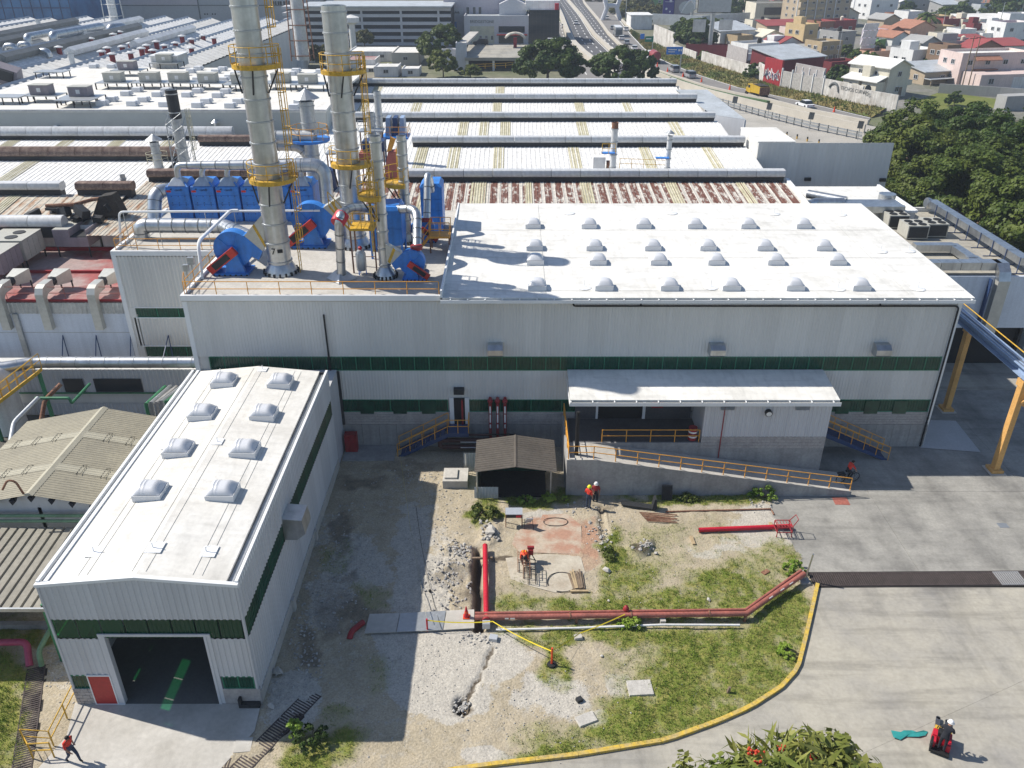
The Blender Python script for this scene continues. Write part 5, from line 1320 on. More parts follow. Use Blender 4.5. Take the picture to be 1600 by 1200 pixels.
 mb=MB();mb.tube([(32.95,46.6,zb-1.7),(35.5,45.9,zb-2.9)],.12,6);mb.tube([(32.95,46.6,zb-2.0),(33.6,45.2,zb-.1)],.1,6);mb.build('brace',K['col_orange'],T)
 T=thing('shutter_gate','grey metal gate frame and white crates in the shaded yard under the flat block','gate',P(1565,545,0))
 a,b=P(1552,538,0),P(1592,534,0)
 mb=MB()
 for z in(.1,1.0,1.9):mb.tube([a+V((0,0,z)),b+V((0,0,z))],.04,5)
 mb.tube([a,a+V((0,0,1.9))],.04,5);mb.tube([b,b+V((0,0,1.9))],.04,5);mb.tube([a,b+V((0,0,1.9))],.03,5);mb.build('frame',K['galv'],T)
 MB().box(P(1600,540,0)+V((.3,0,1.1)),(1.5,1.3,2.2)).build('crate',K['wall_white'],T)
 for i,(px,py,n,w,lab)in enumerate(((1395,322,6,2.6,'taller stack of dark pallets beside the trees at the end of the low white block'),(1432,326,4,2.4,'shorter stack of dark pallets under the edge of the trees'))):
  p=P(px,py+12,0);t=thing('pallet_stack',lab,'pallets',p);o=None
  for k in range(n*2):
   if o is None:
    mb=MB()
    for s in range(5):mb.box((0,-w*.4+s*w*.2,.27),(w,.3,.06))
    for s in(-1,0,1):mb.box((s*w*.45,0,.12),(.2,w,.22))
    o=mb.build('pallet',K['dark'],t,local=True);d=o
   else:d=bpy.data.objects.new('pallet',o.data);COL.objects.link(d);d.parent=t
   d.location=(0,0,.33*k)
l_building()
def plant():
 def st(label,px,py,r,pyt,m=None,cap=None,y=None,ringn=4,z0=9.8):
  p=P(px,py,10.3);return stack(label,p.x,p.y,r,PY(px,pyt,p.y).z,ringn,m or K['galv_dull'],cap=cap,z0=z0,base=False)
 o=st('sooty grey stack with conical rain cap and blue ring platform, beside the second tall stack',497,322,.62,158,K['galv_dull'],True,ringn=7)
 p=P(497,322,10.3);zz=PY(500,218,p.y).z
 MB().lathe((p.x,p.y,zz),[(.65,-.12),(1.7,-.12),(1.75,.1),(.65,.1)],18).build('platform',K['blue'],o)
 railing([V((p.x,p.y,zz+.1))+V((math.cos(a),math.sin(a),0))*1.65 for a in[i*math.pi/5 for i in range(10)]],None,K['orange'],parent=o,closed=True,gap=1.2)
 duct('grey horizontal pipe entering the sooty stack from behind the first tall stack',[q(415,214,p.y-.5),q(492,214,p.y-.5)],.55,.3,K['galv_dull'],2)
 duct('grey curved pipe bending down behind the header duct near the sooty stack',[q(425,226,p.y+1),q(475,226,p.y+1),q(493,270,p.y+1)],.55,1.2,K['galv_dull'],1.2)
 o=st('dark topped stack in a grey lattice tower, above the end of the collectors',290,264,.55,140,K['galv_dull'],ringn=5)
 p=P(290,264,10.3);z1=PY(280,185,p.y).z;mb=MB()
 for sx in(-1,1):
  for sy in(-1,1):mb.tube([(p.x+sx*.95,p.y+sy*.95,10),(p.x+sx*.8,p.y+sy*.8,z1)],.06,5)
 zz=10.2
 while zz<z1-.5:
  for sx in(-1,1):mb.tube([(p.x+sx*.9,p.y-.9,zz),(p.x+sx*.9*-1,p.y-.9,zz+1.2)],.035,4);mb.tube([(p.x+sx*.9,p.y-.9,zz),(p.x+sx*.9,p.y+.9,zz+1.2)],.035,4)
  zz+=1.2
 mb.build('lattice_tower',K['galv_dull'],o);MB().lathe((p.x,p.y,z1),[(.6,0),(.6,PY(280,140,p.y).z-z1)],14).build('sooty_top',K['dark'],o)
 caged_ladder(o,p.x+1.15,p.y,10.2,z1+1,K['fibre'])
 o=st('short stack with conical cap and yellow collar above the rusted ventilator',250,268,.45,222,K['galv_dull'],True,ringn=4)
 p=P(250,268,10.3);railing([V((p.x,p.y,11.2))+V((math.cos(a),math.sin(a),0))*1.1 for a in[i*math.pi/4 for i in range(8)]],None,K['fibre'],parent=o,closed=True,gap=1.2)
 st('thin bent vent pipe standing on the white roof sheets at the picture edge',38,253,.2,230,ringn=2)
 o=st('thin vent pipe with a rusty yellow foot rail, behind the damaged roof equipment',198,305,.25,273,ringn=2)
 st('plain grey stack standing behind the two slim terrace stacks',586,268,.45,176,ringn=5)
 st('far thin grey stack with a yellow cage above the blue plant',597,250,.38,143,ringn=4)
 o=st('thin grey stack with a blue platform and yellow hoop rail on the sawtooth roof',957,267,.33,195,K['vent'],ringn=4)
 p=P(957,267,10.3);z1=PY(953,238,p.y).z
 MB().bx(p.x-1.3,p.x+.2,p.y-.8,p.y-.1,z1,z1+.1).build('platform',K['blue'],o);railing([V((p.x-1.3,p.y-.8,z1)),V((p.x+.1,p.y-.8,z1))],None,K['yellow'],parent=o,gap=.7)
 MB().lathe((p.x,p.y,PY(957,202,p.y).z),[(.35,0),(.35,.7)],14).build('rusty_band',K['rust'],o)
 o=st('thinner capped grey stack on the sawtooth roof, beside the one with the hoop rail',1042,268,.26,212,K['vent'],True,ringn=4)
 p=P(1042,268,10.3);MB().bx(p.x-1.4,p.x,p.y-.8,p.y-.2,11.8,11.9).build('platform',K['blue'],o)
 a,b=P(968,263,10.2),P(1042,266,10.2)
 railing([a,b],'yellow walkway railing joining the two thin stacks on the sawtooth roof',K['yellow'],gap=1.2)
 T=thing('roof_box','small white box and brown cabinet beside the hoop railed stack','cabinet',P(938,265,10.1));p=P(938,265,10.1)
 MB().bx(p.x-.8,p.x+.5,p.y,p.y+1,9.8,11.4).build('cabinet',K['wall_white'],T);MB().bx(p.x+.7,p.x+1.4,p.y,p.y+.8,9.8,10.9).build('box',K['rust'],T)
 T=thing('filter_plant','blue filter unit on an orange railed frame above the sawtooth roof','plant',P(618,250,10.2));p=P(618,268,10.2);y=p.y
 a,b=PY(600,190,y),PY(634,213,y)
 for i in range(3):w=(b.x-a.x)/3;MB().prism([(a.x+w*i+.03,y,b.z),(a.x+w*(i+1)-.03,y,b.z),(a.x+w*(i+1)-.15,y+.3,a.z+.3),(a.x+w*i+.15,y+.3,a.z+.3)],(0,1.6,0)).build('filter_module',K['blue_dk']if i==1 else K['beam_blue'],T)
 MB().bx(a.x-.3,b.x+.3,y-.6,y+1.8,b.z-.2,b.z-.02).build('deck',K['blue'],T)
 for x in(a.x,b.x):MB().bx(x-.08,x+.08,y-.3,y-.14,9.8,b.z-.2).build('leg',K['blue_dk'],T)
 railing([(a.x-.3,y-.6,b.z),(b.x+.3,y-.6,b.z),(b.x+.3,y+1.6,b.z)],None,K['orange'],parent=T,gap=1.0)
 T=thing('conveyor_casing','faded pink inclined casing with a yellow ramp behind the slim stacks','conveyor',P(610,285,10.2));y=P(610,285,10.2).y
 pts=[PY(598,285,y),PY(620,285,y),PY(624,238,y),PY(606,238,y)];mb=MB();mb.prism(pts,(0,1.4,0));mb.build('casing',mat('faded_pink_paint',(.42,.13,.10),.7,var=.15),T)
 pts=[PY(560,256,y),PY(585,256,y),PY(585,240,y),PY(560,240,y)];mb=MB();mb.prism(pts,(0,2,0));mb.build('machine_box',MATS['faded_pink_paint'],T)
 pts=[PY(604,238,y),PY(612,235,y),PY(618,218,y),PY(610,214,y)];mb=MB();mb.prism(pts,(0,.3,0));mb.build('ramp',K['orange'],T)
 mb=MB();mb.bx(PY(566,240,y).x,PY(600,240,y).x,y+.3,y+2,PY(566,238,y).z,PY(566,222,y).z);mb.build('hood',K['blue_dk'],T)
 access_platform2=thing('pipe_rack','tangle of grey railings and a blue tank between the tall stacks','pipe rack',P(520,300,10.2));y=P(520,300,10.2).y
 for k,(px0,px1,pyb)in enumerate(((466,490,262),(508,540,240),(560,598,205),(512,535,290))):
  a,b=PY(px0,pyb,y+3*k),PY(px1,pyb,y+3*k)
  MB().bx(a.x,b.x,a.y,a.y+1.6,a.z-.12,a.z).build('deck',K['galv_dull'],access_platform2)
  railing([a,b],None,K['fibre']if k%2 else K['galv_dull'],parent=access_platform2,gap=.8)
  for x in(a.x+.1,b.x-.1):MB().bx(x-.06,x+.06,a.y+.3,a.y+.42,9.6,a.z-.12).build('leg',K['rust'],access_platform2)
 a=PY(515,300,y);MB().lathe((a.x,a.y,9.8),[(.8,0),(.8,2.6),(.1,2.9)],12).build('tank',K['blue_dk'],access_platform2,smooth=True)
plant()
def left_roofs():
 T=thing('old_factory','old white ribbed factory roofs with rusted ridge ventilators at the left of the collectors','factory',(-55,90,0))
 fx=lambda px,py:P(px,py,10.2).x
 bay(T,-95,-33,100.9,10.7,92.2,9.8,K['sheet'],[(fx(px,228),1.5)for px in(10,95,175,255)],.55,104)
 bay(T,-95,-36.6,90.6,10.7,78.8,9.7,K['sheet'],[(fx(22,268),1.6)],.55,92.5)
 bay(T,-95,-36.6,77.3,10.6,70.5,9.7,K['tannedsheet'],[(fx(0,320),1.3)],.75,79)
 ventilator(T,-95,-33.5,101.3,10.72,K['vent'],h=1.2);ventilator(T,-95,-35.5,90.8,10.72,K['vent_rust'],h=1.15)
 ventilator(T,-95,-42.6,77.5,10.65,K['vent']);ventilator(T,-41.2,-35.9,77.5,10.65,K['vent_rust']);ventilator(T,-95,-38.9,69.6,9.55,K['vent'],h=1.1,r=.62)
 mb=MB();mb.bx(-95,-36.7,70.4,70.55,0,9.75);mb.build('wall',K['wall_white'],T)
 t=thing('burnt_machine','wrecked dark duct and machinery lying on the ribbed roof above the red roof','machinery',P(120,345,9.9));p=P(120,345,9.9)
 rng=random.Random(3)
 mb=MB()
 for i in range(16):mb.box(p+V((rng.uniform(-3.5,3.0),rng.uniform(-.8,1.8),rng.uniform(.2,1.1))),(rng.uniform(.3,1.4),rng.uniform(.2,.8),rng.uniform(.2,1)),rot=Euler((rng.uniform(-.4,.4),rng.uniform(-.5,.5),rng.uniform(0,3))).to_matrix())
 mb.build('casing',K['dark'],t)
 mb=MB();mb.tube([p+V((-2.5,.2,1.3)),p+V((0,.3,1.4)),p+V((1.2,1,1.6)),p+V((2.6,1.2,1.8))],.16,8);mb.cyl(p+V((-4,0,.3)),p+V((-4,.9,.3)),.5,n=10);mb.build('bent_duct',K['rust'],t)
 mb=MB();mb.prism([p+V((1.2,.5,.2)),p+V((4.0,.5,.2)),p+V((3.4,.5,2.2)),p+V((2.2,.5,2.0))],(0,1.2,0));mb.build('hopper',K['char'],t)
 T=thing('red_roof_block','block with worn red roof, white front wall and big roof air handlers','building',(-40,56,0))
 y0,y1,x1,z=58.5,70.3,-29.2,7.55
 MB().bx(-75,x1,y0+.02,y1,z-.25,z).build('roof',K['red_roof'],T)
 mb=MB();mb.bx(-75,x1-.6,64.4,64.6,z,z+.22);mb.bx(-75,x1-.6,70.0,70.2,z,z+.3);mb.bx(-75,x1,y0-.05,y0+.1,z-.05,z+.1);mb.build('roof_curb',K['red_dk'],T)
 mb=MB();mb.ribs((-75,y0-.14,z-1.0),(1,0,0),75+x1,(0,0,.9),.35,.06);mb.build('eaves_band',K['galv_dull'],T)
 mb=MB();mb.bx(-75,x1,y0-.08,y0+.02,0,z-.3);mb.build('front_wall',K['wall_blue'],T)
 for px in(26,214):c=PY(px,500,y0-.2);MB().bx(c.x-.2,c.x+.2,y0-.3,y0-.085,2.9,z-1.0).build('pilaster',K['galv_dull'],T)
 MB().bx(-75,x1,y0-.1,y0-.082,4.9,4.94).build('joint',K['galv_dull'],T)
 railing([(-50,y0+.2,z),(x1-.6,y0+.2,z)],'thin brown railing along the front of the red roof',K['red_faded'],gap=2.2,r=.022)
 for px,lab in((0,'duct with square hood bending over the red roof edge, cut by the picture edge'),(66,'duct with square hood bending over the red roof edge between the other two'),(146,'duct with square hood bending over the red roof edge, nearest the grey hall')):
  x=PY(px,470,y0).x;t=thing('wall_duct',lab,'duct',(x,y0,z),'ducts bending over the red roof edge')
  mb=MB();mb.prism([(x-.1,y0-.6,z-2.2),(x-.1,y0-.6,z+.7),(x-.1,y0-.35,z+1.15),(x-.1,y0+.1,z+1.3),(x-.1,y0+1.2,z+1.3),(x-.1,y0+1.2,z+.55),(x-.1,y0+.2,z+.55),(x-.1,y0-.1,z+.3),(x-.1,y0-.1,z-2.2)],(.62,0,0));mb.build('duct_bend',K['duct'],t)
  mb=MB();mb.cyl((x+.22,y0+1.2,z+.93),(x+.22,y0+1.7,z+1.0),.36,n=12);mb.build('sleeve',K['dark'],t)
  mb=MB();vs=[(x-.1,y0+1.7,z+.6),(x+.55,y0+1.7,z+.6),(x+.55,y0+1.7,z+1.3),(x-.1,y0+1.7,z+1.3),(x-.1,y0+2.9,z+.45),(x+1.15,y0+2.9,z+.45),(x+1.15,y0+2.9,z+1.55),(x-.1,y0+2.9,z+1.55)]
  mb.add(vs,[(0,1,2,3),(4,7,6,5),(0,4,5,1),(1,5,6,2),(2,6,7,3),(3,7,4,0)]);mb.build('hood',K['duct'],t)
  mb=MB();mb.bx(x+1.05,x+1.13,y0+2.7,y0+2.8,z,z+.6);mb.bx(x+.2,x+.28,y0+2.6,y0+2.7,z,z+.6);mb.build('leg',K['dark'],t)
 for px,py,w,d,h,m,lab,kind in((16,420,3.2,3.2,1.7,'hvac','beige air handler with two round fans on the red roof at the picture edge',0),(118,402,2.9,3.6,1.5,'hvac_grey','purplish grey open topped air handler on legs, nearer one on the red roof',1),(150,378,3.4,3.8,1.6,'hvac_grey','purplish grey open topped air handler on legs, farther one on the red roof',1),(-12,442,2.4,3,1.6,'hvac_grey','grey air handler mostly cut off by the picture edge, above the red roof',2),(2,392,2.6,3.5,1.4,'hvac_grey','grey sloping air handler behind the beige one with two fans',2)):
  p=P(px,py,z);t=thing('air_handler',lab,'air handler',p,'air handlers on the red roof');b=.95
  if kind==1:
   mb=MB();mb.bx(p.x-w/2,p.x+w/2,p.y,p.y+d,z+b,z+b+h*.55);mb.bx(p.x-w/2,p.x-.05,p.y,p.y+d,z+b+h*.55+.002,z+b+h);mb.bx(p.x+w/2-.08,p.x+w/2,p.y,p.y+d,z+b+h*.55+.002,z+b+h);mb.build('casing',K[m],t)
   mb=MB();mb.bx(p.x-.04,p.x+w/2-.09,p.y+.05,p.y+d-.05,z+b+h*.55+.001,z+b+h*.6);mb.build('well',K['dark'],t)
   MB().bx(p.x-w/2+.02,p.x-.07,p.y+.05,p.y+d-.05,z+b+h+.001,z+b+h+.03).build('lid',K['hvac'],t)
  else:
   mb=MB();mb.bx(p.x-w/2,p.x+w/2,p.y,p.y+d,z+.7,z+.7+h);mb.build('casing',K[m],t)
   MB().bx(p.x-w/2-.03,p.x+w/2+.03,p.y-.03,p.y+d+.03,z+.7+h,z+.75+h).build('lid',K['hvac'],t)
   for k in range(4):MB().bx(p.x+w/2+.001,p.x+w/2+.03,p.y+.05+k*d/4,p.y+d/4-.05+k*d/4,z+.75,z+.65+h).build('side_panel',K[m],t)
   if kind==0:
    for v in(.9,2.2):MB().cyl((p.x+.3,p.y+v,z+.75+h),(p.x+.3,p.y+v,z+.8+h),.5,n=14).build('fan_guard',K['dark'],t)
  mb=MB()
  for sx in(-1,1):
   for v in(.1,d-.1):mb.bx(p.x+sx*(w/2-.1)-.05,p.x+sx*(w/2-.1)+.05,p.y+v-.05,p.y+v+.05,z,z+b)
  mb.build('leg',K['dark'],t)
 T=thing('lower_wing','low shaded clad wing with dark window strips below the long shiny duct','building',(-38,54,0))
 zt=PY(100,577,54).z
 mb=MB();mb.ribs((-75,54,zt-2.0),(1,0,0),53.2,(0,0,2.0),.3,.04);mb.ribs((-75,54,.1),(1,0,0),53.2,(0,0,zt-3.0),.3,.04);mb.build('wall_cladding',K['clad_white'],T)
 mb=MB();mb.bx(-75,-21.8,54.08,56,0,zt-.05);mb.build('wall',K['clad'],T)
 for a,b in((100,131),(148,222)):x0,x1=PY(a,598,54).x,PY(b,598,54).x;MB().bx(x0,x1,53.88,53.94,zt-1.85,zt-.75).build('window',K['glass'],T)
 MB().bx(-75,-21.9,53.85,53.93,zt-2.0,zt-1.9).build('green_pipe_run',K['green'],T)
 zd=PY(150,566,53.3).z
 xl=PY(55,566,53.3).x
 duct('long shiny galvanised duct running along the white wall above the low shaded wing',[V((-21.6,53.3,zd)),V((xl,53.3,zd)),q(5,575,52.3),q(-60,575,52)],.42,.8,gap=1.05,seam_m=K['galv_dull'])
 for px,lab in((98,'blue triangular pipe bracket on the white wall, farthest from the grey hall'),(150,'blue triangular pipe bracket on the white wall, middle one'),(204,'blue triangular pipe bracket on the white wall, nearest the grey hall'),(263,'blue triangular pipe bracket across the green window of the set-back wing')):
  y=58.3 if px<230 else 58.1;c=PY(px,524,y);t=thing('pipe_bracket',lab,'bracket',c,'blue pipe brackets on the wall')
  mb=MB();e=c+V((.2,-1.6 if px<230 else-3.8,-2.0));mb.tube([c,V((c.x,y-.02,c.z-2.2)),e],.04,5,closed=True);mb.build('bracket',K['blue_dk'],t)
left_roofs()
def sheds():
 T=thing('tan_shed','open shed with tan metal gable roof and pale translucent strips','shed',(-25.7,36,0))
 xr,yb,yf,zr,ze,hw=-25.7,44.8,35.6,6.0,5.0,5.1
 for s in(-1,1):
  mb=MB();v=V((s*hw,0,ze-zr))
  u=V((0,1,0));mb.ribs((xr,yf,zr),u,yb-yf,v,.2,.025,nrm=(s*.19,0,.98));r=mb.build('roof_sheet',K['shed_tan'],T)
  for y in(38.0,41.4):
   m2=MB();m2.ribs(V((xr,y,zr+.035))+v*.03,u,.62,v*.95,.2,.025,nrm=(s*.19,0,.98));m2.build('fibreglass_strip',K['shed_tan2'],r)
   mb=MB()
   for k in(.3,.55,.8):c=V((xr,y+.3,zr+.07))+v*k;mb.tube([c+V((-.12,-.45,0)),c+V((-.12,.45,0)),c+V((.12,.45,0)),c+V((.12,-.45,0))],.02,4)
   mb.build('clip',K['shed_tan'],r)
 mb=MB();mb.prism([(xr-.25,yf-.05,zr-.02),(xr+.25,yf-.05,zr-.02),(xr,yf-.05,zr+.09)],(0,yb-yf+.1,0));mb.build('ridge_cap',K['shed_tan2'],T)
 mb=MB();mb.bx(xr-hw+.2,xr+hw-.3,yf+.5,yf+.7,2.0,ze-.2);mb.prism([(xr-hw+.2,yf+.5,ze-.2),(xr+hw-.3,yf+.5,ze-.2),(xr,yf+.5,zr-.15)],(0,.15,0));mb.build('gable_wall',K['clad_white'],T)
 mb=MB()
 for i in range(9):x=xr-hw+.8+i*1.05;z=zr-abs(x-xr)/hw-.15;mb.prism([(x,yf-.03,z),(x+.28,yf-.03,z),(x+.14,yf-.03,z-.3)],(0,.4,0))
 mb.build('purlin_end',K['cloth_shade_dk'],T)
 for x in(xr-4.8,xr,xr+4.6):
  for y in(yf+.6,40,yb-.3):MB().bx(x-.1,x+.1,y-.1,y+.1,0,ze).build('post',K['galv'],T)
 p=V((xr-.3,yf+.1,zr));mb=MB();mb.tube(fillet([p,p+V((-.2,0,.8)),p+V((-.6,0,.9)),p+V((-.9,-.2,.4))],.2),.06,6);mb.build('bent_pipe',K['rust'],T)
 T=thing('ribbed_canopy','grey ribbed canopy roof on green posts in front of the tan shed','canopy',(-28,32,0))
 x0,x1,y0,y1,z=-37.5,-22.0,29.5,35.3,4.0
 mb=MB();mb.ribs((x0,y0,z-.25),(1,0,0),x1-x0,(0,y1-y0,.35),.5,.09,prof=((0,0),(.70,0),(.76,-1),(.94,-1)));mb.build('roof_sheet',K['shed_grey'],T)
 MB().bx(x0,x1,y0-.05,y0+.05,z-.4,z-.2).build('fascia',K['galv_dull'],T)
 for x in(-22.6,-27,-31.5):
  for y in(y0+.3,y1-.3):MB().bx(x-.1,x+.1,y-.1,y+.1,0,z-.2).build('post',K['green'],T)
 T=thing('green_pipes','pair of light green pipes running along the gap between the two left roofs','pipes',(-30,35.5,4.4))
 for z in(4.35,4.55):mb=MB();mb.tube([(-37.5,35.5+(z-4.35),z),(-21.0,35.5+(z-4.35),z)],.09,8);mb.build('pipe',K['lgreen'],T,smooth=True)
 T=thing('white_tank','white horizontal cylinder tank lying under the ribbed canopy','tank',P(20,975,0))
 p=P(20,968,0);mb=MB();mb.tube([(p.x-6,p.y+.8,.95),(p.x+.9,p.y+.8,.95),(p.x+1.1,p.y+.8,.95)],.72,16,rs=[.72,.72,.45]);mb.build('vessel',K['wall_white'],T,smooth=True)
 MB().bx(p.x-2,p.x-1.5,p.y+.3,p.y+1.3,0,.5).build('saddle',K['conc'],T)
 MB().bx(-40,-21.2,p.y-.75,p.y-.45,-.05,.35).build('low_wall',K['conc'],None).__setitem__('kind','structure')
 duct('magenta pipe crossing the lawn and bending down into the grated trench',[P(-60,1005,.9),P(42,1003,.9),V((P(47,1043,0).x,P(47,1043,0).y,.1))],.17,.35,mat('magenta_pipe_paint',(.36,.055,.11),.5,var=.1),30,name='pipe',cat='pipe')
 duct('light green pipe bending down into the grated trench beside the workshop',[P(92,958,1.6),P(60,1018,.9),V((P(66,1042,0).x,P(66,1042,0).y,.1))],.13,.3,K['lgreen'],30,name='pipe',cat='pipe')
 def grate(name,label,pa,pb,w,n,m,odd=None):
  a,b=P(*pa,.03),P(*pb,.03);t=thing(name,label,'grating',a);d=(b-a);L=d.length;d.normalize();s=V((-d.y,d.x,0));q_=L/n;me=None
  MB().prism([a+s*(w/2+.1)-V((0,0,.06)),b+s*(w/2+.1)-V((0,0,.06)),b-s*(w/2+.1)-V((0,0,.06)),a-s*(w/2+.1)-V((0,0,.06))],(0,0,.045)).build('channel',K['pit'],t)
  for i in range(n):
   if me is None or i==odd:
    mb=MB();k=int(q_/.12)
    for j in range(k):mb.box(d*(q_*(j+.5)/k),(.065,w,.05),rz=math.atan2(d.y,d.x))
    for e in(-.46,.46):mb.box(d*(q_/2)+s*(w*e),(q_-.03,.05,.055),rz=math.atan2(d.y,d.x))
    o=mb.build('grate_panel',K['grating_grey']if i==odd else m,t,local=True);me=me or o.data
   else:o=bpy.data.objects.new('grate_panel',me);COL.objects.link(o);o.parent=t
   o.location=a+d*(q_*i)-world_loc(t)
  return t
 grate('drain_grating','long rusty drain grating across the concrete yard from the end of the kerb',(1268,905.6),(1640,903),1.1,9,K['grating'],7)
 grate('trench_grating','rusty bar grating over the trench beside the lawn and the workshop',(57,1042),(30,1230),.85,5,K['grating'])
 grate('trench_grating','rusty bar grating running diagonally past the round shrub',(492,1082),(352,1225),.9,6,K['grating'])
 grate('drain_grating','small square drain grating set in the apron by the frame edge',(299,1193),(360,1193),.5,1,K['grating'])
 T=thing('manhole_cover','square concrete cover let into the corner of the apron','cover',P(380,1164,.06));c=P(380,1164,.075);MB().box(c,(.75,.75,.03),rz=.1).build('lid',K['conc_light'],T)
 railing([P(125,1083,.06),P(84,1165,.06),P(40,1162,.06),P(52,1185,.06),P(85,1183,.06)],'yellow pipe railing zigzagging beside the workshop door',K['yellow'],gap=1.4,h=.95,r=.035)
 T=thing('walkway_stair','yellow railed walkway descending at the picture edge above the dark yard','walkway',P(30,640,2))
 a,b=q(-20,640,50),q(55,583,50)
 mb=MB();mb.prism([a,b,b-V((0,0,.25)),a-V((0,0,.25))],(0,.9,0));mb.build('deck',K['yellow'],T);railing([a,b],None,K['yellow'],parent=T,gap=.9);railing([a+V((0,.9,0)),b+V((0,.9,0))],None,K['yellow'],parent=T,gap=.9)
 for p in(a,b):MB().bx(p.x-.1,p.x+.1,p.y+.3,p.y+.5,0,p.z-.25).build('leg',K['green'],T)
 T=thing('pipe_bundle','green and grey pipe bundle rising over the back of the tan shed','pipes',q(240,620,49))
 for k in range(7):a=q(228+8*k,632-k,47.5);b=q(258+9*k,604,52.5);MB().tube([a-V((0,0,1.5)),a,b],.12+.05*(k%2),8).build('pipe',K[['green','galv_dull','conc','galv_dull','green','green','galv_dull'][k]],T,smooth=True)
 duct('green pipe zigzagging across the shaded wall behind the tan shed',[q(55,622,49),q(108,622,49),q(112,630,49),q(140,600,52)],.1,.15,K['green'],30,name='pipe',cat='pipe')
 duct('grey insulated pipe sloping down past the corner of the tan shed',[q(60,622,48.5),q(22,660,46),q(15,700,43.5)],.16,.4,K['galv_dull'],30,name='pipe',cat='pipe')
 duct('rusted brown pipe dropping behind the tan shed',[q(95,600,50),q(70,625,49),q(64,660,48)],.15,.3,K['rust'],30,name='pipe',cat='pipe')
 T=thing('round_tank','pale round tank top at the picture edge beside the yellow walkway','tank',q(-6,600,52));c=q(-6,592,52);mb=MB();mb.ball(c,1.1,14,8);mb.cyl(c,V((c.x,c.y,0)),1.1,n=14);mb.build('vessel',K['wall_white'],T,smooth=True)
 flat('shaded_yard',[(-75,29.2,-.02),(-20.7,29.2,-.02),(-20.7,54,-.02),(-75,54,-.02)],mat('dark_yard_ground',(.10,.095,.085),.9,var=.2,scale=.4),None)  # dark ground colour over the yard around the left sheds
sheds()

# ------------------------------------------------------------------ things standing and lying in the yard
def G(px,py,dz=0.0):
 p=P(px,py,0);p.z=soil_z(p.x,p.y)+dz;return p
def solo(mb,name,m,label,cat,smooth=False,group=None,origin=None):
 o=mb.build(name,m,None,smooth=smooth,origin=origin if origin is not None else V(mb.v[0]));return tag(o,label,cat,group)
def yard_shed():
 T=thing('yard_shed','small dark open shed with weathered brown gable roof beside the ramp','shed',(0,43.5,0))
 yf,yb=43.0,46.8;zl=PY(741,738,yf).z;zr=PY(806,729,yf).z;x0,xm,x1=PY(741,738,yf).x,PY(806,729,yf).x,PY(870,742,yf).x;zr=zl+.4
 for a,b,za,zb_ in((x0,xm,zl,zr),(xm,x1,zr,zl)):
  mb=MB();mb.ribs((a,yb,za),(0,-1,0),yb-yf,(b-a,0,zb_-za),.25,.03,nrm=(0,0,1));mb.build('roof_sheet',K['shed_dark'],T)
 MB().prism([(xm-.12,yf-.03,zr+.0),(xm+.12,yf-.03,zr+.0),(xm,yf-.03,zr+.07)],(0,yb-yf,0)).build('ridge_cap',K['shed_dark'],T)
 for x in(x0+.15,x1-.35):
  for y in(yf+.4,yb-.3):MB().cyl((x,y,0),(x,y,zl),.05,n=8).build('post',K['galv_dull'],T)
 mb=MB();mb.bx(x0+.2,x1-.5,yb-.4,yb-.35,0,zl-.1);mb.bx(x0+.15,x0+.2,yf+.6,yb-.3,0,zl-.1);mb.build('back_sheet',K['green_dark'],T)
 mb=MB();mb.bx(x0+.3,x1-.6,yf+.5,yb-.5,-.05,.17);mb.build('floor',K['pit'],T)  # floor coloured near-black for the dark inside of the shed
 mb=MB();mb.ribs(V((x0-.05,yf+.25,.15)),(1,0,0),1.55,(0,.25,.72),.2,.03);mb.build('leaning_sheet',K['galv_dull'],T)
 t=thing('metal_sheet','bundle of grey corrugated sheets leaning behind the shed near the brown pipes','metal sheets',(x0-.8,46.6,0));mb=MB();mb.ribs((x0-.9,46.5,0),(1,0,0),.85,(0,.35,1.3),.16,.03);mb.build('sheet',K['galv_dull'],t);MB().bx(x0-.78,x0-.7,46.2,46.26,0,1.6).build('post',K['galv'],t)
yard_shed()
t=thing('concrete_box','low square concrete box with a raised lid beside the dark shed','concrete box',G(712,755))
a,b=G(692,764),G(731,760);h=.62
MB().bx(a.x,b.x,a.y,a.y+1.55,-.05,h).build('box',K['conc_light'],t)
MB().bx(a.x+.12,a.x+.95,a.y+.25,a.y+1.3,h,h+.12).build('lid',K['conc_light'],t)
t=thing('red_cabinet','dark red fire cabinet standing in the shaded corner by the workshop wing','cabinet',(-11.4,48.7,0));p=G(532,712)
MB().bx(-11.75,-10.9,48.75,49.3,.05,1.5).build('cabinet',K['red_dk'],t);MB().bx(-11.7,-11.35,48.72,48.748,.15,1.4).build('door',K['red_dk'],t);MB().bx(-11.31,-10.95,48.72,48.748,.15,1.4).build('door',K['red_dk'],t)
flat('side_slab',[(-11.8,47.7),(-8.2,47.7),(-8.2,49.6),(-11.8,49.6)],K['conc'],.12,.2)
t=thing('fire_main','faded red pair of pipes running across the grass and turning up to the drain grating','pipe',G(745,978))
A,B,Cc=V((G(742,976).x,G(742,976).y+.1,.42)),V((G(1165,972).x,G(1165,972).y+.1,.5)),V((P(1254,907).x,P(1254,907).y,.5))
mb=MB();mb.tube([A,B,Cc],.15,12);mb.build('pipe',K['red_faded'],t,smooth=True)
mb=MB();mb.tube([A+V((0,.24,.05)),B+V((0,.24,.05)),Cc+V((-.1,.22,.05))],.085,10);mb.build('pipe',K['red_faded'],t,smooth=True)
for px in(890,1107,985):
 c=A+(B-A)*((px-742)/423);MB().cyl(c-V((.03,0,0)),c+V((.03,0,0)),.19,n=12).build('clamp',K['rust'],t)
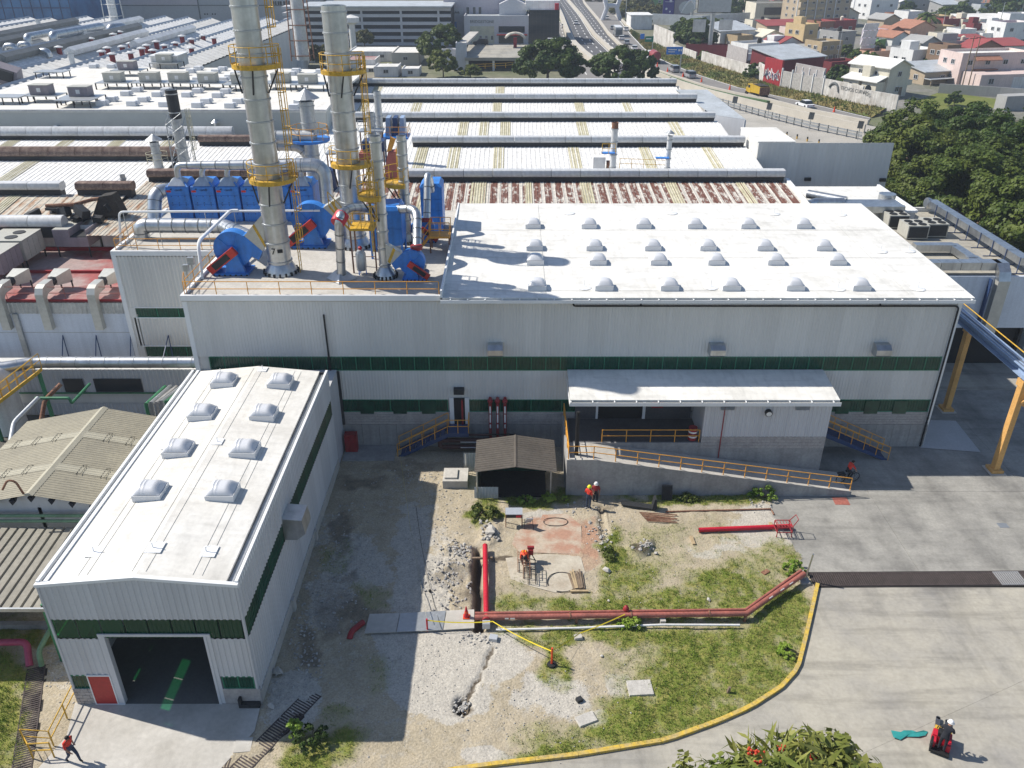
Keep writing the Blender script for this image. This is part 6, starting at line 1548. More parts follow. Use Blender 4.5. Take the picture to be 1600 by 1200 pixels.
for px in(1163,900):c=A+(B-A)*((px-742)/423);MB().box((c.x,c.y-.1,.2),(.12,.12,.45)).build('support',K['rust'],t)
c=A+(B-A)*.13;mb=MB();mb.bx(c.x-.28,c.x-.08,c.y-.165,c.y-.155,.42,.5);mb.bx(c.x+.0,c.x+.25,c.y-.165,c.y-.155,.42,.5);mb.build('marking',K['line'],t)
c=Cc*.45+B*.55;d=(Cc-B).normalized();mb=MB()
for k in(-.5,.5,1.3):mb.tube([c+d*k+V((.06,-.09,.13)),c+d*(k+.3)+V((.06,-.09,.13))],.025,4)
mb.build('marking',K['line'],t)
mb=MB();mb.tube([G(775,988,.12),G(900,985,.15),G(1035,982,.2),G(1155,982,.2)],.06,10);solo(mb,'white_pipe',K['wall_white'],'white plastic pipe lying along the faded red pipes','pipe',True)
mb=MB();mb.tube([G(1172,965,.25),G(1192,945,.28)],.05,8);solo(mb,'white_pipe',K['wall_white'],'short pale pipe end beside the bend of the faded red pipes','pipe',True)
t=thing('hydrant','dark red hydrant standing behind the faded red pipes','hydrant',G(977,966));p=G(977,966)
mb=MB();mb.lathe(p,[(.2,0),(.2,.06),(.12,.08),(.12,.55),(.17,.58),(.17,.66),(.1,.8),(.02,.84)],12);mb.cyl(p+V((-.25,0,.45)),p+V((.25,0,.45)),.08,n=8);mb.cyl(p+V((0,-.24,.4)),p+V((0,0,.4)),.09,n=8);mb.build('body',K['red_dk'],t,smooth=True)
t=thing('red_pipe','bright red pipe laid over the open trench towards the walkway plates','pipe',G(760,965));a,b=P(758,852,.42),P(760,968,.38)
mb=MB();mb.tube([a,b],.15,14);mb.build('pipe',K['red'],t,smooth=True);mb=MB();mb.cyl(b,b+V((0,-.12,0)),.22,n=14);mb.build('flange',K['red_dk'],t)
MB().box(b+V((0,-.32,-.05)),(.4,.3,.35)).build('valve_block',K['silver'],t)
mb=MB();mb.box(P(752,872,.26),(1.3,.12,.1),rz=.03);solo(mb,'timber',K['wood_old'],'short timber bridging the trench under the bright red pipe','timber')
mb=MB();mb.tube([G(767,962,.25),G(818,965,.1)],.04,6);solo(mb,'rod',K['rust'],'rusty rod lying from the red pipe flange towards the grass','rod')
t=thing('red_pipe','long bright red pipe lying on the dry ground near the concrete yard','pipe',G(1160,827));a,b=P(1092,828,.22),P(1236,822,.22)
mb=MB();mb.tube([a,b],.14,14);mb.build('pipe',K['red'],t,smooth=True)
mb=MB();mb.cyl(a-(b-a).normalized()*.01,a,.1,n=14);mb.build('bore',K['black'],t)
for px,py,lab in((1206,824,'timber block under the long red pipe by the red cart'),(1082,846,'short pale plank standing out on the dry grass below the long red pipe')):
 p=G(px,py);mb=MB();mb.box(p+V((0,0,.05)),(.18,.75,.1),rz=.05);solo(mb,'timber',K['wood'],lab,'timber')
t=thing('metal_cart','dark red metal cart frame standing over the end of the long red pipe','cart',G(1222,832));p=G(1222,834)
mb=MB()
for z in(.35,.75):
 for a,b in(((-.45,-.35),(.45,-.35)),((.45,-.35),(.45,.35)),((.45,.35),(-.45,.35)),((-.45,.35),(-.45,-.35))):mb.tube([p+V((*a,z)),p+V((*b,z))],.03,5)
for a in((-.45,-.35),(.45,-.35),(.45,.35),(-.45,.35)):mb.tube([p+V((*a,0)),p+V((*a,.75))],.03,5)
for k in range(5):mb.tube([p+V((-.36+k*.18,-.35,.75)),p+V((-.36+k*.18,.35,.75))],.02,4)
mb.tube([p+V((.45,-.3,.75)),p+V((.75,-.2,1.2)),p+V((.75,.3,1.2)),p+V((.45,.35,.75))],.028,5);mb.build('frame',K['red_dk'],t)
for pts,m,lab in(([(578,963),(625,962),(619,991),(570,993)],'conc_light','pale walkway plate nearest the workshop wing'),([(626,962),(697,958),(692,988),(620,991)],'galv_dull','grey steel plate between the two pale walkway plates'),([(698,958),(741,956),(741,985),(693,988)],'conc_light','pale walkway plate beside the trench with the cone on it')):
 mb=MB();pp=[G(*q_)for q_ in pts];mb.prism([V((p.x,p.y,.13))for p in pp][::-1],(0,0,.05));solo(mb,'cover_plate',K[m],lab,'plate',group=None)
mb=MB();mb.tube(fillet([G(546,1000,-.05),G(550,992,.12),G(568,976,.12)],.2),.16,10);solo(mb,'pipe_end',K['red_dk'],'dark red pipe end coming out of the shaded ground beside the walkway plate','pipe',True)
def cone(px,py,lab):
 p=G(px,py,.15);t=thing('traffic_cone',lab,'cone',p);MB().box(p+V((0,0,.02)),(.36,.36,.04)).build('base',K['cone'],t);MB().lathe(p,[(.15,.04),(.03,.72),(.001,.73)],14).build('body',K['red'],t,smooth=True);MB().lathe(p,[(.112,.3),(.085,.44)],14).build('sleeve',K['cone'],t,smooth=True)
cone(729,968,'red traffic cone on the pale walkway plate beside the trench')
def post(px,py,h,m,lab,base=True):
 p=G(px,py);t=thing('marker_post',lab,'post',p);MB().cyl(p,p+V((0,0,h)),.05,n=8).build('post',K[m],t)
 if base:MB().lathe(p,[(.25,0),(.22,.08),(.05,.1)],12).build('base',K['black'],t)
 return p+V((0,0,h*.9))
p1=post(668,987,.85,'red','red marker post holding caution tape at the grey walkway plate',False)
p2=post(862,1040,1.15,'cone','orange marker post on a black base in the grass, holding caution tape')
p3=G(975,978,.75)
def tape(pts,lab,m='tape',w=.04,sag=.12):
 out=[]
 for a,b in zip(pts,pts[1:]):
  for k in range(8):t=k/8;out.append(a+(b-a)*t-V((0,0,sag*4*t*(1-t))))
 out.append(pts[-1]);mb=MB();vs=[]
 for p in out:vs+=[p+V((0,.02,w/2)),p-V((0,.02,w/2))]
 mb.add(vs,[(2*i,2*i+1,2*i+3,2*i+2)for i in range(len(out)-1)]);return solo(mb,'caution_tape',K[m],lab,'tape')
tape([p1,G(770,985,.6),p2-V((0,0,.1))],'yellow caution tape strung from the red post over the trench to the orange post')
tape([p2-V((.1,0,.15)),G(905,998,.35),p3],'yellow caution tape trailing from the orange post to the weeds by the pipes',sag=.05)
tape([G(626,722,.5),G(636,790,.35),G(642,832,.05)],'yellow caution tape running from the stair foot into the sunlit dirt',sag=.08)
tape([G(642,832,.04),G(655,900,.06),G(667,978,.6)],'slack faded caution tape lying along the edge of the shadow','fibre',.04,.0)
mb=MB();mb.tube([G(650,792,.05),G(658,850,.05),G(668,905,.05),G(678,945,.06),G(690,988,.2)],.012,5);mb.ball(G(672,927,.08),.09);solo(mb,'cable',K['black'],'thin black cable snaking over the pale dirt to the walkway plates','cable')
mb=MB();p=P(1257,909);mb.cyl(p,p+V((.15,0,2.0)),.05,n=8);_pl=solo(mb,'pole',K['galv'],'leaning grey pole at the end of the yellow kerb','pole')
MB().box(P(1257,909,.08),(.5,.5,.2)).build('foot',K['conc'],_pl)
t=thing('work_bench','steel work bench with a shiny top beside the weeds','bench',G(803,822));p=G(803,822)
MB().box(p+V((0,.15,1.0)),(1.05,.5,.06),rot=Matrix.Rotation(.35,3,'X')).build('top',K['silver'],t);MB().box(p+V((0,.05,.8)),(1.0,.35,.2)).build('tray',K['dark'],t);MB().box(p+V((.28,-.14,.8)),(.3,.03,.14)).build('panel',K['red'],t)
for sx in(-.5,.5):
 for sy in(-.15,.3):MB().cyl(p+V((sx,sy,0)),p+V((sx,sy,.95)),.03,n=6).build('leg',K['rust'],t)
t=thing('easel_panel','small tilted grey panel on a wire stand next to the work bench','panel',G(827,826));p=G(826,827)
MB().box(p+V((0,.05,.62)),(.42,.05,.5),rot=Euler((.5,.2,.25)).to_matrix()).build('panel',K['silver'],t)
mb=MB();mb.tube([p+V((-.28,-.05,0)),p+V((-.25,.02,.72)),p+V((.2,.08,.95)),p+V((.3,-.05,0))],.02,5);mb.build('stand',K['dark'],t)
def trestle(px,py,w,l,h,lab,m='rust'):
 p=G(px,py);t=thing('trestle',lab,'trestle',p,'metal trestles on the concrete slab');mb=MB()
 for z in(h,.12):
  mb.tube([p+V((-w/2,0,z)),p+V((w/2,0,z)),p+V((w/2,l,z)),p+V((-w/2,l,z))],.022,5,closed=True)
 for sx in(-w/2,w/2):
  for y in(0,l):mb.tube([p+V((sx,y,0)),p+V((sx,y,h))],.022,5)
 mb.build('frame',K[m],t);mb=MB()
 for k in range(1,4):mb.tube([p+V((-w/2,l*k/4,h)),p+V((w/2,l*k/4,h))],.018,4)
 mb.build('rung',K[m],t)
trestle(815,895,.42,.9,.75,'rusty metal trestle farthest from the red pipe end, on the pale slab');trestle(823,905,.38,1.0,.8,'rusty metal trestle in the middle of the three on the pale slab');trestle(831,914,.42,1.3,.7,'rusty metal trestle nearest the ring of hose on the pale slab','dark')
t=thing('pipe_vice','dark red pipe vice standing beside the bent over worker','vice',G(829,877));p=G(829,877);mb=MB();mb.box(p+V((0,0,.75)),(.3,.35,.35));mb.cyl(p+V((-.2,0,1)),p+V((.2,0,1)),.1,n=8);mb.build('body',K['red_dk'],t)
mb=MB()
for a in(0,2.1,4.2):mb.tube([p+V((.3*math.cos(a),.3*math.sin(a),0)),p+V((0,0,.6))],.03,5)
mb.build('leg',K['dark'],t)
def ring(px,py,r,a0,a1,m,lab,sq=1.0,rr=.025):
 c=G(px,py,.05);mb=MB();mb.tube([c+V((r*math.cos(a),r*sq*math.sin(a),.02*math.sin(3*a)))for a in[a0+(a1-a0)*i/28 for i in range(29)]],rr,6);return solo(mb,'hose',K[m],lab,'hose')
ring(878,911,.82,-2.0,3.5,'dark','open ring of dark hose lying on the pale slab near the planks',1.0)
ring(868,817,.75,0,8.5,'dark','coiled dark hose lying behind the reddish slab near the work bench',.55,.02)
t=thing('plank_pile','loose pile of weathered planks at the corner of the pale slab','planks',G(902,912));rng=random.Random(8)
for k in range(7):
 a,b=G(888+k*3.4,897-(k%3)*2,.06+.04*(k%2)),G(897+k*2.6,922,.06+.05*(k%3));d=b-a
 MB().box((a+b)/2,(.1,d.length,.04),rz=math.atan2(d.y,d.x)-math.pi/2).build('plank',K['wood' if k in(1,2)else 'wood_old'],t)
a,b=G(891,927,.1),G(919,926,.1);MB().box((a+b)/2,((b-a).length,.13,.1)).build('plank',K['wood'],t)
t=thing('metal_rods','bundle of rusty angle irons lying below the black folded sheet','metal bars',G(1030,812))
for k in range(7):a,b=G(999+2*k,803+2.2*k,.07),G(1058-5*(k%3),807+2*k,.09);MB().tube([a,b],.04,5).build('bar',K['rust'],t)
mb=MB();mb.tube([G(1040,801,.08),G(1204,797,.08),G(1209,805,.05)],.05,6);solo(mb,'angle_iron',K['rust'],'long thin brown angle iron lying along the weeds below the ramp','metal bar')
t=thing('folded_sheet','black folded metal sheet lying open on the ground below the ramp wall','metal sheet',G(1000,797));a,b=G(971,793,.1),G(1025,800,.1)
MB().prism([a,b,b+V((0,.5,.0)),a+V((0,.5,0))],(0,0,.08)).build('flange',K['dark'],t);MB().prism([b+V((-.25,0,.08)),b+V((.05,0,.08)),b+V((0,.1,.75)),b+V((-.12,.1,.75))],(0,.5,0)).build('web',K['dark'],t)
t=thing('black_panel','black panel leaning upright against the ramp wall','panel',G(1042,784));p=G(1042,785);MB().box(p+V((0,.25,.5)),(.68,.06,1.0),rot=Matrix.Rotation(-.3,3,'X')).build('panel',K['dark'],t)
MB().box(p+V((0,.21,.5)),(.56,.02,.86),rot=Matrix.Rotation(-.3,3,'X')).build('inset',K['black'],t)
mb=MB();p=P(1314,783,.0);mb.box(p,(.95,.8,.03),rz=-.05);solo(mb,'steel_plate',K['red_faded'],'square dark red steel plate in the concrete at the foot of the ramp','plate')
mb=MB();mb.box(P(1567,821,.0),(.6,.45,.03));solo(mb,'drain_cover',K['galv_dull'],'small dark drain cover in the sunlit concrete right of the ramp','cover')
for px,py,sx,sy,sz,rz,m,lab in((1000,1077,1.25,.95,.14,.06,'rock_white','flat pale concrete slab lying in the grass inside the curving kerb'),(916,1125,.95,.6,.1,.4,'rock_white','broken pale slab with ragged end near the kerb'),(771,1000,.45,.38,.22,-.2,'silver','small grey metal box beside the trench corner'),(903,998,.42,.3,.16,.2,'rock_white','white concrete block lying against the caution tape'),(905,1096,.3,.25,.2,.5,'dark','small dark bundle on the dirt beyond the pale slabs'),(1196,895,.5,.3,.06,.6,'rust','small rusty grate lying in the dry grass near the leaning pole'),(1035,975,.3,.3,.3,0,'rock_white','white support block under the faded red pipes')):
 mb=MB();mb.box(G(px,py,sz*.4),(sx,sy,sz),rz=rz,taper=.93);solo(mb,'slab_piece' if 'rock' in m else 'box_piece',K[m],lab,'debris')
mb=MB();p=G(1137,1083);mb.cyl(p,p+V((.05,0,.35)),.09,.07,7);solo(mb,'stump',K['wood_old'],'short pale stump sticking up from the grass inside the kerb','stump')
mb=MB();p=P(1420,1147,.02)
tv=[(1392,1141),(1402,1147),(1412,1141),(1425,1141),(1434,1144),(1443,1141),(1450,1143),(1446,1149),(1436,1151),(1408,1151),(1407,1156),(1396,1152)]
tq=[P(x,y,.03+.03*(i%3))for i,(x,y)in enumerate(tv)];cc=P(1422,1146,.10)
mb.add(tq+[cc],[(i,(i+1)%len(tq),len(tq))for i in range(len(tq))]);solo(mb,'plastic_sheet',K['teal'],'crumpled teal plastic sheet lying on the concrete beside the pallet truck','plastic sheet')
def rock(mb,c,r,rng):
 base=[(0,0,1)]+[(math.cos(a)*.9,math.sin(a)*.9,.25)for a in(0,1.2,2.4,3.7,5.0)]+[(math.cos(a)*.95,math.sin(a)*.95,-.4)for a in(.6,1.9,3.1,4.3,5.6)]
 vs=[V(b)*rng.uniform(.65,1.2)for b in base];q_=Euler((rng.uniform(0,.8),rng.uniform(0,.8),rng.uniform(0,6))).to_matrix();s=V((rng.uniform(.8,1.4),rng.uniform(.7,1.1),rng.uniform(.5,.9)))*r
 fs=[(0,1+i,1+(i+1)%5)for i in range(5)]+[(1+i,6+i,1+(i+1)%5)for i in range(5)]+[(1+(i+1)%5,6+i,6+(i+1)%5)for i in range(5)]
 mb.add([V(c)+q_@V((v.x*s.x,v.y*s.y,v.z*s.z))for v in vs],fs)
def rubble():
 rng=random.Random(21);a,b=MB(),MB()
 spots=[(700,905,42,55,260,.07),(715,870,26,18,90,.08),(766,836,18,14,40,.14),(530,880,45,130,260,.06),(480,1000,26,90,170,.07),(1007,857,18,9,40,.08),(940,838,26,22,60,.07),(905,795,30,10,45,.07),(722,1105,14,14,40,.08),(745,1000,30,12,50,.07),(640,745,80,18,160,.05),(690,800,40,60,140,.05),(650,1060,120,90,200,.035),(1185,790,30,10,30,.07),(1000,900,200,100,150,.03),(900,1080,200,60,150,.03),(440,1090,30,50,60,.05),(820,1120,120,60,120,.035),(90,1040,18,60,60,.05)]
 for cx,cy,rx,ry,n,r in spots:
  for _ in range(n):
   x,y=cx+rng.gauss(0,.5)*rx,cy+rng.gauss(0,.5)*ry
   if 737<x<780 and 848<y<990:continue
   p=G(x,y);
   if p.x<-11.7 and p.y>27.0 and p.x>-20.7:continue
   rr=r*rng.uniform(.4,1.5);rock(a if rng.random()<.85 else b,p+V((0,0,rr*.3)),rr,rng)
 for mb,m,lab in((a,'rock','grey rubble and stones scattered over the dug dirt'),(b,'rock_white','pale chips of broken concrete scattered over the dirt')):
  o=mb.build('rubble',K[m]);tag(o,lab,'rubble',None,'stuff')
 for px,py,r,m,lab in((949,894,.26,'rock_white','white boulder lying on dry grass right of the planks'),(939,842,.22,'rock','grey lump of broken concrete at the top of the slab, beside the weeds'),(1025,866,.17,'rock','grey stone beside the charred soil heap'),(921,818,.14,'rock_white','flat white stone below the two standing workers'),(940,1027,.13,'rock_white','white stone on the bare patch below the hydrant'),(951,941,.12,'rock_white','small white stone in the grass above the hydrant'),(1107,938,.12,'rock_white','white scrap in the dry grass above the faded red pipes'),(435,1052,.3,'rock_white','pale stone against the plinth of the workshop wing, near its front corner'),(424,1105,.2,'rock_white','pale stone at the front corner of the workshop wing'),(766,834,.42,'rock_white','large grey broken concrete lump at the head of the trench')):
  mb=MB();rock(mb,G(px,py,r*.4),r,random.Random(px));o=solo(mb,'rock',K[m],lab,'stone')
rubble()

# ------------------------------------------------------------------ people
def tube_body(verts,edges,radii):
 me=bpy.data.meshes.new('body_tmp');me.from_pydata([tuple(v)for v in verts],edges,[]);o=bpy.data.objects.new('body_tmp',me);COL.objects.link(o)
 sk=o.modifiers.new('skin','SKIN');sk.use_smooth_shade=True
 ss=o.modifiers.new('sub','SUBSURF');ss.levels=1;ss.render_levels=1
 for i,r in enumerate(radii):
  d=me.skin_vertices[0].data[i];d.radius=(r,r)if not hasattr(r,'__len__')else r;d.use_root=(i==0)
 bpy.context.view_layer.update()
 out=bpy.data.meshes.new_from_object(o.evaluated_get(bpy.context.evaluated_depsgraph_get()))
 bpy.data.objects.remove(o);return out
def person(label,loc,rz,J,mats,hat=None,hair=True,vest=None,scale=1.0):
 """J: joint positions (local, facing +Y); mats: shirt, trousers; one continuous body with clothes by region"""
 T=thing('person',label,'person',loc,rz=rz)
 names=['pel','wai','che','nec','hea','cro','shl','ell','wrl','hal','shr','elr','wrr','har','hil','knl','anl','tol','hir','knr','anr','tor']
 rad_=dict(pel=.145,wai=.125,che=.15,nec=.055,hea=.085,cro=.075,shl=.075,ell=.05,wrl=.034,hal=.034,shr=.075,elr=.05,wrr=.034,har=.034,hil=.1,knl=.068,anl=.05,tol=.042,hir=.1,knr=.068,anr=.05,tor=.042)
 E_=[('pel','wai'),('wai','che'),('che','nec'),('nec','hea'),('hea','cro'),('che','shl'),('shl','ell'),('ell','wrl'),('wrl','hal'),('che','shr'),('shr','elr'),('elr','wrr'),('wrr','har'),('pel','hil'),('hil','knl'),('knl','anl'),('anl','tol'),('pel','hir'),('hir','knr'),('knr','anr'),('anr','tor')]
 me=tube_body([V(J[n])for n in names],[(names.index(a),names.index(b))for a,b in E_],[rad_[n]for n in names])
 shirt,trou=mats;ml=[shirt,trou,K['skin'],K['boot']]
 me.materials.clear()
 for m in ml:me.materials.append(m)
 reg={('pel','wai'):1,('wai','che'):0,('che','nec'):0,('nec','hea'):2,('hea','cro'):2,('che','shl'):0,('shl','ell'):0,('ell','wrl'):2,('wrl','hal'):2,('che','shr'):0,('shr','elr'):0,('elr','wrr'):2,('wrr','har'):2}
 segs=[(V(J[a]),V(J[b]),reg.get((a,b),3 if a[:2]=='an' else 1))for a,b in E_]
 for p in me.polygons:
  c=p.center;best=(9,0)
  for a,b,k in segs:
   ab=b-a;t=max(0,min(1,(c-a).dot(ab)/max(ab.length_squared,1e-9)));d=(c-a-ab*t).length
   if d<best[0]:best=(d,k)
  p.material_index=best[1];p.use_smooth=True
 b=bpy.data.objects.new('body',me);COL.objects.link(b);b.parent=T
 hd,cr=V(J['hea']),V(J['cro']);up=(cr-hd).normalized();mb=MB()
 f=V(J.get('face',(0,1,0))).normalized();sd=f.cross(up).normalized();f=up.cross(sd)*-1 if up.cross(sd).dot(f)<0 else up.cross(sd)
 mb.ball(hd+f*.10+up*.02,.018,6,4);mb.m=1
 for s in(-1,1):mb.ball(hd+f*.085+sd*(.033*s)+up*.045,.011,6,4)
 mb.box(hd+f*.088-up*.03,(.045,.012,.01));mb.m=0
 for s in(-1,1):mb.ball(hd+sd*(.092*s)+up*.03,.022,6,4,(.6,1,1.3))
 for h,w in(('hal','wrl'),('har','wrr')):
  hp,wp=V(J[h]),V(J[w]);d=(hp-wp).normalized();s=d.orthogonal().normalized();n=d.cross(s)
  for k in range(4):
   o=hp+s*(-.03+.02*k);l=(.055,.066,.062,.048)[k];mb.tube([o,o+d*l*.5+n*.008,o+d*l+n*.03],.009,5)
  mb.tube([hp-d*.03+s*.035,hp+s*.06+n*.015,hp+s*.06+d*.03+n*.02],.01,5)
 mb.build('face_and_hands',[K['skin'],K['hair']],T,local=True,smooth=True)
 mb=MB()
 if hat:
  c=hd+up*.085;A=Matrix((sd,f,up)).transposed()
  pr=[(.12,-.02),(.125,.02),(.105,.075),(.06,.11),(.002,.122)];mb.lathe((0,0,0),pr,14);mb.lathe((0,.02,0),[(.125,-.02),(.155,-.03)],14);mb.v=[tuple(c+A@V(v))for v in mb.v];mb.build('hard_hat',hat,T,local=True,smooth=True)
 elif hair:
  mb.ball(hd+up*.05-f*.02,.1,10,6,(1,1,.95));mb.build('hair',K['hair'],T,local=True,smooth=True)
 if vest:
  mb=MB();w,c=V(J['wai']),V(J['che'])
  for s in(-1,1):
   for o_ in(.16,-.16):
    a=c+V((s*.08,0,.0))+f*o_*.98;b_=w+V((s*.08,0,0))+f*o_*.9;mb.tube([a,b_],.018,5)
  mb.build('reflective_tape',vest,T,local=True)
 T.scale=(scale,)*3
 return T
def stand(**k):
 J=dict(pel=(0,0,.95),wai=(0,.01,1.12),che=(0,0,1.34),nec=(0,.0,1.5),hea=(0,.02,1.58),cro=(0,.02,1.68),shl=(-.19,0,1.42),ell=(-.24,-.03,1.14),wrl=(-.24,.06,.9),hal=(-.24,.08,.83),shr=(.19,0,1.42),elr=(.24,-.03,1.14),wrr=(.24,.06,.9),har=(.24,.08,.83),hil=(-.1,0,.88),knl=(-.11,.02,.49),anl=(-.11,0,.08),tol=(-.12,.16,.04),hir=(.1,0,.88),knr=(.11,.02,.49),anr=(.11,0,.08),tor=(.12,.16,.04));J.update(k);return J
gw=G(919,795)
person('worker in an orange red shirt and yellow hard hat standing below the ramp wall',gw,rad(-35),stand(ell=(-.27,.0,1.16),wrl=(-.2,.18,1.0),hal=(-.16,.24,.97)),(K['hivis'],K['jeans']),K['hat_y'])
gw=G(930,784);gw.z-=.25
person('worker in a dark red shirt and white hard hat standing against the ramp wall',gw,rad(170),stand(wrr=(.15,.2,1.0),har=(.1,.26,1.0)),(K['red_dk'],K['cloth_shade_dk']),K['hat_w'])
gw=P(116,1190,.06)
person('bare headed man in a red shirt walking across the apron by the yellow railing',gw,rad(-110),stand(pel=(0,0,.93),che=(0,.06,1.33),nec=(0,.09,1.48),hea=(0,.12,1.56),cro=(0,.13,1.66),shl=(-.19,.05,1.41),shr=(.19,.05,1.41),ell=(-.26,-.1,1.16),wrl=(-.24,.0,.93),hal=(-.24,.03,.86),elr=(.26,.14,1.16),wrr=(.22,.3,.98),har=(.21,.35,.93),knl=(-.1,.22,.52),anl=(-.1,.28,.1),tol=(-.1,.42,.08),knr=(.1,-.04,.5),anr=(.1,-.32,.14),tor=(.1,-.2,.04)),(K['hivis'],K['jeans']),None)
gw=G(819,880)
person('worker in an orange and yellow vest bending low over the metal trestles',gw,rad(180),stand(pel=(0,-.1,.86),wai=(0,.08,.95),che=(0,.32,.98),nec=(0,.47,.93),hea=(0,.55,.88),cro=(0,.63,.84),face=(0,.4,-1),shl=(-.19,.34,.96),shr=(.19,.34,.96),ell=(-.22,.42,.68),wrl=(-.14,.5,.45),hal=(-.12,.53,.38),elr=(.22,.42,.68),wrr=(.14,.5,.45),har=(.12,.53,.38),hil=(-.1,-.08,.8),hir=(.1,-.08,.8),knl=(-.13,.1,.45),knr=(.13,.1,.45)),(K['cone'],K['jeans']),None,True,K['hivis_y'])
def pallet_truck():
 o=P(1467,1168,0);T=thing('pallet_truck','red and black electric pallet truck with two long forks on the open concrete','pallet truck',o,rz=rad(-29));T.scale=(.92,)*3
 B=lambda*a:MB().bx(*a)
 for x in(-.3,.12):
  mb=MB();mb.bx(x,x+.2,.5,1.75,.1,.2);mb.prism([(x,1.75,.1),(x+.2,1.75,.1),(x+.2,1.75,.2),(x,1.75,.2)],(0,.001,0));mb.cyl((x+.1,1.72,.1),(x+.1,1.72,.2),.1,n=12);fk=mb.build('fork',mat('fork_steel',(.10,.105,.12),.5,.4,var=.2),T,local=True)
  MB().cyl((x+.04,1.6,.06),(x+.16,1.6,.06),.06,n=10).build('load_wheel',K['black'],T,local=True)
  B(x-.06,x+.26,.45,.68,.2,.72).build('hazard_plate',K['yellow'],T,local=True)
  mb=MB()
  for k in range(3):mb.prism([(x+.0+k*.08,.448,.2),(x+.04+k*.08,.448,.2),(x+.08+k*.08,.448,.7),(x+.04+k*.08,.448,.7)],(0,-.004,0));mb.prism([(x+.0+k*.08,.46,.723),(x+.04+k*.08,.46,.723),(x+.1+k*.08,.66,.723),(x+.06+k*.08,.66,.723)],(0,0,.004))
  mb.build('hazard_stripe',K['black'],T,local=True)
 mb=MB();mb.bx(-.42,.42,.05,.45,.12,.68);mb.bx(-.42,-.24,-.3,.05,.12,.6);mb.bx(.24,.42,-.3,.05,.12,.6);mb.build('body',K['red'],T,local=True)
 mb=MB();mb.bx(-.22,.22,.02,.4,.68,.9);mb.build('cowl',K['black'],T,local=True)
 mb=MB();mb.bx(-.44,.44,-.55,-.12,.1,.2);mb.bx(-.44,-.36,-.5,.0,.2,.62);mb.build('platform',K['black'],T,local=True)
 mb=MB();mb.tube([(0,.05,1.0),(0,-.12,1.18),(0,-.2,1.2)],.04,6);mb.tube([(-.22,-.2,1.2),(.22,-.2,1.2)],.03,6);mb.build('tiller',K['dark'],T,local=True)
 for x in(-.3,.3):MB().cyl((x-.05,-.05,.1),(x+.05,-.05,.1),.1,n=10).build('drive_wheel',K['black'],T,local=True)
 person('driver in dark clothes and a white cap standing on the red pallet truck',o+V((-.12,-.3,.2)),rad(-40),stand(wai=(0,.05,1.1),che=(0,.12,1.3),nec=(0,.2,1.44),hea=(0,.25,1.51),cro=(0,.27,1.61),shl=(-.19,.12,1.37),shr=(.19,.12,1.37),ell=(-.26,.2,1.12),wrl=(-.14,.36,1.05),hal=(-.1,.42,1.05),elr=(.26,.2,1.12),wrr=(.14,.36,1.05),har=(.1,.42,1.05)),(K['cloth_shade_dk'],K['cloth_shade_dk']),K['hat_w'])
pallet_truck()
def bicycle():
 o=P(1332,752,0);rz=rad(12);T=thing('bicycle','dark cargo bicycle in the shade by the far dock stair','bicycle',o,rz=rz)
 def wheel(x,y=0):
  mb=MB();mb.tube([(x+.33*math.cos(a),y,.34+.33*math.sin(a))for a in[i*math.pi/10 for i in range(20)]],.025,6,closed=True);w=mb.build('wheel',K['black'],T,local=True)
  mb=MB()
  for i in range(8):a=i*math.pi/4;mb.tube([(x,y,.34),(x+.32*math.cos(a),y,.34+.32*math.sin(a))],.006,3)
  mb.build('spoke',K['galv'],w,local=True)
 wheel(.1);wheel(-.95,.0)
 mb=MB();mb.tube([(-.95,0,.34),(-.4,0,.3),(0.0,0,.85)],.02,6);mb.tube([(-.4,0,.3),(-.55,0,.9)],.02,6);mb.tube([(-.5,0,.75),(0,0,.8)],.02,6);mb.tube([(.1,0,.34),(-.03,0,.98)],.02,6);mb.build('frame',K['dark'],T,local=True)
 mb=MB();mb.tube([(-.1,-.28,1.0),(-.03,0,.98),(-.1,.28,1.0)],.016,6);mb.build('handlebar',K['galv'],T,local=True)
 MB().box((-.57,0,.93),(.26,.15,.06)).build('saddle',K['black'],T,local=True)
 MB().box((-.95,0,.74),(.45,.38,.1)).build('carrier',K['dark'],T,local=True)
 person('rider in a red shirt sitting on the dark bicycle near the far dock stair',o,rz-rad(90),stand(pel=(0,-.55,1.0),wai=(0,-.47,1.15),che=(0,-.36,1.36),nec=(0,-.3,1.5),hea=(0,-.27,1.58),cro=(0,-.26,1.68),shl=(-.19,-.35,1.43),shr=(.19,-.35,1.43),ell=(-.26,-.2,1.2),wrl=(-.25,-.1,1.05),hal=(-.26,-.08,1.0),elr=(.26,-.2,1.2),wrr=(.25,-.1,1.05),har=(.26,-.08,1.0),hil=(-.1,-.5,.95),hir=(.1,-.5,.95),knl=(-.12,-.2,.68),anl=(-.12,-.4,.2),tol=(-.12,-.26,.14),knr=(.12,-.2,.8),anr=(.12,-.35,.4),tor=(.12,-.2,.36)),(K['hivis'],K['cloth_shade_dk']),None)
bicycle()

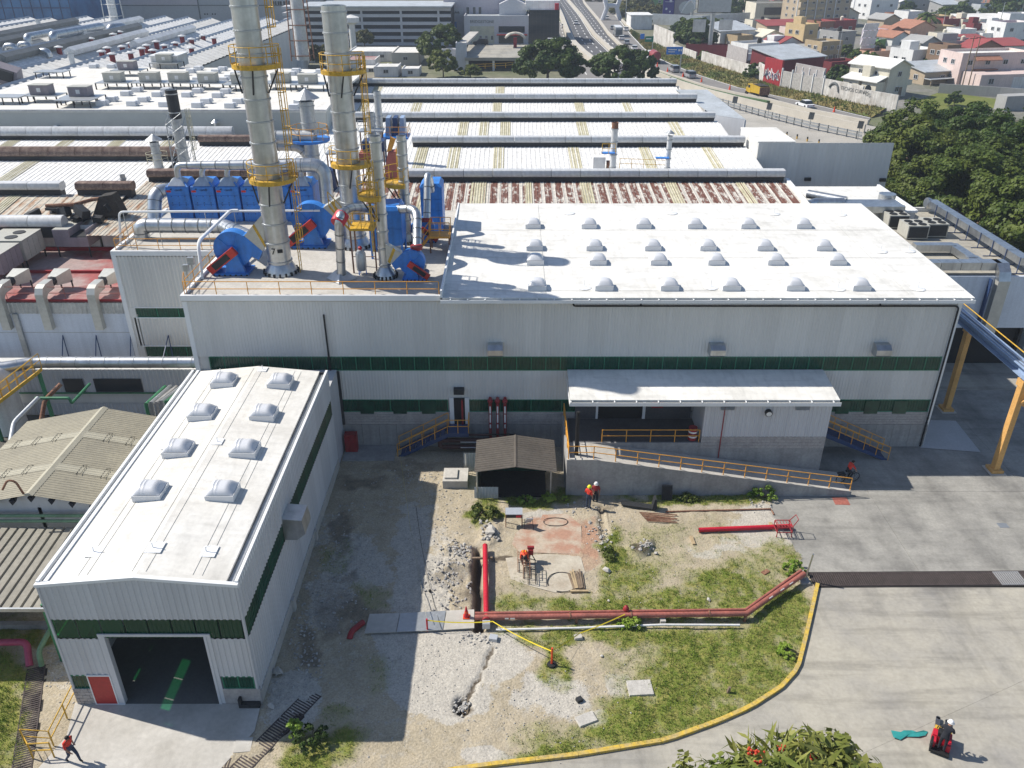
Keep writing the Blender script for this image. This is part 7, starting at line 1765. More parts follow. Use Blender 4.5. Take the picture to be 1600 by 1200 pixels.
# ------------------------------------------------------------------ flat white roof and the diagonal roofs behind it
def flat_roof():
 z=13.0;T=thing('flat_white_hall','wide hall with a cream flat roof carrying rows of air conditioners and small skylights','building',(-45,107,0))
 A=[V((-95,107.3,z)),V((-23.4,107.3,z)),P(535,140,z),P(572,110,z),P(380,106,z),P(130,105,z),P(105,109,z),P(0,141,z),V((-95,128,z))]
 mb=MB();mb.prism([p-V((0,0,.3))for p in A],(0,0,.3));mb.build('roof',K['cream_roof'],T)
 mb=MB();mb.bx(-95,-23.5,107.32,107.5,0,z-.3);mb.prism([(-23.4,107.5,0),(-23.4,107.5,z-.31),(A[2].x,A[2].y,z-.31),(A[2].x,A[2].y,0)],(-.2,0,0));mb.build('front_wall',mat('pale_grey_green_wall',(.52,.53,.49),.85,var=.05,scale=.3),T)
 mb=MB();mb.bx(-95,-23.4,107.22,107.3,z-.12,z+.08);mb.build('roof_edge',K['wall_white'],T)
 base=None
 for zx,zy in((700,633),(900,635),(1030,665),(830,660),(790,597),(985,602),(1170,605),(1040,577),(860,573),(1235,580),(1410,583),(1360,608),(1290,645),(1235,670),(1440,673),(1490,645),(588,425),(700,425),(1150,470),(1110,490),(1195,455),(1240,438),(1270,490),(1310,473),(1350,457),(1390,442),(1400,508),(1435,492),(1470,475),(1500,460),(1235,508),(640,657),(1850,452),(1825,470),(2000,457),(1945,477),(1870,652),(1840,682)):
  p=P(zx/4,zy/4,z)
  if base is None:
   base=MB().box((0,0,.3),(1.25,1.1,.6),taper=.9).build('skylight',K['curb_sky'],T,local=True);base.location=p-world_loc(T)
   dm=MB().box((.62,.1,.4),(.5,.8,.45),taper=.6).build('dome',K['dome'],base,local=True)
  else:
   o=inst(base,T,p);o2=inst(dm,o)
 c=PY(90,199,107.2);mb=MB();mb.cyl(c+V((0,.1,0)),c+V((0,-.5,.1)),.3,n=10);mb.build('wall_vent',K['galv'],T);c=PY(338,193,107.2);mb=MB();mb.cyl(c+V((0,-.4,-1)),c+V((0,-.4,.2)),.22,n=8);mb.lathe(c+V((0,-.4,.2)),[(.5,0),(.02,.4)],10);mb.build('wall_vent',K['galv'],T)
 pl=thing('shelter_cabin','white cabin with a small window standing on the cream flat roof','cabin',P(262,108,z));a,b=P(238,106,z),P(279,106,z);hh=hgt(106,88,a.y)
 MB().bx(a.x,b.x,a.y,a.y+5,z,z+hh).build('wall',K['wall_white'],pl);MB().bx(a.x-.2,b.x+.2,a.y-.2,a.y+5.2,z+hh,z+hh+.15).build('roof',K['trim'],pl);MB().bx((a.x+b.x)/2-.4,(a.x+b.x)/2+.5,a.y-.04,a.y-.002,z+hh*.55,z+hh*.8).build('window',K['glass'],pl)
 lab={(65,157):'brown air conditioner on a platform, lower left corner of the cream flat roof',(126,160):'beige air conditioner on an open frame, next to the brown one at the roof front',(178,136):'beige air conditioner with yellow rails, first of the long row on the cream roof',(234,136):'beige air conditioner with yellow rails, second of the long row on the cream roof',(279,136):'third beige air conditioner of the long row on the cream flat roof',(325,137):'fourth beige air conditioner of the long row on the cream flat roof',(377,139):'beige air conditioner of the long row half hidden by the tall stack',(199,116):'brown air conditioner on a platform in front of the white cabin',(258,104):'small beige air conditioner standing against the white cabin',(481,139):'beige air conditioner on the cream roof between the two tall stacks',(439,137):'beige air conditioner just right of the first tall stack'}
 protos={}
 for(px,py),lb in lab.items():
  k='hvac_grey' if 'brown' in lb else 'hvac';p=P(px,py+3,z);p.z=z
  if k not in protos:
   t=thing('air_conditioner',lb,'air conditioner',p,'air conditioners on the cream flat roof');protos[k]=t
   MB().bx(-1.25,1.25,0,1.7,.95,2.1).build('casing',K[k],t,local=True);MB().bx(-1.3,1.3,-.05,1.75,2.1,2.18).build('lid',K['hvac'],t,local=True)
   MB().bx(-.25,.25,-.03,-.002,1.3,1.8).build('panel',K['wall_white'],t,local=True)
   MB().bx(-2.3,2.5,-.6,2.2,.82,.92).build('platform',K['galv_dull'],t,local=True)
   for x in(-2.2,-.5,2.4):
    for y in(-.6,2.3):MB().bx(x-.07,x+.07,y-.07,y+.07,0,.82).build('leg',K['dark'],t,local=True)
  else:copy_tree(protos[k],p,label=lb)
 for px,py,lb in((80,122,'empty grey equipment platform near the back corner of the cream roof'),(8,163,'empty grey equipment platform at the picture edge of the cream roof'),(118,168,'empty grey equipment frame in front of the beige air conditioner')):
  p=P(px,py,z);t=thing('equipment_platform',lb,'platform',p);MB().box(p+V((0,.8,.9)),(4.6,2.6,.12)).build('deck',K['galv_dull'],t)
  for x in(-2.1,0,2.1):
   for y in(-.3,1.9):MB().box(p+V((x,y,.43)),(.12,.12,.86)).build('leg',K['dark'],t)
flat_roof()
def diagonal_roofs():
 T=thing('old_plant_roofs','run of old grey white gable roofs lying diagonally far behind the cream flat roof','factory',(-110,200,0))
 z=12.3
 for i in range(11):
  X=-62-7.5*i;y0,y1=(147 if X>-72 else 128.5),252+(i%3)*3;m=K['sheet']if i%2 else K['vent']
  for s,mm in((1,K['sheet']if i%3 else K['cream_roof']),(-1,K['paleblue_sheet'])):
   mb=MB();mb.ribs((X,y0,z),(0,1,0),y1-y0,(3.72*s,0,-1.35),2.4,.12,nrm=(0,0,1));mb.build('roof_sheet',mm,T)
  MB().prism([(X-.4,y0,z-.06),(X+.4,y0,z-.06),(X,y0,z+.3)],(0,y1-y0,0)).build('ridge_cap',K['galv_dull'],T)
  MB().prism([(X-3.7,y1,z-1.4),(X+3.7,y1,z-1.4),(X,y1,z)],(0,.3,0)).build('gable',K['clad'],T)
 for X,ya,yb,m in((-92,158,220,'flange'),(-84.5,168,205,'vent'),(-114.5,190,235,'flange'),(-107,150,200,'flange'),(-99.5,205,240,'vent'),(-77,180,215,'vent')):
  MB().prism([(X-.8,ya,z),(X+.8,ya,z),(X+1.0,ya,z+.9),(X,ya,z+1.5),(X-1.0,ya,z+.9)],(0,yb-ya,0)).build('ridge_ventilator',K[m],T)
 MB().bx(-140,-58.4,147.2,252,0,z-1.6).build('wall',K['clad'],T);MB().bx(-140,-73,128.6,147.1,0,z-1.6).build('wall',K['clad'],T)
 proto=None
 for n,(px,py)in enumerate(((93,81),(101,74),(143,67),(178,60),(188,56),(169,82),(218,68),(192,80),(205,75),(230,78),(245,72),(262,60),(240,86),(285,63),(160,88),(176,92),(205,90),(222,83),(258,78),(275,74),(300,68),(318,62),(335,66),(300,82))):
  p=P(px,py,12.1)
  if proto is None:
   t=thing('roof_vent','dark red roof ventilator with a white cap on the far diagonal roofs','roof vent',p,'red capped ventilators on the far diagonal roofs');proto=t
   MB().cyl((0,0,-.6),(0,0,.8),.5,n=10).build('drum',K['maroon'],t,local=True);MB().lathe((0,0,0),[(.85,.8),(.85,.95),(.1,1.2)],12).build('cap',K['vent'],t,local=True)
  else:copy_tree(proto,p)
 for a,b,r,lab in(((42,58),(82,50),.8,'silver pipe lying along the far diagonal roof, nearer the blue glass building'),((82,55),(158,41),.9,'longer silver corrugated pipe running along the far diagonal roof'),((172,44),(192,42),1.0,'short silver pipe at the foot of the far lattice stack')):
  A,B=P(*a,13.4),P(*b,13.4);duct(lab,[A-V((0,0,1.5)),A,B,B-V((0,0,1.5))],r,1.0,K['galv'],4,n=12)
 for px,py,lab in((12,88,'silver gooseneck duct at the picture edge of the far roofs'),(34,85,'silver gooseneck duct at the end of the dark ridge ventilator'),(64,97,'silver gooseneck duct standing by itself on the pale roof')):
  p=P(px,py,10.8);duct(lab,[p,p+V((0,0,2.0)),p+V((1.8,0,2.0)),p+V((2.0,0,.9))],.6,1.0,K['galv'],4,n=12)
 for px,py,pyt,r,lab in((180,37,-20,1.1,'silver stack in a lattice frame in front of the far grey wall'),(472,78,-10,1.3,'rusty white stack in a lattice frame left of the parking building'),(435,100,82,.35,'thin pale vent mast with a yellow base near the tall stack'),(62,45,30,.6,'pale stub chimney in front of the yellowish trees'),(115,106,80,.5,'thin vent with yellow cage at the back of the cream roof')):
  p=P(px,py,11);o=stack(lab,p.x,p.y,r,PY(px,pyt,p.y).z,3,K['vent'],base=False,z0=9)
  if r>1:
   mb=MB();z1=PY(px,pyt,p.y).z
   for sx in(-1,1):
    for sy in(-1,1):mb.tube([(p.x+sx*2.0,p.y+sy*2.0,9),(p.x+sx*1.7,p.y+sy*1.7,z1)],.13,4)
   zz=10
   while zz<z1:mb.tube([(p.x-1.9,p.y-1.9,zz),(p.x+1.9,p.y-1.9,zz),(p.x+1.9,p.y+1.9,zz)],.1,4);zz+=3
   mb.build('lattice',K['rust']if px>300 else K['galv_dull'],o)
 t=thing('roof_hopper','tilted dark brown metal hopper lying on the pale roof by the picture edge','hopper',P(15,130,12));p=P(15,130,11.5);MB().box(p+V((0,0,1.4)),(4.2,3,2.4),rot=Euler((.2,.35,.2)).to_matrix(),taper=.8).build('hopper',K['hvac_grey'],t);MB().box(p+V((.2,-.6,1.6)),(2.6,2.4,1.6),rot=Euler((.2,.35,.2)).to_matrix()).build('inner_panel',K['dark'],t)
diagonal_roofs()

# ------------------------------------------------------------------ buildings beyond
WIN={}
def window(parent,c,u,w,h,glass='glass',frame='frame',n=None,deep=.08):
 """a window part (frame) with its pane as sub-part; c centre, u along the wall, outward normal n"""
 u=V(u).normalized();n=V(n)if n is not None else u.cross(V((0,0,1)))
 A=Matrix((u,-n,V((0,0,1)))).transposed();key=(round(w,2),round(h,2),frame,glass)
 if key not in WIN:
  mb=MB();t=min(.12,w*.12)
  for x0,x1,z0,z1 in((-w/2,w/2,-h/2,-h/2+t),(-w/2,w/2,h/2-t,h/2),(-w/2,-w/2+t,-h/2+t,h/2-t),(w/2-t,w/2,-h/2+t,h/2-t),(-t/3,t/3,-h/2+t,h/2-t)):mb.bx(x0,x1,-deep,.02,z0,z1)
  f=mb.build('window',K[frame],parent,local=True);m2=MB();m2.bx(-w/2+.01,w/2-.01,-deep*.4,.01,-h/2+.01,h/2-.01);g=m2.build('pane',K[glass],f,local=True);WIN[key]=(f,g.data)
 else:
  f0,gd=WIN[key];f=bpy.data.objects.new('window',f0.data);COL.objects.link(f);f.parent=parent;g=bpy.data.objects.new('pane',gd);COL.objects.link(g);g.parent=f
 f.location=V(c);f.rotation_euler=(0,0,math.atan2(u.y,u.x));return f
def blk(label,px0,px1,pyb,pyt,depth,m,roofm=None,name='building',cat='building',parapet=.5,z0=0.0):
 a,b=P(px0,pyb,z0),P(px1,pyb,z0);h=hgt(pyb,pyt,a.y)+z0;T=thing(name,label,cat,((a.x+b.x)/2,a.y,0));T['h']=h
 MB().bx(a.x,b.x,a.y,a.y+depth,-.5,h).build('wall',m,T)
 MB().bx(a.x+.25,b.x-.25,a.y+.25,a.y+depth-.25,h,h+.05).build('roof',roofm or K['conc_light'],T)
 if parapet:
  mb=MB();mb.bx(a.x,b.x,a.y,a.y+.24,h+.001,h+parapet);mb.bx(a.x,a.x+.24,a.y+.24,a.y+depth,h+.001,h+parapet);mb.bx(b.x-.24,b.x,a.y+.24,a.y+depth,h+.001,h+parapet);mb.build('parapet',m,T)
 return T,a.x,b.x,a.y,h
def far_buildings():
 bl=lambda n,c,**k:K.setdefault(n,mat(n,c,.85,var=.06,scale=.15,fine=1.5,**k))
 bl('grey_panel',(.42,.43,.45));bl('lilac_wall',(.50,.46,.49));bl('pale_wall',(.52,.52,.54))
 T,x0,x1,y,h=blk('blue glass office building at the far left, behind yellowish trees',-40,122,66,-60,40,K['glass_blue'])
 mb=MB()
 for i in range(12):mb.bx(x0+i*(x1-x0)/11-.12,x0+i*(x1-x0)/11+.12,y-.12,y-.01,0,h)
 for k in range(8):mb.bx(x0,x1,y-.1,y-.01,3.6*k,3.6*k+.3)
 mb.build('mullion',K['blue_dk'],T)
 T,x0,x1,y,h=blk('huge plain grey hall wall behind the far diagonal roofs',122,480,45,-50,60,K['grey_panel'])
 mb=MB();mb.bx(x0,x1,y-.15,y-.01,hgt(45,9,y),hgt(45,9,y)+.3);mb.bx(PY(311,20,y).x,PY(311,20,y).x+.5,y-.2,y-.01,0,h);mb.build('joint',K['flange'],T)
 MB().bx(x0+.1,PY(308,0,y).x,y-.12,y-.01,hgt(45,8,y),h).build('upper_panel',K['lilac_wall'],T)
 for px in(319,323,331,335):MB().bx(PY(px,21,y).x,PY(px+2,21,y).x,y-.1,y-.01,hgt(45,23,y),hgt(45,21,y)).build('vent',K['black'],T)
 for px in(426,434,443,451):c=PY(px+3,5,y);window(T,V((c.x,y-.02,c.z))-world_loc(T),(1,0,0),2.0,1.7)
 T,x0,x1,y,h=blk('open sided parking building with five white floor edges and slim columns',478,706,71,14,40,K['black'],K['paleblue_sheet'])  # black core box stands in for shade inside the open floors
 for py in(16,26,38,49,60,70):
  c=hgt(71,py,y);MB().bx(x0-.5,x1,y-1.2,y-.05,c-.1,c+.85).build('floor_slab',K['pale_wall'],T)
 for px in(567,628,686):x=PY(px,40,y).x;MB().bx(x-.35,x+.35,y-1.35,y-1.21,0,h).build('column',K['pale_wall'],T)
 MB().bx(x0-1.5,x1+.5,y-2.5,y+20,h+.6,h+1.0).build('roof_sheet',K['paleblue_sheet'],T)
 for k in range(6):MB().bx(x0-7,x0-.6,y+1,y+8,hgt(71,15+10*k,y),hgt(71,15+10*k,y)+.9).build('ramp_slab',K['pale_wall'],T)
 T,x0,x1,y,h=blk('lilac grey tall block with a sign panel and narrow windows beside the parking building',695,800,62,-30,40,K['lilac_wall'])
 f=lambda px0,px1,py0,py1,m,n,o=.08:MB().bx(PY(px0,20,y).x,PY(px1,20,y).x,y-o,y-.01,hgt(62,py0,y),hgt(62,py1,y)).build(n,m,T)
 f(703,724,54,13,K['pale_wall'],'sign_panel');f(704,713,51,34,K['blue'],'picture_panel',.12)
 MB().prism([(PY(709,21,y).x,y-.14,hgt(62,21,y)),(PY(719,21,y).x,y-.14,hgt(62,21,y)),(PY(716,17,y).x,y-.14,hgt(62,17,y)),(PY(714,19,y).x,y-.14,hgt(62,19,y)),(PY(712,17,y).x,y-.14,hgt(62,17,y))],(0,.04,0)).build('emblem',K['flange'],T)
 for px in(731,741,750):c=PY(px,17,y);window(T,V((c.x,y-.02,c.z))-world_loc(T),(1,0,0),1.1,2.6)
 T,x0,x1,y,h=blk('pale showroom with a sign, cream bay and red entrance canopy',726,826,69,27,25,K['pale_wall'],K['paleblue_sheet'])
 f=lambda px0,px1,py0,py1,m,n,o=.08:MB().bx(PY(px0,20,y).x,PY(px1,20,y).x,y-o,y-.01,hgt(69,py0,y),hgt(69,py1,y)).build(n,m,T)
 f(734,772,68,41,mat('cream_wall',(.52,.50,.38),.85),'bay',.05);f(779,820,51,41,K['glass'],'glazing',.08);f(779,818,68,55,K['glass'],'entrance',.08);f(776,824,54.5,53,K['red_dk'],'canopy',2.5)
 for px in(751,760,769):c=PY(px,59,y);window(T,V((c.x,y-.06,c.z))-world_loc(T),(1,0,0),.9,1.5)
 text_mesh('BRIDGESTONE',1.25,'sign_lettering',K['flange'],T,V((PY(753,34,y).x,y-.06,hgt(69,34,y))),(rad(90),0,0),.05)
 mb=MB();mb.prism([(PY(780,20,y+8).x,y+8,h),(PY(822,20,y+8).x,y+8,h),(PY(822,20,y+8).x,y+8,h+3.5),(PY(800,20,y+8).x,y+8,h+5.5),(PY(780,20,y+8).x,y+8,h+3.5)],(0,14,0));mb.build('gable_roof',K['pale_wall'],T)
 T,x0,x1,y,h=blk('black glazed office block beside the highway with a white roof box',826,873,69,18,24,K['glass'],K['white_roof'])
 mb=MB()
 for i in range(9):mb.bx(x0+i*(x1-x0)/8-.05,x0+i*(x1-x0)/8+.05,y-.06,y-.01,0,h)
 for k in range(7):mb.bx(x0,x1,y-.05,y-.01,h*k/6.5,h*k/6.5+.12)
 mb.build('mullion',K['dark'],T);MB().bx(x0-1,x1+.5,y+6,y+20,h+.06,h+3).build('roof_box',K['wall_white'],T);MB().bx(x1-1.5,x1-.2,y+1,y+3,h+.06,h+2.4).build('red_sign',K['red'],T)
 T=thing('car_deck','raised concrete car deck on white columns with a cream arched canopy','car deck',P(790,92,0));zd=3.4;pp=[P(726,90,zd),P(878,90,zd),P(878,70,zd),P(732,70,zd)]
 mb=MB();mb.prism([p-V((0,0,.8))for p in pp],(0,0,.8));mb.build('deck',K['pave'],T);ye=pp[0].y
 mb=MB()
 for px in(730,771,806,843):x=PY(px,95,ye).x;mb.bx(x-.3,x+.3,ye+.3,ye+.9,-.1,zd-.8)
 mb.build('column',K['wall_white'],T);MB().bx(pp[0].x,pp[1].x,ye+6,ye+6.3,-.1,zd-.8).build('dark_back_wall',K['black'],T)
 mb=MB();c=P(805,75,zd);mb.tube([c+V((-3,0,2.7)),c+V((-1.5,0,3.8)),c+V((0,0,4.1)),c+V((1.5,0,3.8)),c+V((3,0,2.7))],.3,6);mb.build('arch_rib',K['barrier'],T)
 mb=MB();arcp=[c+V((3*math.cos(a),0,2.6+1.5*math.sin(a)))for a in[math.pi*i/10 for i in range(11)]];mb.add(arcp+[p+V((0,4,0))for p in arcp],[(i,i+1,i+12,i+11)for i in range(10)]);mb.build('arch_canopy',K['barrier'],T);MB().bx(c.x-.5,c.x+.5,c.y+1,c.y+2,zd,zd+2.8).build('booth',K['red_dk'],T)
 mb=MB();a,b=P(750,110,.5),P(800,104,.5);railing([P(742,108,1),P(790,106,1),P(850,98,1)],'yellow railing of the ramp below the car deck',K['yellow'],gap=2.5,r=.06,h=1.2)
 T,x0,x1,y,h=blk('white tower wall and covered bridge beside the car deck',713,729,110,70,4,K['pale_wall']);mb=MB();mb.prism([(x0,y+4,h),(x1,y+4,h),(x1+2.2,y+36,h),(x0+2.2,y+36,h)],(0,0,-.6));mb.build('bridge_roof',K['conc_light'],T);MB().bx(x0-4,x0-.1,y+2,y+6,0,h*.8).build('side_room',K['pale_wall'],T)
 for px0,px1,pb,pt,d,m,rm,lab in((545,615,96,82,14,'wall_white','white_roof','white two storey block with small windows left of the round green trees'),(540,587,106,95,10,'wall_white','red_roof','white block with a bright red roof behind the second tall stack'),(613,655,102,84,16,'barrier','cream_roof','cream shed with a sloping roof left of the round green trees'),(585,622,120,106,8,'wall_white','white_roof','small white block with a rounded corner beyond the sawtooth factory'),(628,655,119,109,7,'wall_white','white_roof','lowest white block between the sawtooth factory and the green trees'),(440,490,98,84,12,'grey_panel','cream_roof','grey gabled shed behind the first yellow platform'),(445,473,112,98,7,'wall_white','white_roof','white kiosk with a pointed roof between the two tall stacks'),(560,600,112,108,10,'wall_white','cream_roof','long low cream roof just beyond the sawtooth factory')):
  T,x0,x1,y,h=blk(lab,px0,px1,pb,pt,d,K[m],K[rm],parapet=.3)
  n=max(1,int((x1-x0)/5))
  for i in range(n):window(T,V((x0+(i+.5)*(x1-x0)/n,y-.02,h*.6))-world_loc(T),(1,0,0),1.4,1.0)
 a=P(605,72,0);T=thing('water_tank','white round water tank on a short tower before the parking building','tank',a);p=P(553,80,0);MB().lathe(p,[(1.0,0),(1.0,8),(2.6,8.6),(2.6,10),(.1,10.8)],14).build('vessel',K['wall_white'],T,smooth=True)
far_buildings()

# ------------------------------------------------------------------ highway
ROADZ=.12
def road(name,lp,rp,m,z=ROADZ,n=24):
 Lp=resample([P(x,y,z)for x,y in lp],n);Rp=resample([P(x,y,z)for x,y in rp],n)
 o=strip(name,Lp,Rp,m);structure(o);return Lp,Rp
def dashes(name,pts,w,on,gap,z,root):
 Lp=plen(pts);d=0;me=None;i=0
 while d+on<Lp and i<90:
  a,t=along(pts,d);b,_=along(pts,d+on);mb=MB();s=V((-t.y,t.x,0))*(w/2);dz=V((0,0,z));c=(a+b)/2
  o=mb.quad(a-s+dz,b-s+dz,b+s+dz,a+s+dz).build(name,K['line'],root)
  if o.data.polygons[0].normal.z<0:o.data.flip_normals()
  d+=on+gap;i+=1
def lanes(lp,rp,fr):return[lp[i]*(1-fr)+rp[i]*fr for i in range(len(lp))]
def barrier_wall(name,pts_px,h,w,m,lab,z=0,top=None):
 pts=resample([P(x,y,z)for x,y in pts_px],26);mb=MB();wallpath(mb,pts,w,-.05,h);o=solo(mb,name,m,lab,'barrier');return o
def highway():
 a,b=road('side_road',[(868,30),(872,60),(876,90),(884,118),(900,140)],[(880,36),(891,66),(906,82),(935,108),(965,140)],K['asphalt2'],.08)
 la,ra=road('highway',[(866,-30),(868,0),(884,30),(895,62),(912,84),(950,110),(990,140)],[(878,-30),(885,0),(907,26),(926,56),(958,86),(1000,118),(1040,140)],K['asphalt'])
 lb,rb=road('highway',[(880,-30),(889,2),(910,26),(930,56),(962,86),(1004,116),(1044,140)],[(900,-30),(912,6),(935,34),(957,62),(982,84),(1024,112),(1064,135)],K['asphalt'])
 lc,rc=road('highway',[(903,-30),(915,6),(938,34),(946,52),(976,82),(1010,106),(1050,121),(1100,137),(1150,149),(1200,158),(1260,174),(1356,192)],[(925,-30),(945,6),(968,30),(985,52),(1015,84),(1050,100),(1080,112),(1125,130),(1200,147),(1275,163),(1360,184)],K['asphalt2'],.14,30)
 R_=thing('road_marking',None,None,(40,250,0));structure(R_)
 for fr in(.36,.68):
  dashes('dash',lanes(la,ra,fr),.3,4,7,.015,R_);dashes('dash',lanes(lb,rb,fr),.3,4,7,.015,R_)
 dashes('dash',lanes(a,b,.55),.25,4,8,.015,R_)
 for pts in(lanes(la,ra,.05),lanes(la,ra,.95),lanes(lb,rb,.06),lanes(lc,rc,.96)):
  o=strip('edge_line',[p+V((0,0,.014))for p in offset_poly(pts,.12)],[p+V((0,0,.014))for p in offset_poly(pts,-.12)],K['line']);o.parent=R_;o.location=-R_.location
 barrier_wall('barrier',[(861,-30),(865,0),(878,30),(889,62),(905,82),(938,108),(960,122)],1.6,1.6,K['barrier'],'broad cream concrete barrier between the side road and the highway')
 barrier_wall('barrier',[(880,-30),(887,1),(908,26),(928,56),(960,86),(1002,117),(1030,130)],1.2,1.0,K['barrier'],'cream concrete barrier between the two highway carriageways')
 barrier_wall('barrier',[(901,-30),(913,6),(936,34),(946,48),(950,54),(978,82),(1000,100)],1.0,.8,K['barrier'],'pale kinked barrier between the highway and the exit lane')
 barrier_wall('barrier',[(926,-30),(946,6),(969,30),(990,52)],.9,.7,K['barrier'],'far pale barrier along the outer edge of the exit lane')
 barrier_wall('barrier',[(1008,107),(1050,122),(1100,138.5),(1150,150.5),(1200,160),(1260,176),(1356,195)],.9,.5,K['green_lit']if False else K['barrier'],'long pale barrier along the roadside behind the grey annex')
 mb=MB();pts=resample([P(x,y,0)for x,y in((1008,109.5),(1050,125),(1100,142),(1150,154),(1200,163))],20);wallpath(mb,pts,1.2,0,.7);solo(mb,'hedge_strip',mat('green_verge',(.08,.14,.06),.9,var=.2),'dark green strip along the pale roadside barrier','hedge')
 barrier_wall('retaining_wall',[(1012,116),(1060,136),(1110,152),(1160,165),(1215,178),(1270,191),(1350,208)],1.6,.4,K['barrier'],'cream retaining wall with a dotted edge below the roadside barrier')
 flat('verge',[P(1000,112),P(1060,127),P(1220,168),P(1400,205),P(1420,270),P(1160,268),P(1010,150)],mat('pale_gravel_verge',(.38,.36,.32),.95,var=.12,scale=.2),.05)
 T=thing('guard_rail','grey steel guard rail with posts in front of the cream retaining wall','guard rail',P(1200,190));pts=resample([P(x,y,0)for x,y in((1120,163),(1190,183),(1260,201),(1345,219))],40)
 mb=MB();wallpath(mb,pts,.12,.55,.95);wallpath(mb,[p+V((0,0,0))for p in pts],.1,1.15,1.4);mb.build('rail',K['galv_dull'],T);o=None
 for p in pts[::2]:
  if o is None:o=MB().box((0,0,.7),(.18,.18,1.5)).build('post',K['flange'],T,local=True);d=o
  else:d=bpy.data.objects.new('post',o.data);COL.objects.link(d);d.parent=T
  d.location=p-world_loc(T)
 mb=MB();pts=resample([P(x,y,0)for x,y in((1120,160),(1200,183),(1340,210))],60);wallpath(mb,pts,.3,2.2,2.35)
 for i,(px,py,lab)in enumerate(((1146,168,'small dark road sign back on a post, first beyond the grey annex'),(1199,179,'small dark road sign back on a post, middle one along the guard rail'),(1264,195,'small dark road sign back on a post behind the guard rail'),(1340,210,'small dark road sign back on a post beside the big trees'))):
  p=P(px,py+9,0);t=thing('road_sign',lab,'sign',p,'dark sign backs along the guard rail');MB().bx(p.x-.06,p.x+.06,p.y,p.y+.1,0,2.4).build('post',K['galv'],t);MB().box((p.x,p.y-.05,2.7),(1.0,.06,1.3),rot=Matrix.Rotation(.1,3,'Y')).build('panel',K['flange'],t)
 for i,(px,py,lab)in enumerate(((1213,209,'yellow and black bollard on the pale verge, first of the five'),(1229,213,'yellow and black bollard on the pale verge, second of the five'),(1245,217,'yellow and black bollard on the pale verge, third of the five'),(1261,221,'yellow and black bollard on the pale verge, fourth of the five'),(1279,225,'yellow and black bollard on the pale verge, fifth of the five'))):
  p=P(px,py,.05);t=thing('bollard',lab,'bollard',p,'yellow and black bollards on the verge');MB().cyl(p,p+V((0,0,.45)),.14,n=8).build('post',K['yellow'],t);MB().cyl(p+V((0,0,.45)),p+V((0,0,.8)),.14,n=8).build('cap',K['black'],t)
 for i,(px,py,lab)in enumerate(((1027,104,'orange road cone beside the red tanker truck'),(1043,112,'orange road cone behind the silver off-roader'),(1067,120,'orange road cone in front of the second grey car'),(1096,128,'orange road cone on the pale roadside, beyond the grey cars'),(1140,140,'orange road cone just before the yellow dump truck'),(1303,175,'orange road cone beyond the white car by the big trees'))):
  p=P(px,py,.14);t=thing('traffic_cone',lab,'cone',p,'orange cones along the road');MB().lathe(p,[(.3,0),(.26,.05),(.06,1.15)],8).build('cone',K['cone'],t)
 EH=1.2
 m=mat('dry_embankment_grass',(.19,.15,.055),.95,var=.25,scale=.09,fine=.8,col2=(.07,.095,.02),lo=.42,hi=.58,bump=.4,bscale=2)
 lo=[P(x,y,.1)for x,y in((990,56),(1016,84),(1051,99.5),(1081,111.5),(1126,129.5),(1200,146.5),(1275,162.5),(1362,183.5))];hi=[P(x,y,EH)for x,y in((985,46),(1020,66),(1050,79),(1100,97),(1150,111),(1190,127),(1285,147),(1385,168))]
 structure(strip('embankment',resample(lo,30),resample(hi,30),m))
 rng=random.Random(5);sp=[]
 L0,H0=resample(lo,60),resample(hi,60)
 for _ in range(5200):
  f=rng.uniform(0,58.9);i=int(f);f-=i;t=rng.uniform(.06,1);p=(L0[i]*(1-f)+L0[i+1]*f)*(1-t)+(H0[i]*(1-f)+H0[i+1]*f)*t+V((rng.uniform(-.6,.6),rng.uniform(-.6,.6),0));sp.append((p.x,p.y,p.z-.1,1))
 blades('embankment_grass',sp,mat('embankment_tufts',(.22,.17,.06),.9,var=.3,scale=.12,fine=1,col2=(.07,.11,.02),lo=.42,hi=.56),'dry and green rough grass on the embankment along the road',.25,.7,.09,4,5)
 segs=[((1021,63),(1052,78),5.0,'peel','tall white hoarding wall beside the blue road sign'),((1052,78),(1088,92),1.8,'peel','low white wall dipping behind the blue road sign'),((1096,95),(1184,122),2.6,'peel','long peeling white wall at the top of the embankment'),((1184,121),(1193,127),3.6,'peel','white wall end with a yellow scrawl next to the graffiti wall'),((1219,134),(1287,148),3.4,'rock','grey stone wall with pale posts between the red shed and the white lettered wall'),((1287,148),(1345,161),3.4,'peel','white wall with dark lettering and an arch mark'),((1345,161),(1400,171),2.8,'peel','stained white wall running on from the lettered wall to the trees'),((1240,130),(1285,140),4.6,'block','bare block wall above the grey stone wall'),((1135,99),(1165,109),5.0,'block','bare grey block wall with a ragged top behind the peeling white wall')]
 for a,b,h,mm,lab in segs:
  mb=MB();A,B=P(*a,EH),P(*b,EH);A.z=B.z=0;pts=resample([A,B],6);wallpath(mb,pts,.35,0,h+EH);o=solo(mb,'roadside_wall',K[mm],lab,'wall',origin=A)
  if 'lettering' in lab:
   d=(B-A).normalized();t=o
   ang=math.atan2(d.y,d.x);n=V((d.y,-d.x,0))
   text_mesh('TECHOS CURVOS',1.05,'lettering',K['flange'],o,A+d*9.2+n*.2+V((0,0,EH+2.2)),(rad(90),0,ang),.02)
   mb=MB();c=A+d*3.0+n*.2+V((0,0,EH+1.2));mb.tube([c+d*(1.5*math.cos(k))+V((0,0,1.7*math.sin(k)))for k in[math.pi*(.02+.85*i/10)for i in range(11)]],.28,6);ar=mb.build('arch_mark',K['flange'],None);ar.parent=o;ar.location=-o.location
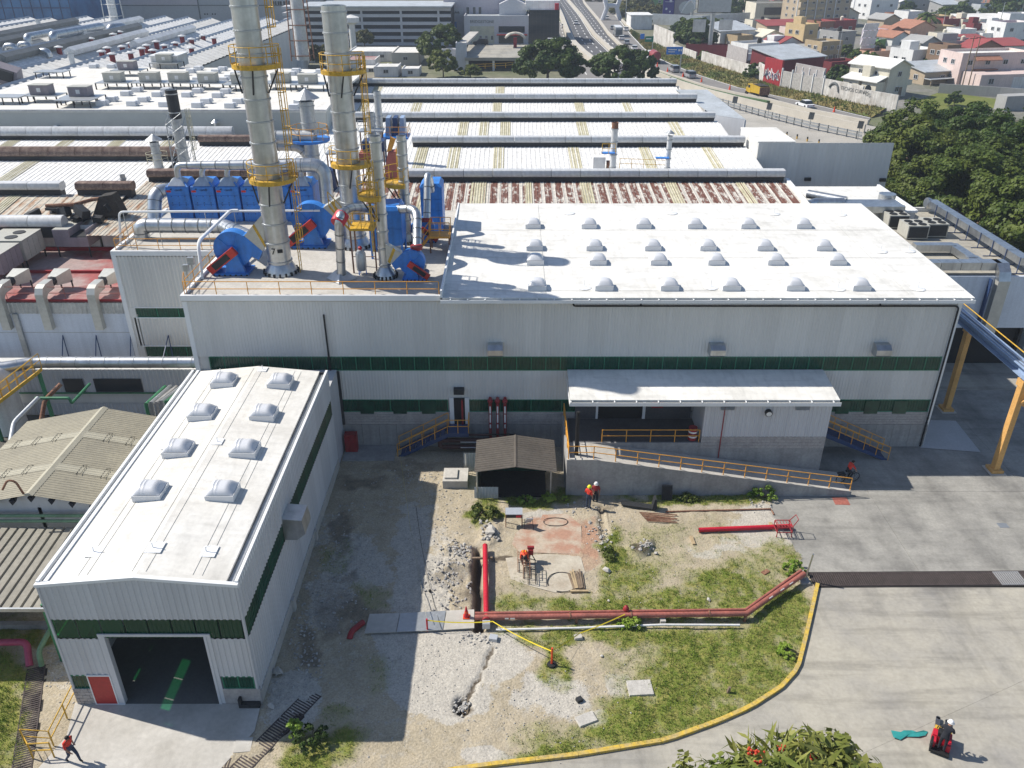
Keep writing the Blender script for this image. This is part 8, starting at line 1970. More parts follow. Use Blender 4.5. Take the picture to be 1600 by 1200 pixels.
  if 'stone wall' in lab:
   d=(B-A);mb=MB()
   for k in range(5):c=A+d*(k/4.2);mb.box(c+V((0,-.3,EH/2+2)),(.35,.35,EH+4))
   ps=mb.build('wall_post',K['wall_white'],None);ps.parent=o;ps.location=-o.location
 T=thing('motorway_sign','blue highway direction sign with white lettering on one post above the embankment','sign',P(1063,104));p=P(1063,103,2);c=PY(1054,79,p.y)
 MB().bx(p.x-.12,p.x+.12,p.y,p.y+.2,0,c.z+1).build('post',K['galv'],T);w=hgt(84,74,p.y);MB().box((c.x,p.y-.1,c.z),(4.3,.1,w+.3)).build('panel',K['blue'],T)
 mb=MB();mb.box((c.x-.6,p.y-.17,c.z+.25),(2.3,.02,.28));mb.box((c.x-.8,p.y-.17,c.z-.3),(1.8,.02,.24));mb.box((c.x+1.2,p.y-.17,c.z+.1),(.5,.02,.5));mb.box((c.x+1.8,p.y-.17,c.z+.1),(.35,.02,.5));mb.build('white_marks',K['line'],T)
 T=thing('motorway_sign','green and blue highway direction sign before the tall white hoarding wall','sign',P(1018,86));p=P(1019,80,1);c=PY(1012,61,p.y)
 MB().bx(p.x-.12,p.x+.12,p.y,p.y+.2,0,c.z+1).build('post',K['galv'],T);MB().box((c.x+.5,p.y-.1,c.z),(2.6,.1,1.6)).build('panel',mat('sign_green',(.01,.20,.12),.4),T);MB().box((c.x-1.7,p.y-.1,c.z+.8),(1.3,.1,1.5)).build('blue_panel',K['blue'],T);mb=MB();mb.box((c.x+.3,p.y-.17,c.z+.1),(1.6,.02,.3));mb.build('white_marks',K['line'],T)
 T=thing('sign_gantry','white twisted gantry column standing between the highway and the bushes','gantry',P(955,32));p=P(955,32,0)
 mb=MB()
 for s in(-1,1):mb.tube([p+V((s*4.0,0,0)),p+V((s*2.2,0,5)),p+V((s*3.4,0,9)),p+V((s*3.8,0,13)),p+V((s*2.2,0,19))],1.0,8)
 mb.tube([p+V((-2.4,0,6)),p+V((2.4,0,6))],.9,8);mb.build('frame',mat('gantry_white',(.62,.63,.66),.5),T,smooth=True)
 mb=MB();mb.ball(p+V((0,-.2,13)),2.0,10,8,(1,.5,1.2));mb.build('ring_sign',K['silver'],T,smooth=True)
 def board(lab,px0,px1,py0,py1,pyb,m,m2=None,lean=None):
  b=P((px0+px1)/2,pyb,0);y=b.y;x0,x1=PY(px0,py0,y).x,PY(px1,py0,y).x;z1,z0=PY(px0,py0,y).z,PY(px0,py1,y).z
  T=thing('billboard',lab,'billboard',b);MB().bx(x0,x1,y,y+.5,z0,z1).build('panel',K[m],T);MB().bx(x0-.15,x1+.15,y+.52,y+.9,z0-.2,z1+.1).build('frame',K['dark'],T)
  MB().cyl(((x0+x1)/2,y+1.4,0),((x0+x1)/2,y+1.4,z1-1),.7,n=12).build('mast',K['galv_dull'],T);return T,x0,x1,y,z0,z1
 K['violet']=mat('violet_poster',(.035,.02,.20),.5,var=.1,scale=.1)
 T,x0,x1,y,z0,z1=board('tall violet advertising billboard beside a grey picture panel',1038,1055,-8,31,33,'violet')
 mb=MB();mb.bx(x0+.6,x1-.5,y-.04,y-.01,z0+(z1-z0)*.72,z0+(z1-z0)*.735);mb.bx(x0+.5,x1-2,y-.04,y-.01,z0+.9,z0+1.2);mb.bx(x0+1,x0+1.8,y-.04,y-.01,z0+4,z0+4.8);mb.bx(x1-2,x1-1.4,y-.04,y-.01,z0+3,z0+3.6);mb.bx(x1-2.2,x1-1.2,y-.04,y-.01,z0+7,z0+8);mb.build('print',K['line'],T)
 T,x0,x1,y,z0,z1=board('grey picture billboard with pale curved shapes next to the violet one',1055.5,1081,-6,32,33,'hvac_grey')
 mb=MB();mb.lathe((0,0,0),[(2.6,0),(.01,.03)],16);mb.v=[(x0+5.2+a[0]*1.3,y-.02-a[2],z1-4.5+a[1])for a in mb.v];mb.build('print_shape',K['galv_dull'],T)
 mb=MB();mb.tube([(x0+3+i*.8,y-.03,z0+3+5*math.sin(i*.32))for i in range(8)],.35,5);mb.build('print_line',K['line'],T)
 T,x0,x1,y,z0,z1=board('small white and blue billboard beyond the grey picture panel',1081.5,1088,-4,15,30,'line');MB().bx(x0+.3,x1-.3,y-.05,y-.01,z0+4,z0+7).build('print',K['blue'],T)
 T,x0,x1,y,z0,z1=board('wide grey blank billboard on a single tall mast above the houses',1094,1145,-12,19,88,'galv_dull')
 mb=MB();mb.bx(x0-1.2,x0+2.6,y-.3,y+.1,z0-5.5,z0-2);mb.bx(x1-3,x1+1,y-.3,y+.1,z0-5.0,z0-2);mb.bx(x0-1.2,x1+1,y,y+.2,z0-.6,z0-.3);mb.build('catwalk',K['galv'],T)
 p0,p1=P(1346,93,0),P(1372,93,0);z1_=hgt(93,36,p0.y);T=thing('billboard','large blank whitish billboard panel standing tilted among the houses','billboard',p0);d=V((.92,.38,0));w=(p1.x-p0.x)/.92
 for k in range(4):
  b=p0+V((-1.2,0,2+k*(z1_-2)/4));MB().prism([b,b+d*w,b+d*w+V((.5,0,(z1_-2)/4-.12)),b+V((.5,0,(z1_-2)/4-.12))],(0,.3,0)).build('panel_strip',K['wall_white'],T)
 mb=MB()
 for k in(.2,.5,.8):mb.tube([p0+d*(w*k)+V((0,1.0,0)),p0+d*(w*k)+V((0,1.0,z1_-1))],.25,6)
 mb.build('frame',K['rust'],T)
highway()

# ------------------------------------------------------------------ vehicles
def car_proto(name,L,W,H,kind='sedan'):
 def make(label,loc,rz,paint,group,cat='car'):
  T=thing(name,label,cat,loc,group,rz)
  mb=MB();h0,h1=.28,H*.58
  side={'sedan':[(-L/2,h0),(-L/2,h1*.92),(-L*.42,h1),(-L*.2,h1),(L*.22,h1),(L*.46,h1*.82),(L/2,h1*.6),(L/2,h0)],'suv':[(-L/2,h0),(-L/2,h1),(-L*.3,h1*1.02),(L*.2,h1*1.02),(L*.47,h1*.92),(L/2,h1*.6),(L/2,h0)]}[kind]
  mb.prism([(-W/2,y,z)for y,z in side],(W,0,0));mb.build('body',paint,T,local=True)
  cab={'sedan':[(-L*.40,h1),(-L*.26,H-.05),(-L*.22,H),(L*.02,H),(L*.06,H-.04),(L*.24,h1)],'suv':[(-L*.49,h1),(-L*.45,H-.05),(-L*.4,H),(L*.06,H),(L*.1,H-.05),(L*.26,h1)]}[kind]
  mb=MB();mb.prism([(-W/2+.1,y,z-.003)for y,z in cab],(W-.2,0,0));mb.build('window',K['glass'],T,local=True)
  ys=[p for p in cab if p[1]>H-.06];mb=MB();mb.prism([(-W/2+.13,ys[0][0],H-.05),(-W/2+.13,ys[-1][0],H-.05),(-W/2+.13,ys[-1][0]-.02,H+.015),(-W/2+.13,ys[0][0]+.02,H+.015)],(W-.26,0,0));mb.build('roof',paint,T,local=True)
  for sx in(-1,1):
   for y in(-L*.31,L*.31):MB().cyl((sx*(W/2-.18),y,.32),(sx*(W/2+.01),y,.32),.32,n=12).build('wheel',K['black'],T,local=True)
   MB().box((sx*W*.36,L/2,h1*.66),(.3,.05,.14)).build('headlight',K['line'],T,local=True);MB().box((sx*W*.38,-L/2,h1*.75),(.26,.05,.16)).build('tail_light',K['red'],T,local=True)
  return T
 return make
def vehicles():
 paint=dict(white=mat('white_car_paint',(.72,.73,.74),.25,var=.02,fine=0),silver=mat('silver_car_paint',(.42,.44,.46),.25,.4,var=.02,fine=0),maroon=mat('maroon_car_paint',(.16,.03,.05),.25,var=.02,fine=0),dark=mat('dark_car_paint',(.025,.03,.04),.2,var=.02,fine=0))
 sed,suv=car_proto('car',4.5,1.78,1.46),car_proto('car',4.7,1.9,1.78,'suv');g='cars on the highway'
 def hd(px,py,qx,qy):a,b=P(px,py),P(qx,qy);return math.atan2(b.y-a.y,b.x-a.x)-math.pi/2
 for mk,col,px,py,q2,lab,z in((sed,'white',900,38,(890,20),'white car in the middle of the left highway carriageway',.14),(sed,'white',881,43,(876,20),'white car at the far end of the side road beside the black glazed block',.1),(sed,'white',895,71,(888,60),'white car on the side road close to the broad cream barrier',.1),(sed,'dark',944,28,(935,15),'dark car at the far end of the exit lane under the white gantry',.16),(sed,'white',948,30,(938,15),'white car beside the dark car under the white gantry',.16),(sed,'silver',957,46,(945,30),'silver car driving beside the bus on the exit lane',.16),(sed,'white',978,48,(960,32),'white car turning in from the hoarding beside the bus',.16),(sed,'white',971,62,(960,48),'white car directly in front of the bus',.16),(sed,'silver',979,69,(968,55),'silver grey car following the white one in front of the bus',.16),(sed,'white',991,78,(980,65),'white car just above the round tree crown by the exit lane',.16),(sed,'maroon',997,84,(985,70),'maroon car half hidden by the round tree crown',.16),(suv,'silver',1053,112,(1035,103),'silver off-roader on the roadside behind the red tanker',.16),(suv,'silver',1077,121,(1055,112),'second silver car on the roadside, nearer the dump truck',.16),(sed,'white',1257,167,(1225,157),'white car on the road in front of the white lettered wall',.16),(suv,'dark',751,70,(740,70),'dark parked off-roader on the car deck below the cream bay',3.42),(suv,'white',858,69.5,(845,69.5),'white parked off-roader on the car deck before the black glazed block',3.42)):
  p=P(px,py,z);mk(lab,p,hd(px,py,*q2)if z<3 else rad(90),paint[col],g if z<3 else 'parked cars')
 rng=random.Random(2)
 for i in range(14):
  px,py=1143+(i%7)*6.5,34+(i//7)*4+(i%3);p=P(px,py,.05);sed('pale car in the crowded car park before the beige office',p,rad(20),paint['white' if i%3 else 'silver'],'cars in the far car park')
 p=P(965,56,.16);r=hd(965,56,950,38);T=thing('bus','white bus with a dark windscreen on the exit lane','bus',p,None,r)
 MB().bx(-1.3,1.3,-5,5,.4,3.3).build('body',paint['silver'],T,local=True);MB().bx(-1.32,1.32,-4.6,4.6,1.7,2.7).build('window',K['glass'],T,local=True);MB().bx(-1.2,1.2,-5.04,-4.99,.7,2.6).build('rear_panel',K['flange'],T,local=True);MB().bx(-1.2,1.2,-4.8,4.8,3.3,3.36).build('roof',paint['white'],T,local=True)
 for sx in(-1.2,1.2):
  for y in(-3,3.2):MB().cyl((sx-.12,y,.5),(sx+.12,y,.5),.5,n=12).build('wheel',K['black'],T,local=True)
 p=P(1021,97,.16);r=hd(1021,97,1005,86);T=thing('tanker_truck','dark red tanker truck beside the big round tree','truck',p,None,r)
 mb=MB();mb.tube([(0,-4.2,2.1),(0,-4,2.1),(0,1.4,2.1),(0,1.6,2.1)],1.25,14,rs=[1.0,1.25,1.25,1.0]);mb.build('tank',mat('tanker_red',(.30,.05,.05),.4),T,local=True,smooth=True);MB().bx(-1.15,1.15,1.9,3.9,.6,2.9).build('cab',paint['white'],T,local=True);MB().bx(-1.0,1.0,3.88,3.94,1.7,2.6).build('windscreen',K['glass'],T,local=True);MB().bx(-.9,.9,-4.2,3.8,.6,.9).build('chassis',K['dark'],T,local=True)
 for sx in(-1.05,1.05):
  for y in(-3.2,-2.1,2.9):MB().cyl((sx-.15,y,.5),(sx+.15,y,.5),.5,n=12).build('wheel',K['black'],T,local=True)
 p=P(1181,152,.16);r=hd(1181,152,1150,141);T=thing('dump_truck','yellow dump truck with a rusty box driving along the embankment','truck',p,None,r)
 mb=MB();mb.prism([(-1.2,-3.6,1.3),(-1.2,.6,1.1),(-1.2,.6,2.9),(-1.2,-3.6,2.7)],(2.4,0,0));mb.build('box',mat('truck_yellow',(.52,.34,.03),.5,var=.15),T,local=True);MB().bx(-1.08,1.08,-3.4,.4,2.86,2.95).build('load',K['char'],T,local=True)
 MB().bx(-1.22,1.22,-3.65,-3.55,1.0,2.7).build('tailgate',K['rust'],T,local=True);MB().bx(-1.1,1.1,.9,2.4,.9,2.7).build('cab',MATS['truck_yellow'],T,local=True);MB().bx(-.85,.85,2.4,3.6,.9,1.8).build('bonnet',MATS['truck_yellow'],T,local=True);MB().bx(-1.0,1.0,2.39,2.43,1.85,2.55).build('windscreen',K['glass'],T,local=True);MB().bx(-1.12,1.12,1.2,2.2,1.9,2.5).build('side_window',K['glass'],T,local=True);MB().bx(-.6,.6,-3.5,3.3,.6,.9).build('chassis',K['dark'],T,local=True)
 for sx in(-1.05,1.05):
  for y in(-2.8,-1.7,2.7):MB().cyl((sx-.16,y,.52),(sx+.16,y,.52),.52,n=12).build('wheel',K['black'],T,local=True)
vehicles()

# ------------------------------------------------------------------ houses beyond the embankment
def pc(n,c):K[n]=mat('house_'+n,c,.88,var=.08,scale=.25,fine=2,streak=.12)
for n,c in dict(h_white=(.70,.70,.69),h_cream=(.62,.58,.47),h_pink=(.62,.50,.46),h_salmon=(.56,.34,.24),h_yellow=(.58,.44,.24),h_tan=(.42,.34,.24),h_grey=(.34,.34,.33),h_red=(.28,.06,.06),h_maroon=(.17,.03,.035),h_brown=(.22,.15,.10),h_mustard=(.40,.31,.19),h_lilac=(.50,.45,.52),h_green=(.18,.34,.12),h_brick=(.30,.14,.09)).items():pc(n,c)
def house(label,px,py,w,d,h,th,wall,roof='flat',roofm=None,win=2,storeys=1,tank=False,extra=None):
 w,d,h=w*.88,d*.88,h*.9;o=P(px,py,0);T=thing('house',label,'house',o,None,rad(th));wm=K[wall];rm=K[roofm]if roofm else K['conc_light']
 MB().bx(-w/2,w/2,0,d,-1,h).build('wall',wm,T,local=True)
 if roof=='flat':
  mb=MB();t=.25;mb.bx(-w/2,w/2,0,t,h+.001,h+.7);mb.bx(-w/2,w/2,d-t,d,h+.001,h+.7);mb.bx(-w/2,-w/2+t,t,d-t,h+.001,h+.7);mb.bx(w/2-t,w/2,t,d-t,h+.001,h+.7);mb.build('parapet',wm,T,local=True)
  rf=MB().bx(-w/2+t,w/2-t,t,d-t,h,h+.06).build('roof',rm,T,local=True)
 elif roof=='gable':
  mb=MB();e=.5;r=h+w*.2
  for s in(-1,1):mb.prism([(s*(w/2+e),-e,h-.15),(0,-e,r),(0,-e,r+.2),(s*(w/2+e),-e,h+.05)],(0,d+2*e,0))
  rf=mb.build('roof',rm,T,local=True);MB().prism([(-w/2,0,h),(w/2,0,h),(0,0,r-.05)],(0,d,0)).build('gable',wm,T,local=True)
 elif roof=='shed':
  mb=MB();e=.5;mb.prism([(-w/2-e,-e,h+.02),(w/2+e,-e,h+.02),(w/2+e,d+e,h+d*.18),(-w/2-e,d+e,h+d*.18)],(0,0,.2));rf=mb.build('roof',rm,T,local=True)
  MB().prism([(-w/2,0,h),(-w/2,d,h),(-w/2,d,h+d*.17)],(w,0,0)).build('gable',wm,T,local=True)
 for s in range(storeys):
  z=(s+.55)*h/storeys
  for i in range(win):
   x=-w/2+(i+.5)*w/win;window(T,V((x,-.03,z)),(1,0,0),1.4,1.2)
  if win:window(T,V((-w/2-.03,d*.35,z)),(0,-1,0),1.4,1.2);window(T,V((-w/2-.03,d*.7,z)),(0,-1,0),1.4,1.2)
 if win:
  MB().bx(w*.12,w*.12+1.1,-.06,-.002,0,2.1).build('door',K['wood_old'],T,local=True)
 if tank:MB().lathe((w*.2,d*.6,h),[(.6,.1),(.65,.3),(.65,1.4),(.25,1.7),(.02,1.75)],12,True).build('water_tank',K['black']if tank==1 else K['h_cream'],T,local=True,smooth=True)
 if extra:extra(T,w,d,h,wm,rm)
 return T
def stair_box(T,w,d,h,wm,rm):MB().bx(-w*.4,-w*.05,d*.3,d*.7,h+.06,h+2.6).build('stair_head',wm,T,local=True)
def porch(T,w,d,h,wm,rm):MB().bx(-w*.5,w*.3,-2.2,-.05,h*.5,h*.5+.15).build('porch_roof',rm,T,local=True);MB().bx(-w*.48,-w*.45,-2.1,-2.0,-.5,h*.5).build('porch_post',wm,T,local=True)
def low_wing(T,w,d,h,wm,rm):MB().bx(w/2,w/2+w*.5,1,d-1,-1,h*.55).build('side_wing',wm,T,local=True);MB().bx(w/2+.002,w/2+w*.52,.8,d-.8,h*.55,h*.55+.2).build('wing_roof',rm,T,local=True)
def houses():
 H_=house
 def villa(T,w,d,h,wm,rm):
  for y0,y1 in((.6,d*.42),(d*.5,d*.9)):
   x0=-w/2-3;MB().bx(x0,-w/2-.02,y0,y1,-1,h*.55).build('front_wing',wm,T,local=True);MB().prism([(x0-.5,y0-.4,h*.55),(-w/2-.02,y0-.4,h*.7),(-w/2-.02,y1+.4,h*.7),(x0-.5,y1+.4,h*.55)],(0,0,.2)).build('wing_roof',K['white_roof'],T,local=True)
   yc=(y0+y1)/2;mb=MB();mb.cyl((x0-.07,yc,h*.32),(x0-.01,yc,h*.32),.8,n=14);mb.bx(x0-.07,x0-.01,yc-.8,yc+.8,h*.1,h*.32);mb.build('arched_window',K['glass'],T,local=True)
  MB().bx(-w/2-1.6,-w/2-.03,d*.36,d*.56,h*.5,h*1.02).build('stair_tower',wm,T,local=True)
  MB().bx(w*.5+.002,w*.5+1.6,0,d,h*.36,h*.52).build('balcony',wm,T,local=True)
  for k in range(4):window(T,V((w/2+.03,d*(.15+.22*k),h*.22)),(0,1,0),1.3,1.6);window(T,V((w/2+.03,d*(.15+.22*k),h*.75)),(0,1,0),1.1,1.4)
 H_('white two storey villa with arched windows and gabled roof behind the lettered wall',1398,152,8.5,12,7.2,32,'h_cream','gable','white_roof',1,2,extra=villa)
 def pink(T,w,d,h,wm,rm):
  MB().bx(-w*.32,w*.0,-1.2,-.05,h*.52,h*.56).build('balcony',K['orange_tile'],T,local=True);MB().prism([(-w*.34,-1.6,h*.86),(w*.02,-1.6,h*.86),(w*.02,-.02,h*.98),(-w*.34,-.02,h*.98)],(0,0,.15)).build('tile_hood',K['orange_tile'],T,local=True)
  MB().bx(-w*.45,w*.55,-7,-.1,-1,h*.5).build('garage_wing',wm,T,local=True);MB().bx(w*.0,w*.28,-7.06,-7.0,0,h*.4).build('garage_door',K['wall_white'],T,local=True);window(T,V((-w*.3,-7.03,h*.28)),(1,0,0),1.5,1.4)
 H_('long pale pink two storey house with a terracotta hood over its balcony window',1548,132,22,10,7.5,10,'h_pink','flat','white_roof',4,2,extra=pink)
 def red(T,w,d,h,wm,rm):
  mb=MB();mb.bx(-w/2-.12,-w/2-.01,.5,d-.3,1.0,h*.62);mb.build('mural_band',K['red'],T,local=True)
 T=H_('dark red shed with a grey sheet roof and a graffiti covered wall by the road',1250,128,17,12,6.2,30,'h_maroon','shed','paleblue_sheet',0)
 a,b=P(1193,127,1.2),P(1219,134,1.2);a.z=b.z=0;t=thing('graffiti_wall','bright red wall panel with white graffiti scrawl beside the stone wall','wall',a);d=(b-a);L=d.length;d.normalize();n=V((d.y,-d.x,0));mb=MB();wallpath(mb,resample([a,b],3),.5,0,6.8);mb.build('wall',K['red_dk'],t)
 rng=random.Random(6);mb=MB()
 for k in range(9):c=a+d*(L*(.08+.1*k))+n*.29+V((0,0,3.2+.5*math.sin(k*2)));mb.tube([c+d*(.55*math.cos(j*1.1+k))+V((0,0,.9*math.sin(j*1.4+k*2)))for j in range(7)],.1,4)
 mb.build('graffiti',K['line'],t)
 mb=MB()
 for k in range(4):c=a+d*(L*(.2+.18*k))+n*.3+V((0,0,3.0));mb.tube([c+d*(.4*math.cos(j*1.3+k))+V((0,0,.7*math.sin(j*1.6)))for j in range(5)],.12,4)
 mb.build('graffiti',K['blue_dk'],t)
 rows=[('low maroon wall and white domed porch beside the dark red shed',1318,118,11,6,3.2,25,'h_maroon','flat','h_red',0,1,0,None),('low tan house with a sloping grey roof between the white villa and the pink house',1470,131,13,9,3.2,20,'h_tan','shed','paleblue_sheet',1,1,0,porch),('narrow tall yellow house with a brown back wing',1262,82,7,9,8.5,30,'h_yellow','flat',None,1,2,0,stair_box),('brown two storey house with a flat grey roof right of the yellow house',1296,97,9,8,5.6,25,'h_mustard','flat',None,3,2,0,None),('grey unfinished block house behind the blank tilted billboard',1318,88,8,9,7.2,25,'h_grey','flat',None,1,2,1,None),('small white gabled house with one window right of the blank tilted billboard',1405,80,9,10,4.6,25,'h_white','gable','orange_tile',1,1,0,None),('salmon pink house with stepped terracotta roofs',1437,68,12,10,5.5,20,'h_salmon','gable','orange_tile',2,1,0,low_wing),('square tan box house behind the salmon house',1468,66,11,8,5.0,10,'h_mustard','flat',None,0,1,0,None),('grey bare concrete gable house in front of the salmon house',1450,90,9,8,4.8,30,'h_grey','gable','h_grey',0,1,0,None),('white house with a stepped parapet behind the white villa',1441,107,11,9,4.8,25,'h_white','flat','white_roof',1,1,2,stair_box),('tall narrow brown house with a red lean-to roof',1482,112,6,7,6.8,25,'h_brown','flat','h_red',1,2,0,porch),('long bare grey block house with a red box and pale tanks',1500,88,17,8,4.2,12,'h_grey','flat','h_red',2,1,2,stair_box),('white curved facade house with an oval window among pale tanks',1508,72,7,8,5.2,15,'h_white','flat',None,1,1,2,None),('low white house with a wavy parapet right of the pale tanks',1546,72,9,8,3.8,15,'h_white','flat','white_roof',1,1,2,None),('tall white house with a maroon roof at the right edge',1584,74,12,9,7.8,12,'h_white','flat','h_red',2,2,0,low_wing),('house with a dark red tiled roof in front of the wavy white parapet',1540,92,12,8,3.4,15,'h_brick','gable','h_red',1,1,1,None),('white house with sloping red roof strips behind the pink house',1583,90,11,9,3.6,10,'h_white','shed','h_red',1,1,0,None),('dark red flat topped house behind the palm',1488,52,11,9,5.0,15,'h_red','flat','h_red',1,1,2,None),('small beige house with a stepped wall behind the pale tanks',1512,52,8,8,4.8,15,'h_cream','flat',None,1,1,0,stair_box),('plain white square house left of the palm',1427,44,9,9,6.2,20,'h_white','flat',None,0,1,0,None),('small brick house beside the plain white square house',1408,40,8,8,4.5,20,'h_brick','flat','orange_tile',0,1,0,None),('grey tan block house left of the salmon house',1389,57,9,9,6.5,25,'h_tan','gable','h_grey',0,1,0,None),('bright red house behind the blank tilted billboard',1318,56,11,9,5.2,20,'h_red','flat','h_red',2,1,2,None),('dull brick red house next to the bright red one',1291,57,8,9,5.0,20,'h_brick','flat',None,2,1,0,None),('cream attic house with two small dark windows above the bright red one',1323,40,12,9,5.0,20,'h_cream','gable','h_tan',2,1,0,None),('long low house with a red sheet roof below the beige office',1225,56,17,9,3.8,15,'h_tan','shed','h_red',3,1,0,None),('white house with a red roof and a white tower box left of the yellow house',1232,92,13,9,4.2,25,'h_white','gable','h_red',2,1,0,stair_box),('flat white walled house with a grey roof in front of the mustard one',1190,96,13,9,4.8,25,'h_white','flat',None,1,1,1,None),('white warehouse with a pale sheet roof and a red back wall',1150,76,16,12,6.0,25,'h_white','shed','paleblue_sheet',0,1,0,None),('small mustard house with a dark roof below the white warehouse',1162,80,7,7,4.5,25,'h_mustard','flat','h_grey',2,1,0,None),('small white gabled house behind the flat white walled one',1206,76,10,8,4.2,25,'h_white','gable','h_cream',2,1,0,None),('dark roofed open shed behind the dark red shed',1246,99,17,8,3.2,20,'h_brown','shed','h_grey',0,1,0,None),('violet painted house between the billboard and the small white gabled house',1374,72,6,7,5.0,25,'h_lilac','flat','h_maroon',0,1,0,None),('lime green garden shed under the violet house',1377,80,5,4,3.2,25,'h_green','flat',None,0,1,0,None),('terracotta roofed low house behind the white villa',1375,98,10,7,2.8,25,'h_salmon','flat','orange_tile',0,1,1,None),('orange house between the far red and green blocks',1016,12,10,9,6.0,0,'h_salmon','flat',None,1,1,0,None),('green block house behind the violet billboard',1030,14,10,9,7.0,0,'h_green','flat',None,1,1,0,None),('far dark red house left of the violet billboard',1052,14,12,9,8.0,0,'h_maroon','flat',None,0,1,0,None),('low white building with long pale roofs near the grey tower',1536,44,22,9,3.6,8,'h_white','shed','white_roof',0,1,0,None),('white topped house at the right edge above the maroon roofed one',1592,45,12,9,5.5,8,'h_white','flat',None,0,1,0,None),('blue water shed between the salmon house and the palm',1418,50,6,5,3.5,15,'blue_dk','flat',None,0,1,0,None),('peach house with a brown tiled roof at the foot of the palm',1455,52,10,8,4.0,20,'h_salmon','gable','h_brick',1,1,0,None),('little white house with a black roof tank between the brown and the grey unfinished houses',1282,70,7,7,4.2,25,'h_white','flat',None,1,1,1,None),('small pink house with a flat roof behind the narrow yellow house',1245,66,8,7,4.6,20,'h_pink','flat',None,1,1,2,None),('cream box house with a roof tank right of the salmon pink house',1478,76,7,7,4.4,15,'h_cream','flat',None,1,1,2,None),('low white house with a red lean-to behind the bare grey block house',1525,80,8,7,3.6,12,'h_white','shed','h_red',1,1,0,None),('grey house with a white parapet below the terracotta roofed low house',1420,98,8,7,3.8,25,'h_grey','flat','white_roof',1,1,1,None),('yellow washed house between the palm and the red flat topped house',1468,44,8,7,4.4,15,'h_yellow','flat',None,1,1,0,None),('maroon house with a pale roof box right of the beige stepped one',1530,58,8,7,4.4,12,'h_maroon','flat',None,1,1,2,stair_box),('white house with a tall stair box behind the wavy white parapet',1560,60,9,7,4.6,12,'h_white','flat',None,1,1,0,stair_box),('small brick house squeezed behind the small white gabled house',1396,68,7,6,4.6,25,'h_brick','gable','orange_tile',1,1,0,None),('pale house with a low parapet behind the long red roofed house',1190,50,10,7,4.0,15,'h_cream','flat',None,2,1,1,None),('white house with green shutters wall beside the flat white walled house',1216,104,9,7,3.6,25,'h_white','flat',None,1,1,2,None),('pale grey house with a dark doorway below the wide blank billboard',1178,108,10,8,3.8,25,'h_white','flat','h_grey',2,1,0,None),('brown sheet walled yard shed at the foot of the blank billboard mast',1110,90,18,6,3.2,-25,'h_maroon','flat','h_brown',0,1,0,None),('white walled house with a yellow corner by the billboard mast',1108,74,9,7,5.0,20,'h_white','flat',None,1,1,0,None)]
 for r in rows:H_(r[0],r[1],r[2],r[3],r[4],r[5],r[6],r[7],r[8],r[9],r[10],r[11],r[12],r[13])
 def office(T,w,d,h,wm,rm):MB().bx(-w*.3,w*.5,-.3,-.05,h*.45,h*.85).build('glazing',K['glass'],T,local=True);MB().bx(-w*.2,w*.5,-.3,-.05,0,h*.3).build('glazing',K['glass'],T,local=True)
 H_('beige office with wide dark glazing behind the far car park',1212,36,22,14,8.0,6,'h_cream','flat',None,0,1,0,office)
 T=H_('five storey tan apartment block with yellow panels and ribbed front',1285,42,26,16,14.5,14,'h_tan','flat',None,6,5)
 for k in range(5):
  for i in range(3):MB().box((-13+2.2+i*4.3,-.06,1.2+2.9*k),(3.2,.1,.9)).build('yellow_panel',K['h_yellow'],T,local=True)
 for i in range(5):MB().bx(-13+i*4.3-.15,-13+i*4.3+.15,-.4,-.05,0,14.5).build('rib',K['wall_white'],T,local=True)
 H_('white and grey modern block with stepped walls right of the apartment block',1378,30,17,12,8.0,20,'h_white','flat',None,2,2,extra=stair_box)
 H_('modern house with white roof frames and dark glazing',1432,26,22,12,7.0,10,'h_grey','gable','wall_white',4,2)
 H_('grey house with a slanting roof left of the grey tower',1484,30,12,10,6.5,15,'h_grey','shed','paleblue_sheet',1,1)
 H_('plain grey concrete tower among the far houses',1516,28,9,9,14,15,'h_grey','flat',None,0,1)
 H_('grey blue house right of the plain concrete tower',1545,30,13,10,6,10,'paleblue_sheet','flat',None,1,1)
 for k,(px,py,w,h,m,lab)in enumerate(((1180,18,14,7,'h_pink','pinkish far house above the beige office'),(1200,8,14,6,'h_cream','cream far house at the top edge above the beige office'),(1222,12,12,6,'h_red','far house with red walls beside the apartment block'),(1160,10,12,5,'h_white','white far house at the top edge beside the wide billboard'),(1350,12,14,7,'h_white','white far house at the top edge beyond the apartment block'),(1380,8,12,6,'h_grey','grey far house at the top edge beyond the modern block'),(1460,10,14,6,'h_white','white far house at the top edge behind the modern house'),(1500,6,12,6,'h_salmon','salmon far house at the top edge behind the concrete tower'),(1560,10,14,5,'h_brick','brick far house at the top edge under the trees'),(1590,20,12,5,'h_white','pale far house under the trees at the right edge'))):H_(lab,px,py,w,9,h,12,m,'flat',None,2,1)
 flat('grass_field',[P(1425,160,.1),P(1470,143,.1),P(1560,155,.1),P(1562,168,.1),P(1490,175,.1),P(1440,172,.1)],mat('field_grass',(.15,.16,.035),.95,var=.25,scale=.15,fine=2,col2=(.10,.13,.02)),None)
 flat('housing_streets',[P(1180,130,.02),P(1420,185,.02),P(1700,190,.02),P(1700,-40,.02),P(1010,-40,.02),P(1050,60,.02)],mat('street_paving',(.20,.19,.175),.95,var=.25,scale=.06,fine=1,col2=(.10,.11,.06)),None)
 mb=MB();wallpath(mb,[P(1465,146),P(1560,152),P(1640,158)],.3,0,2.2);solo(mb,'garden_wall',K['h_grey'],'grey garden wall along the back of the green field','wall')
 mb=MB();wallpath(mb,[P(1560,172),P(1650,168)],3,0,3.0);solo(mb,'low_shed',K['h_grey'],'low grey walled shed at the right edge of the green field','shed')
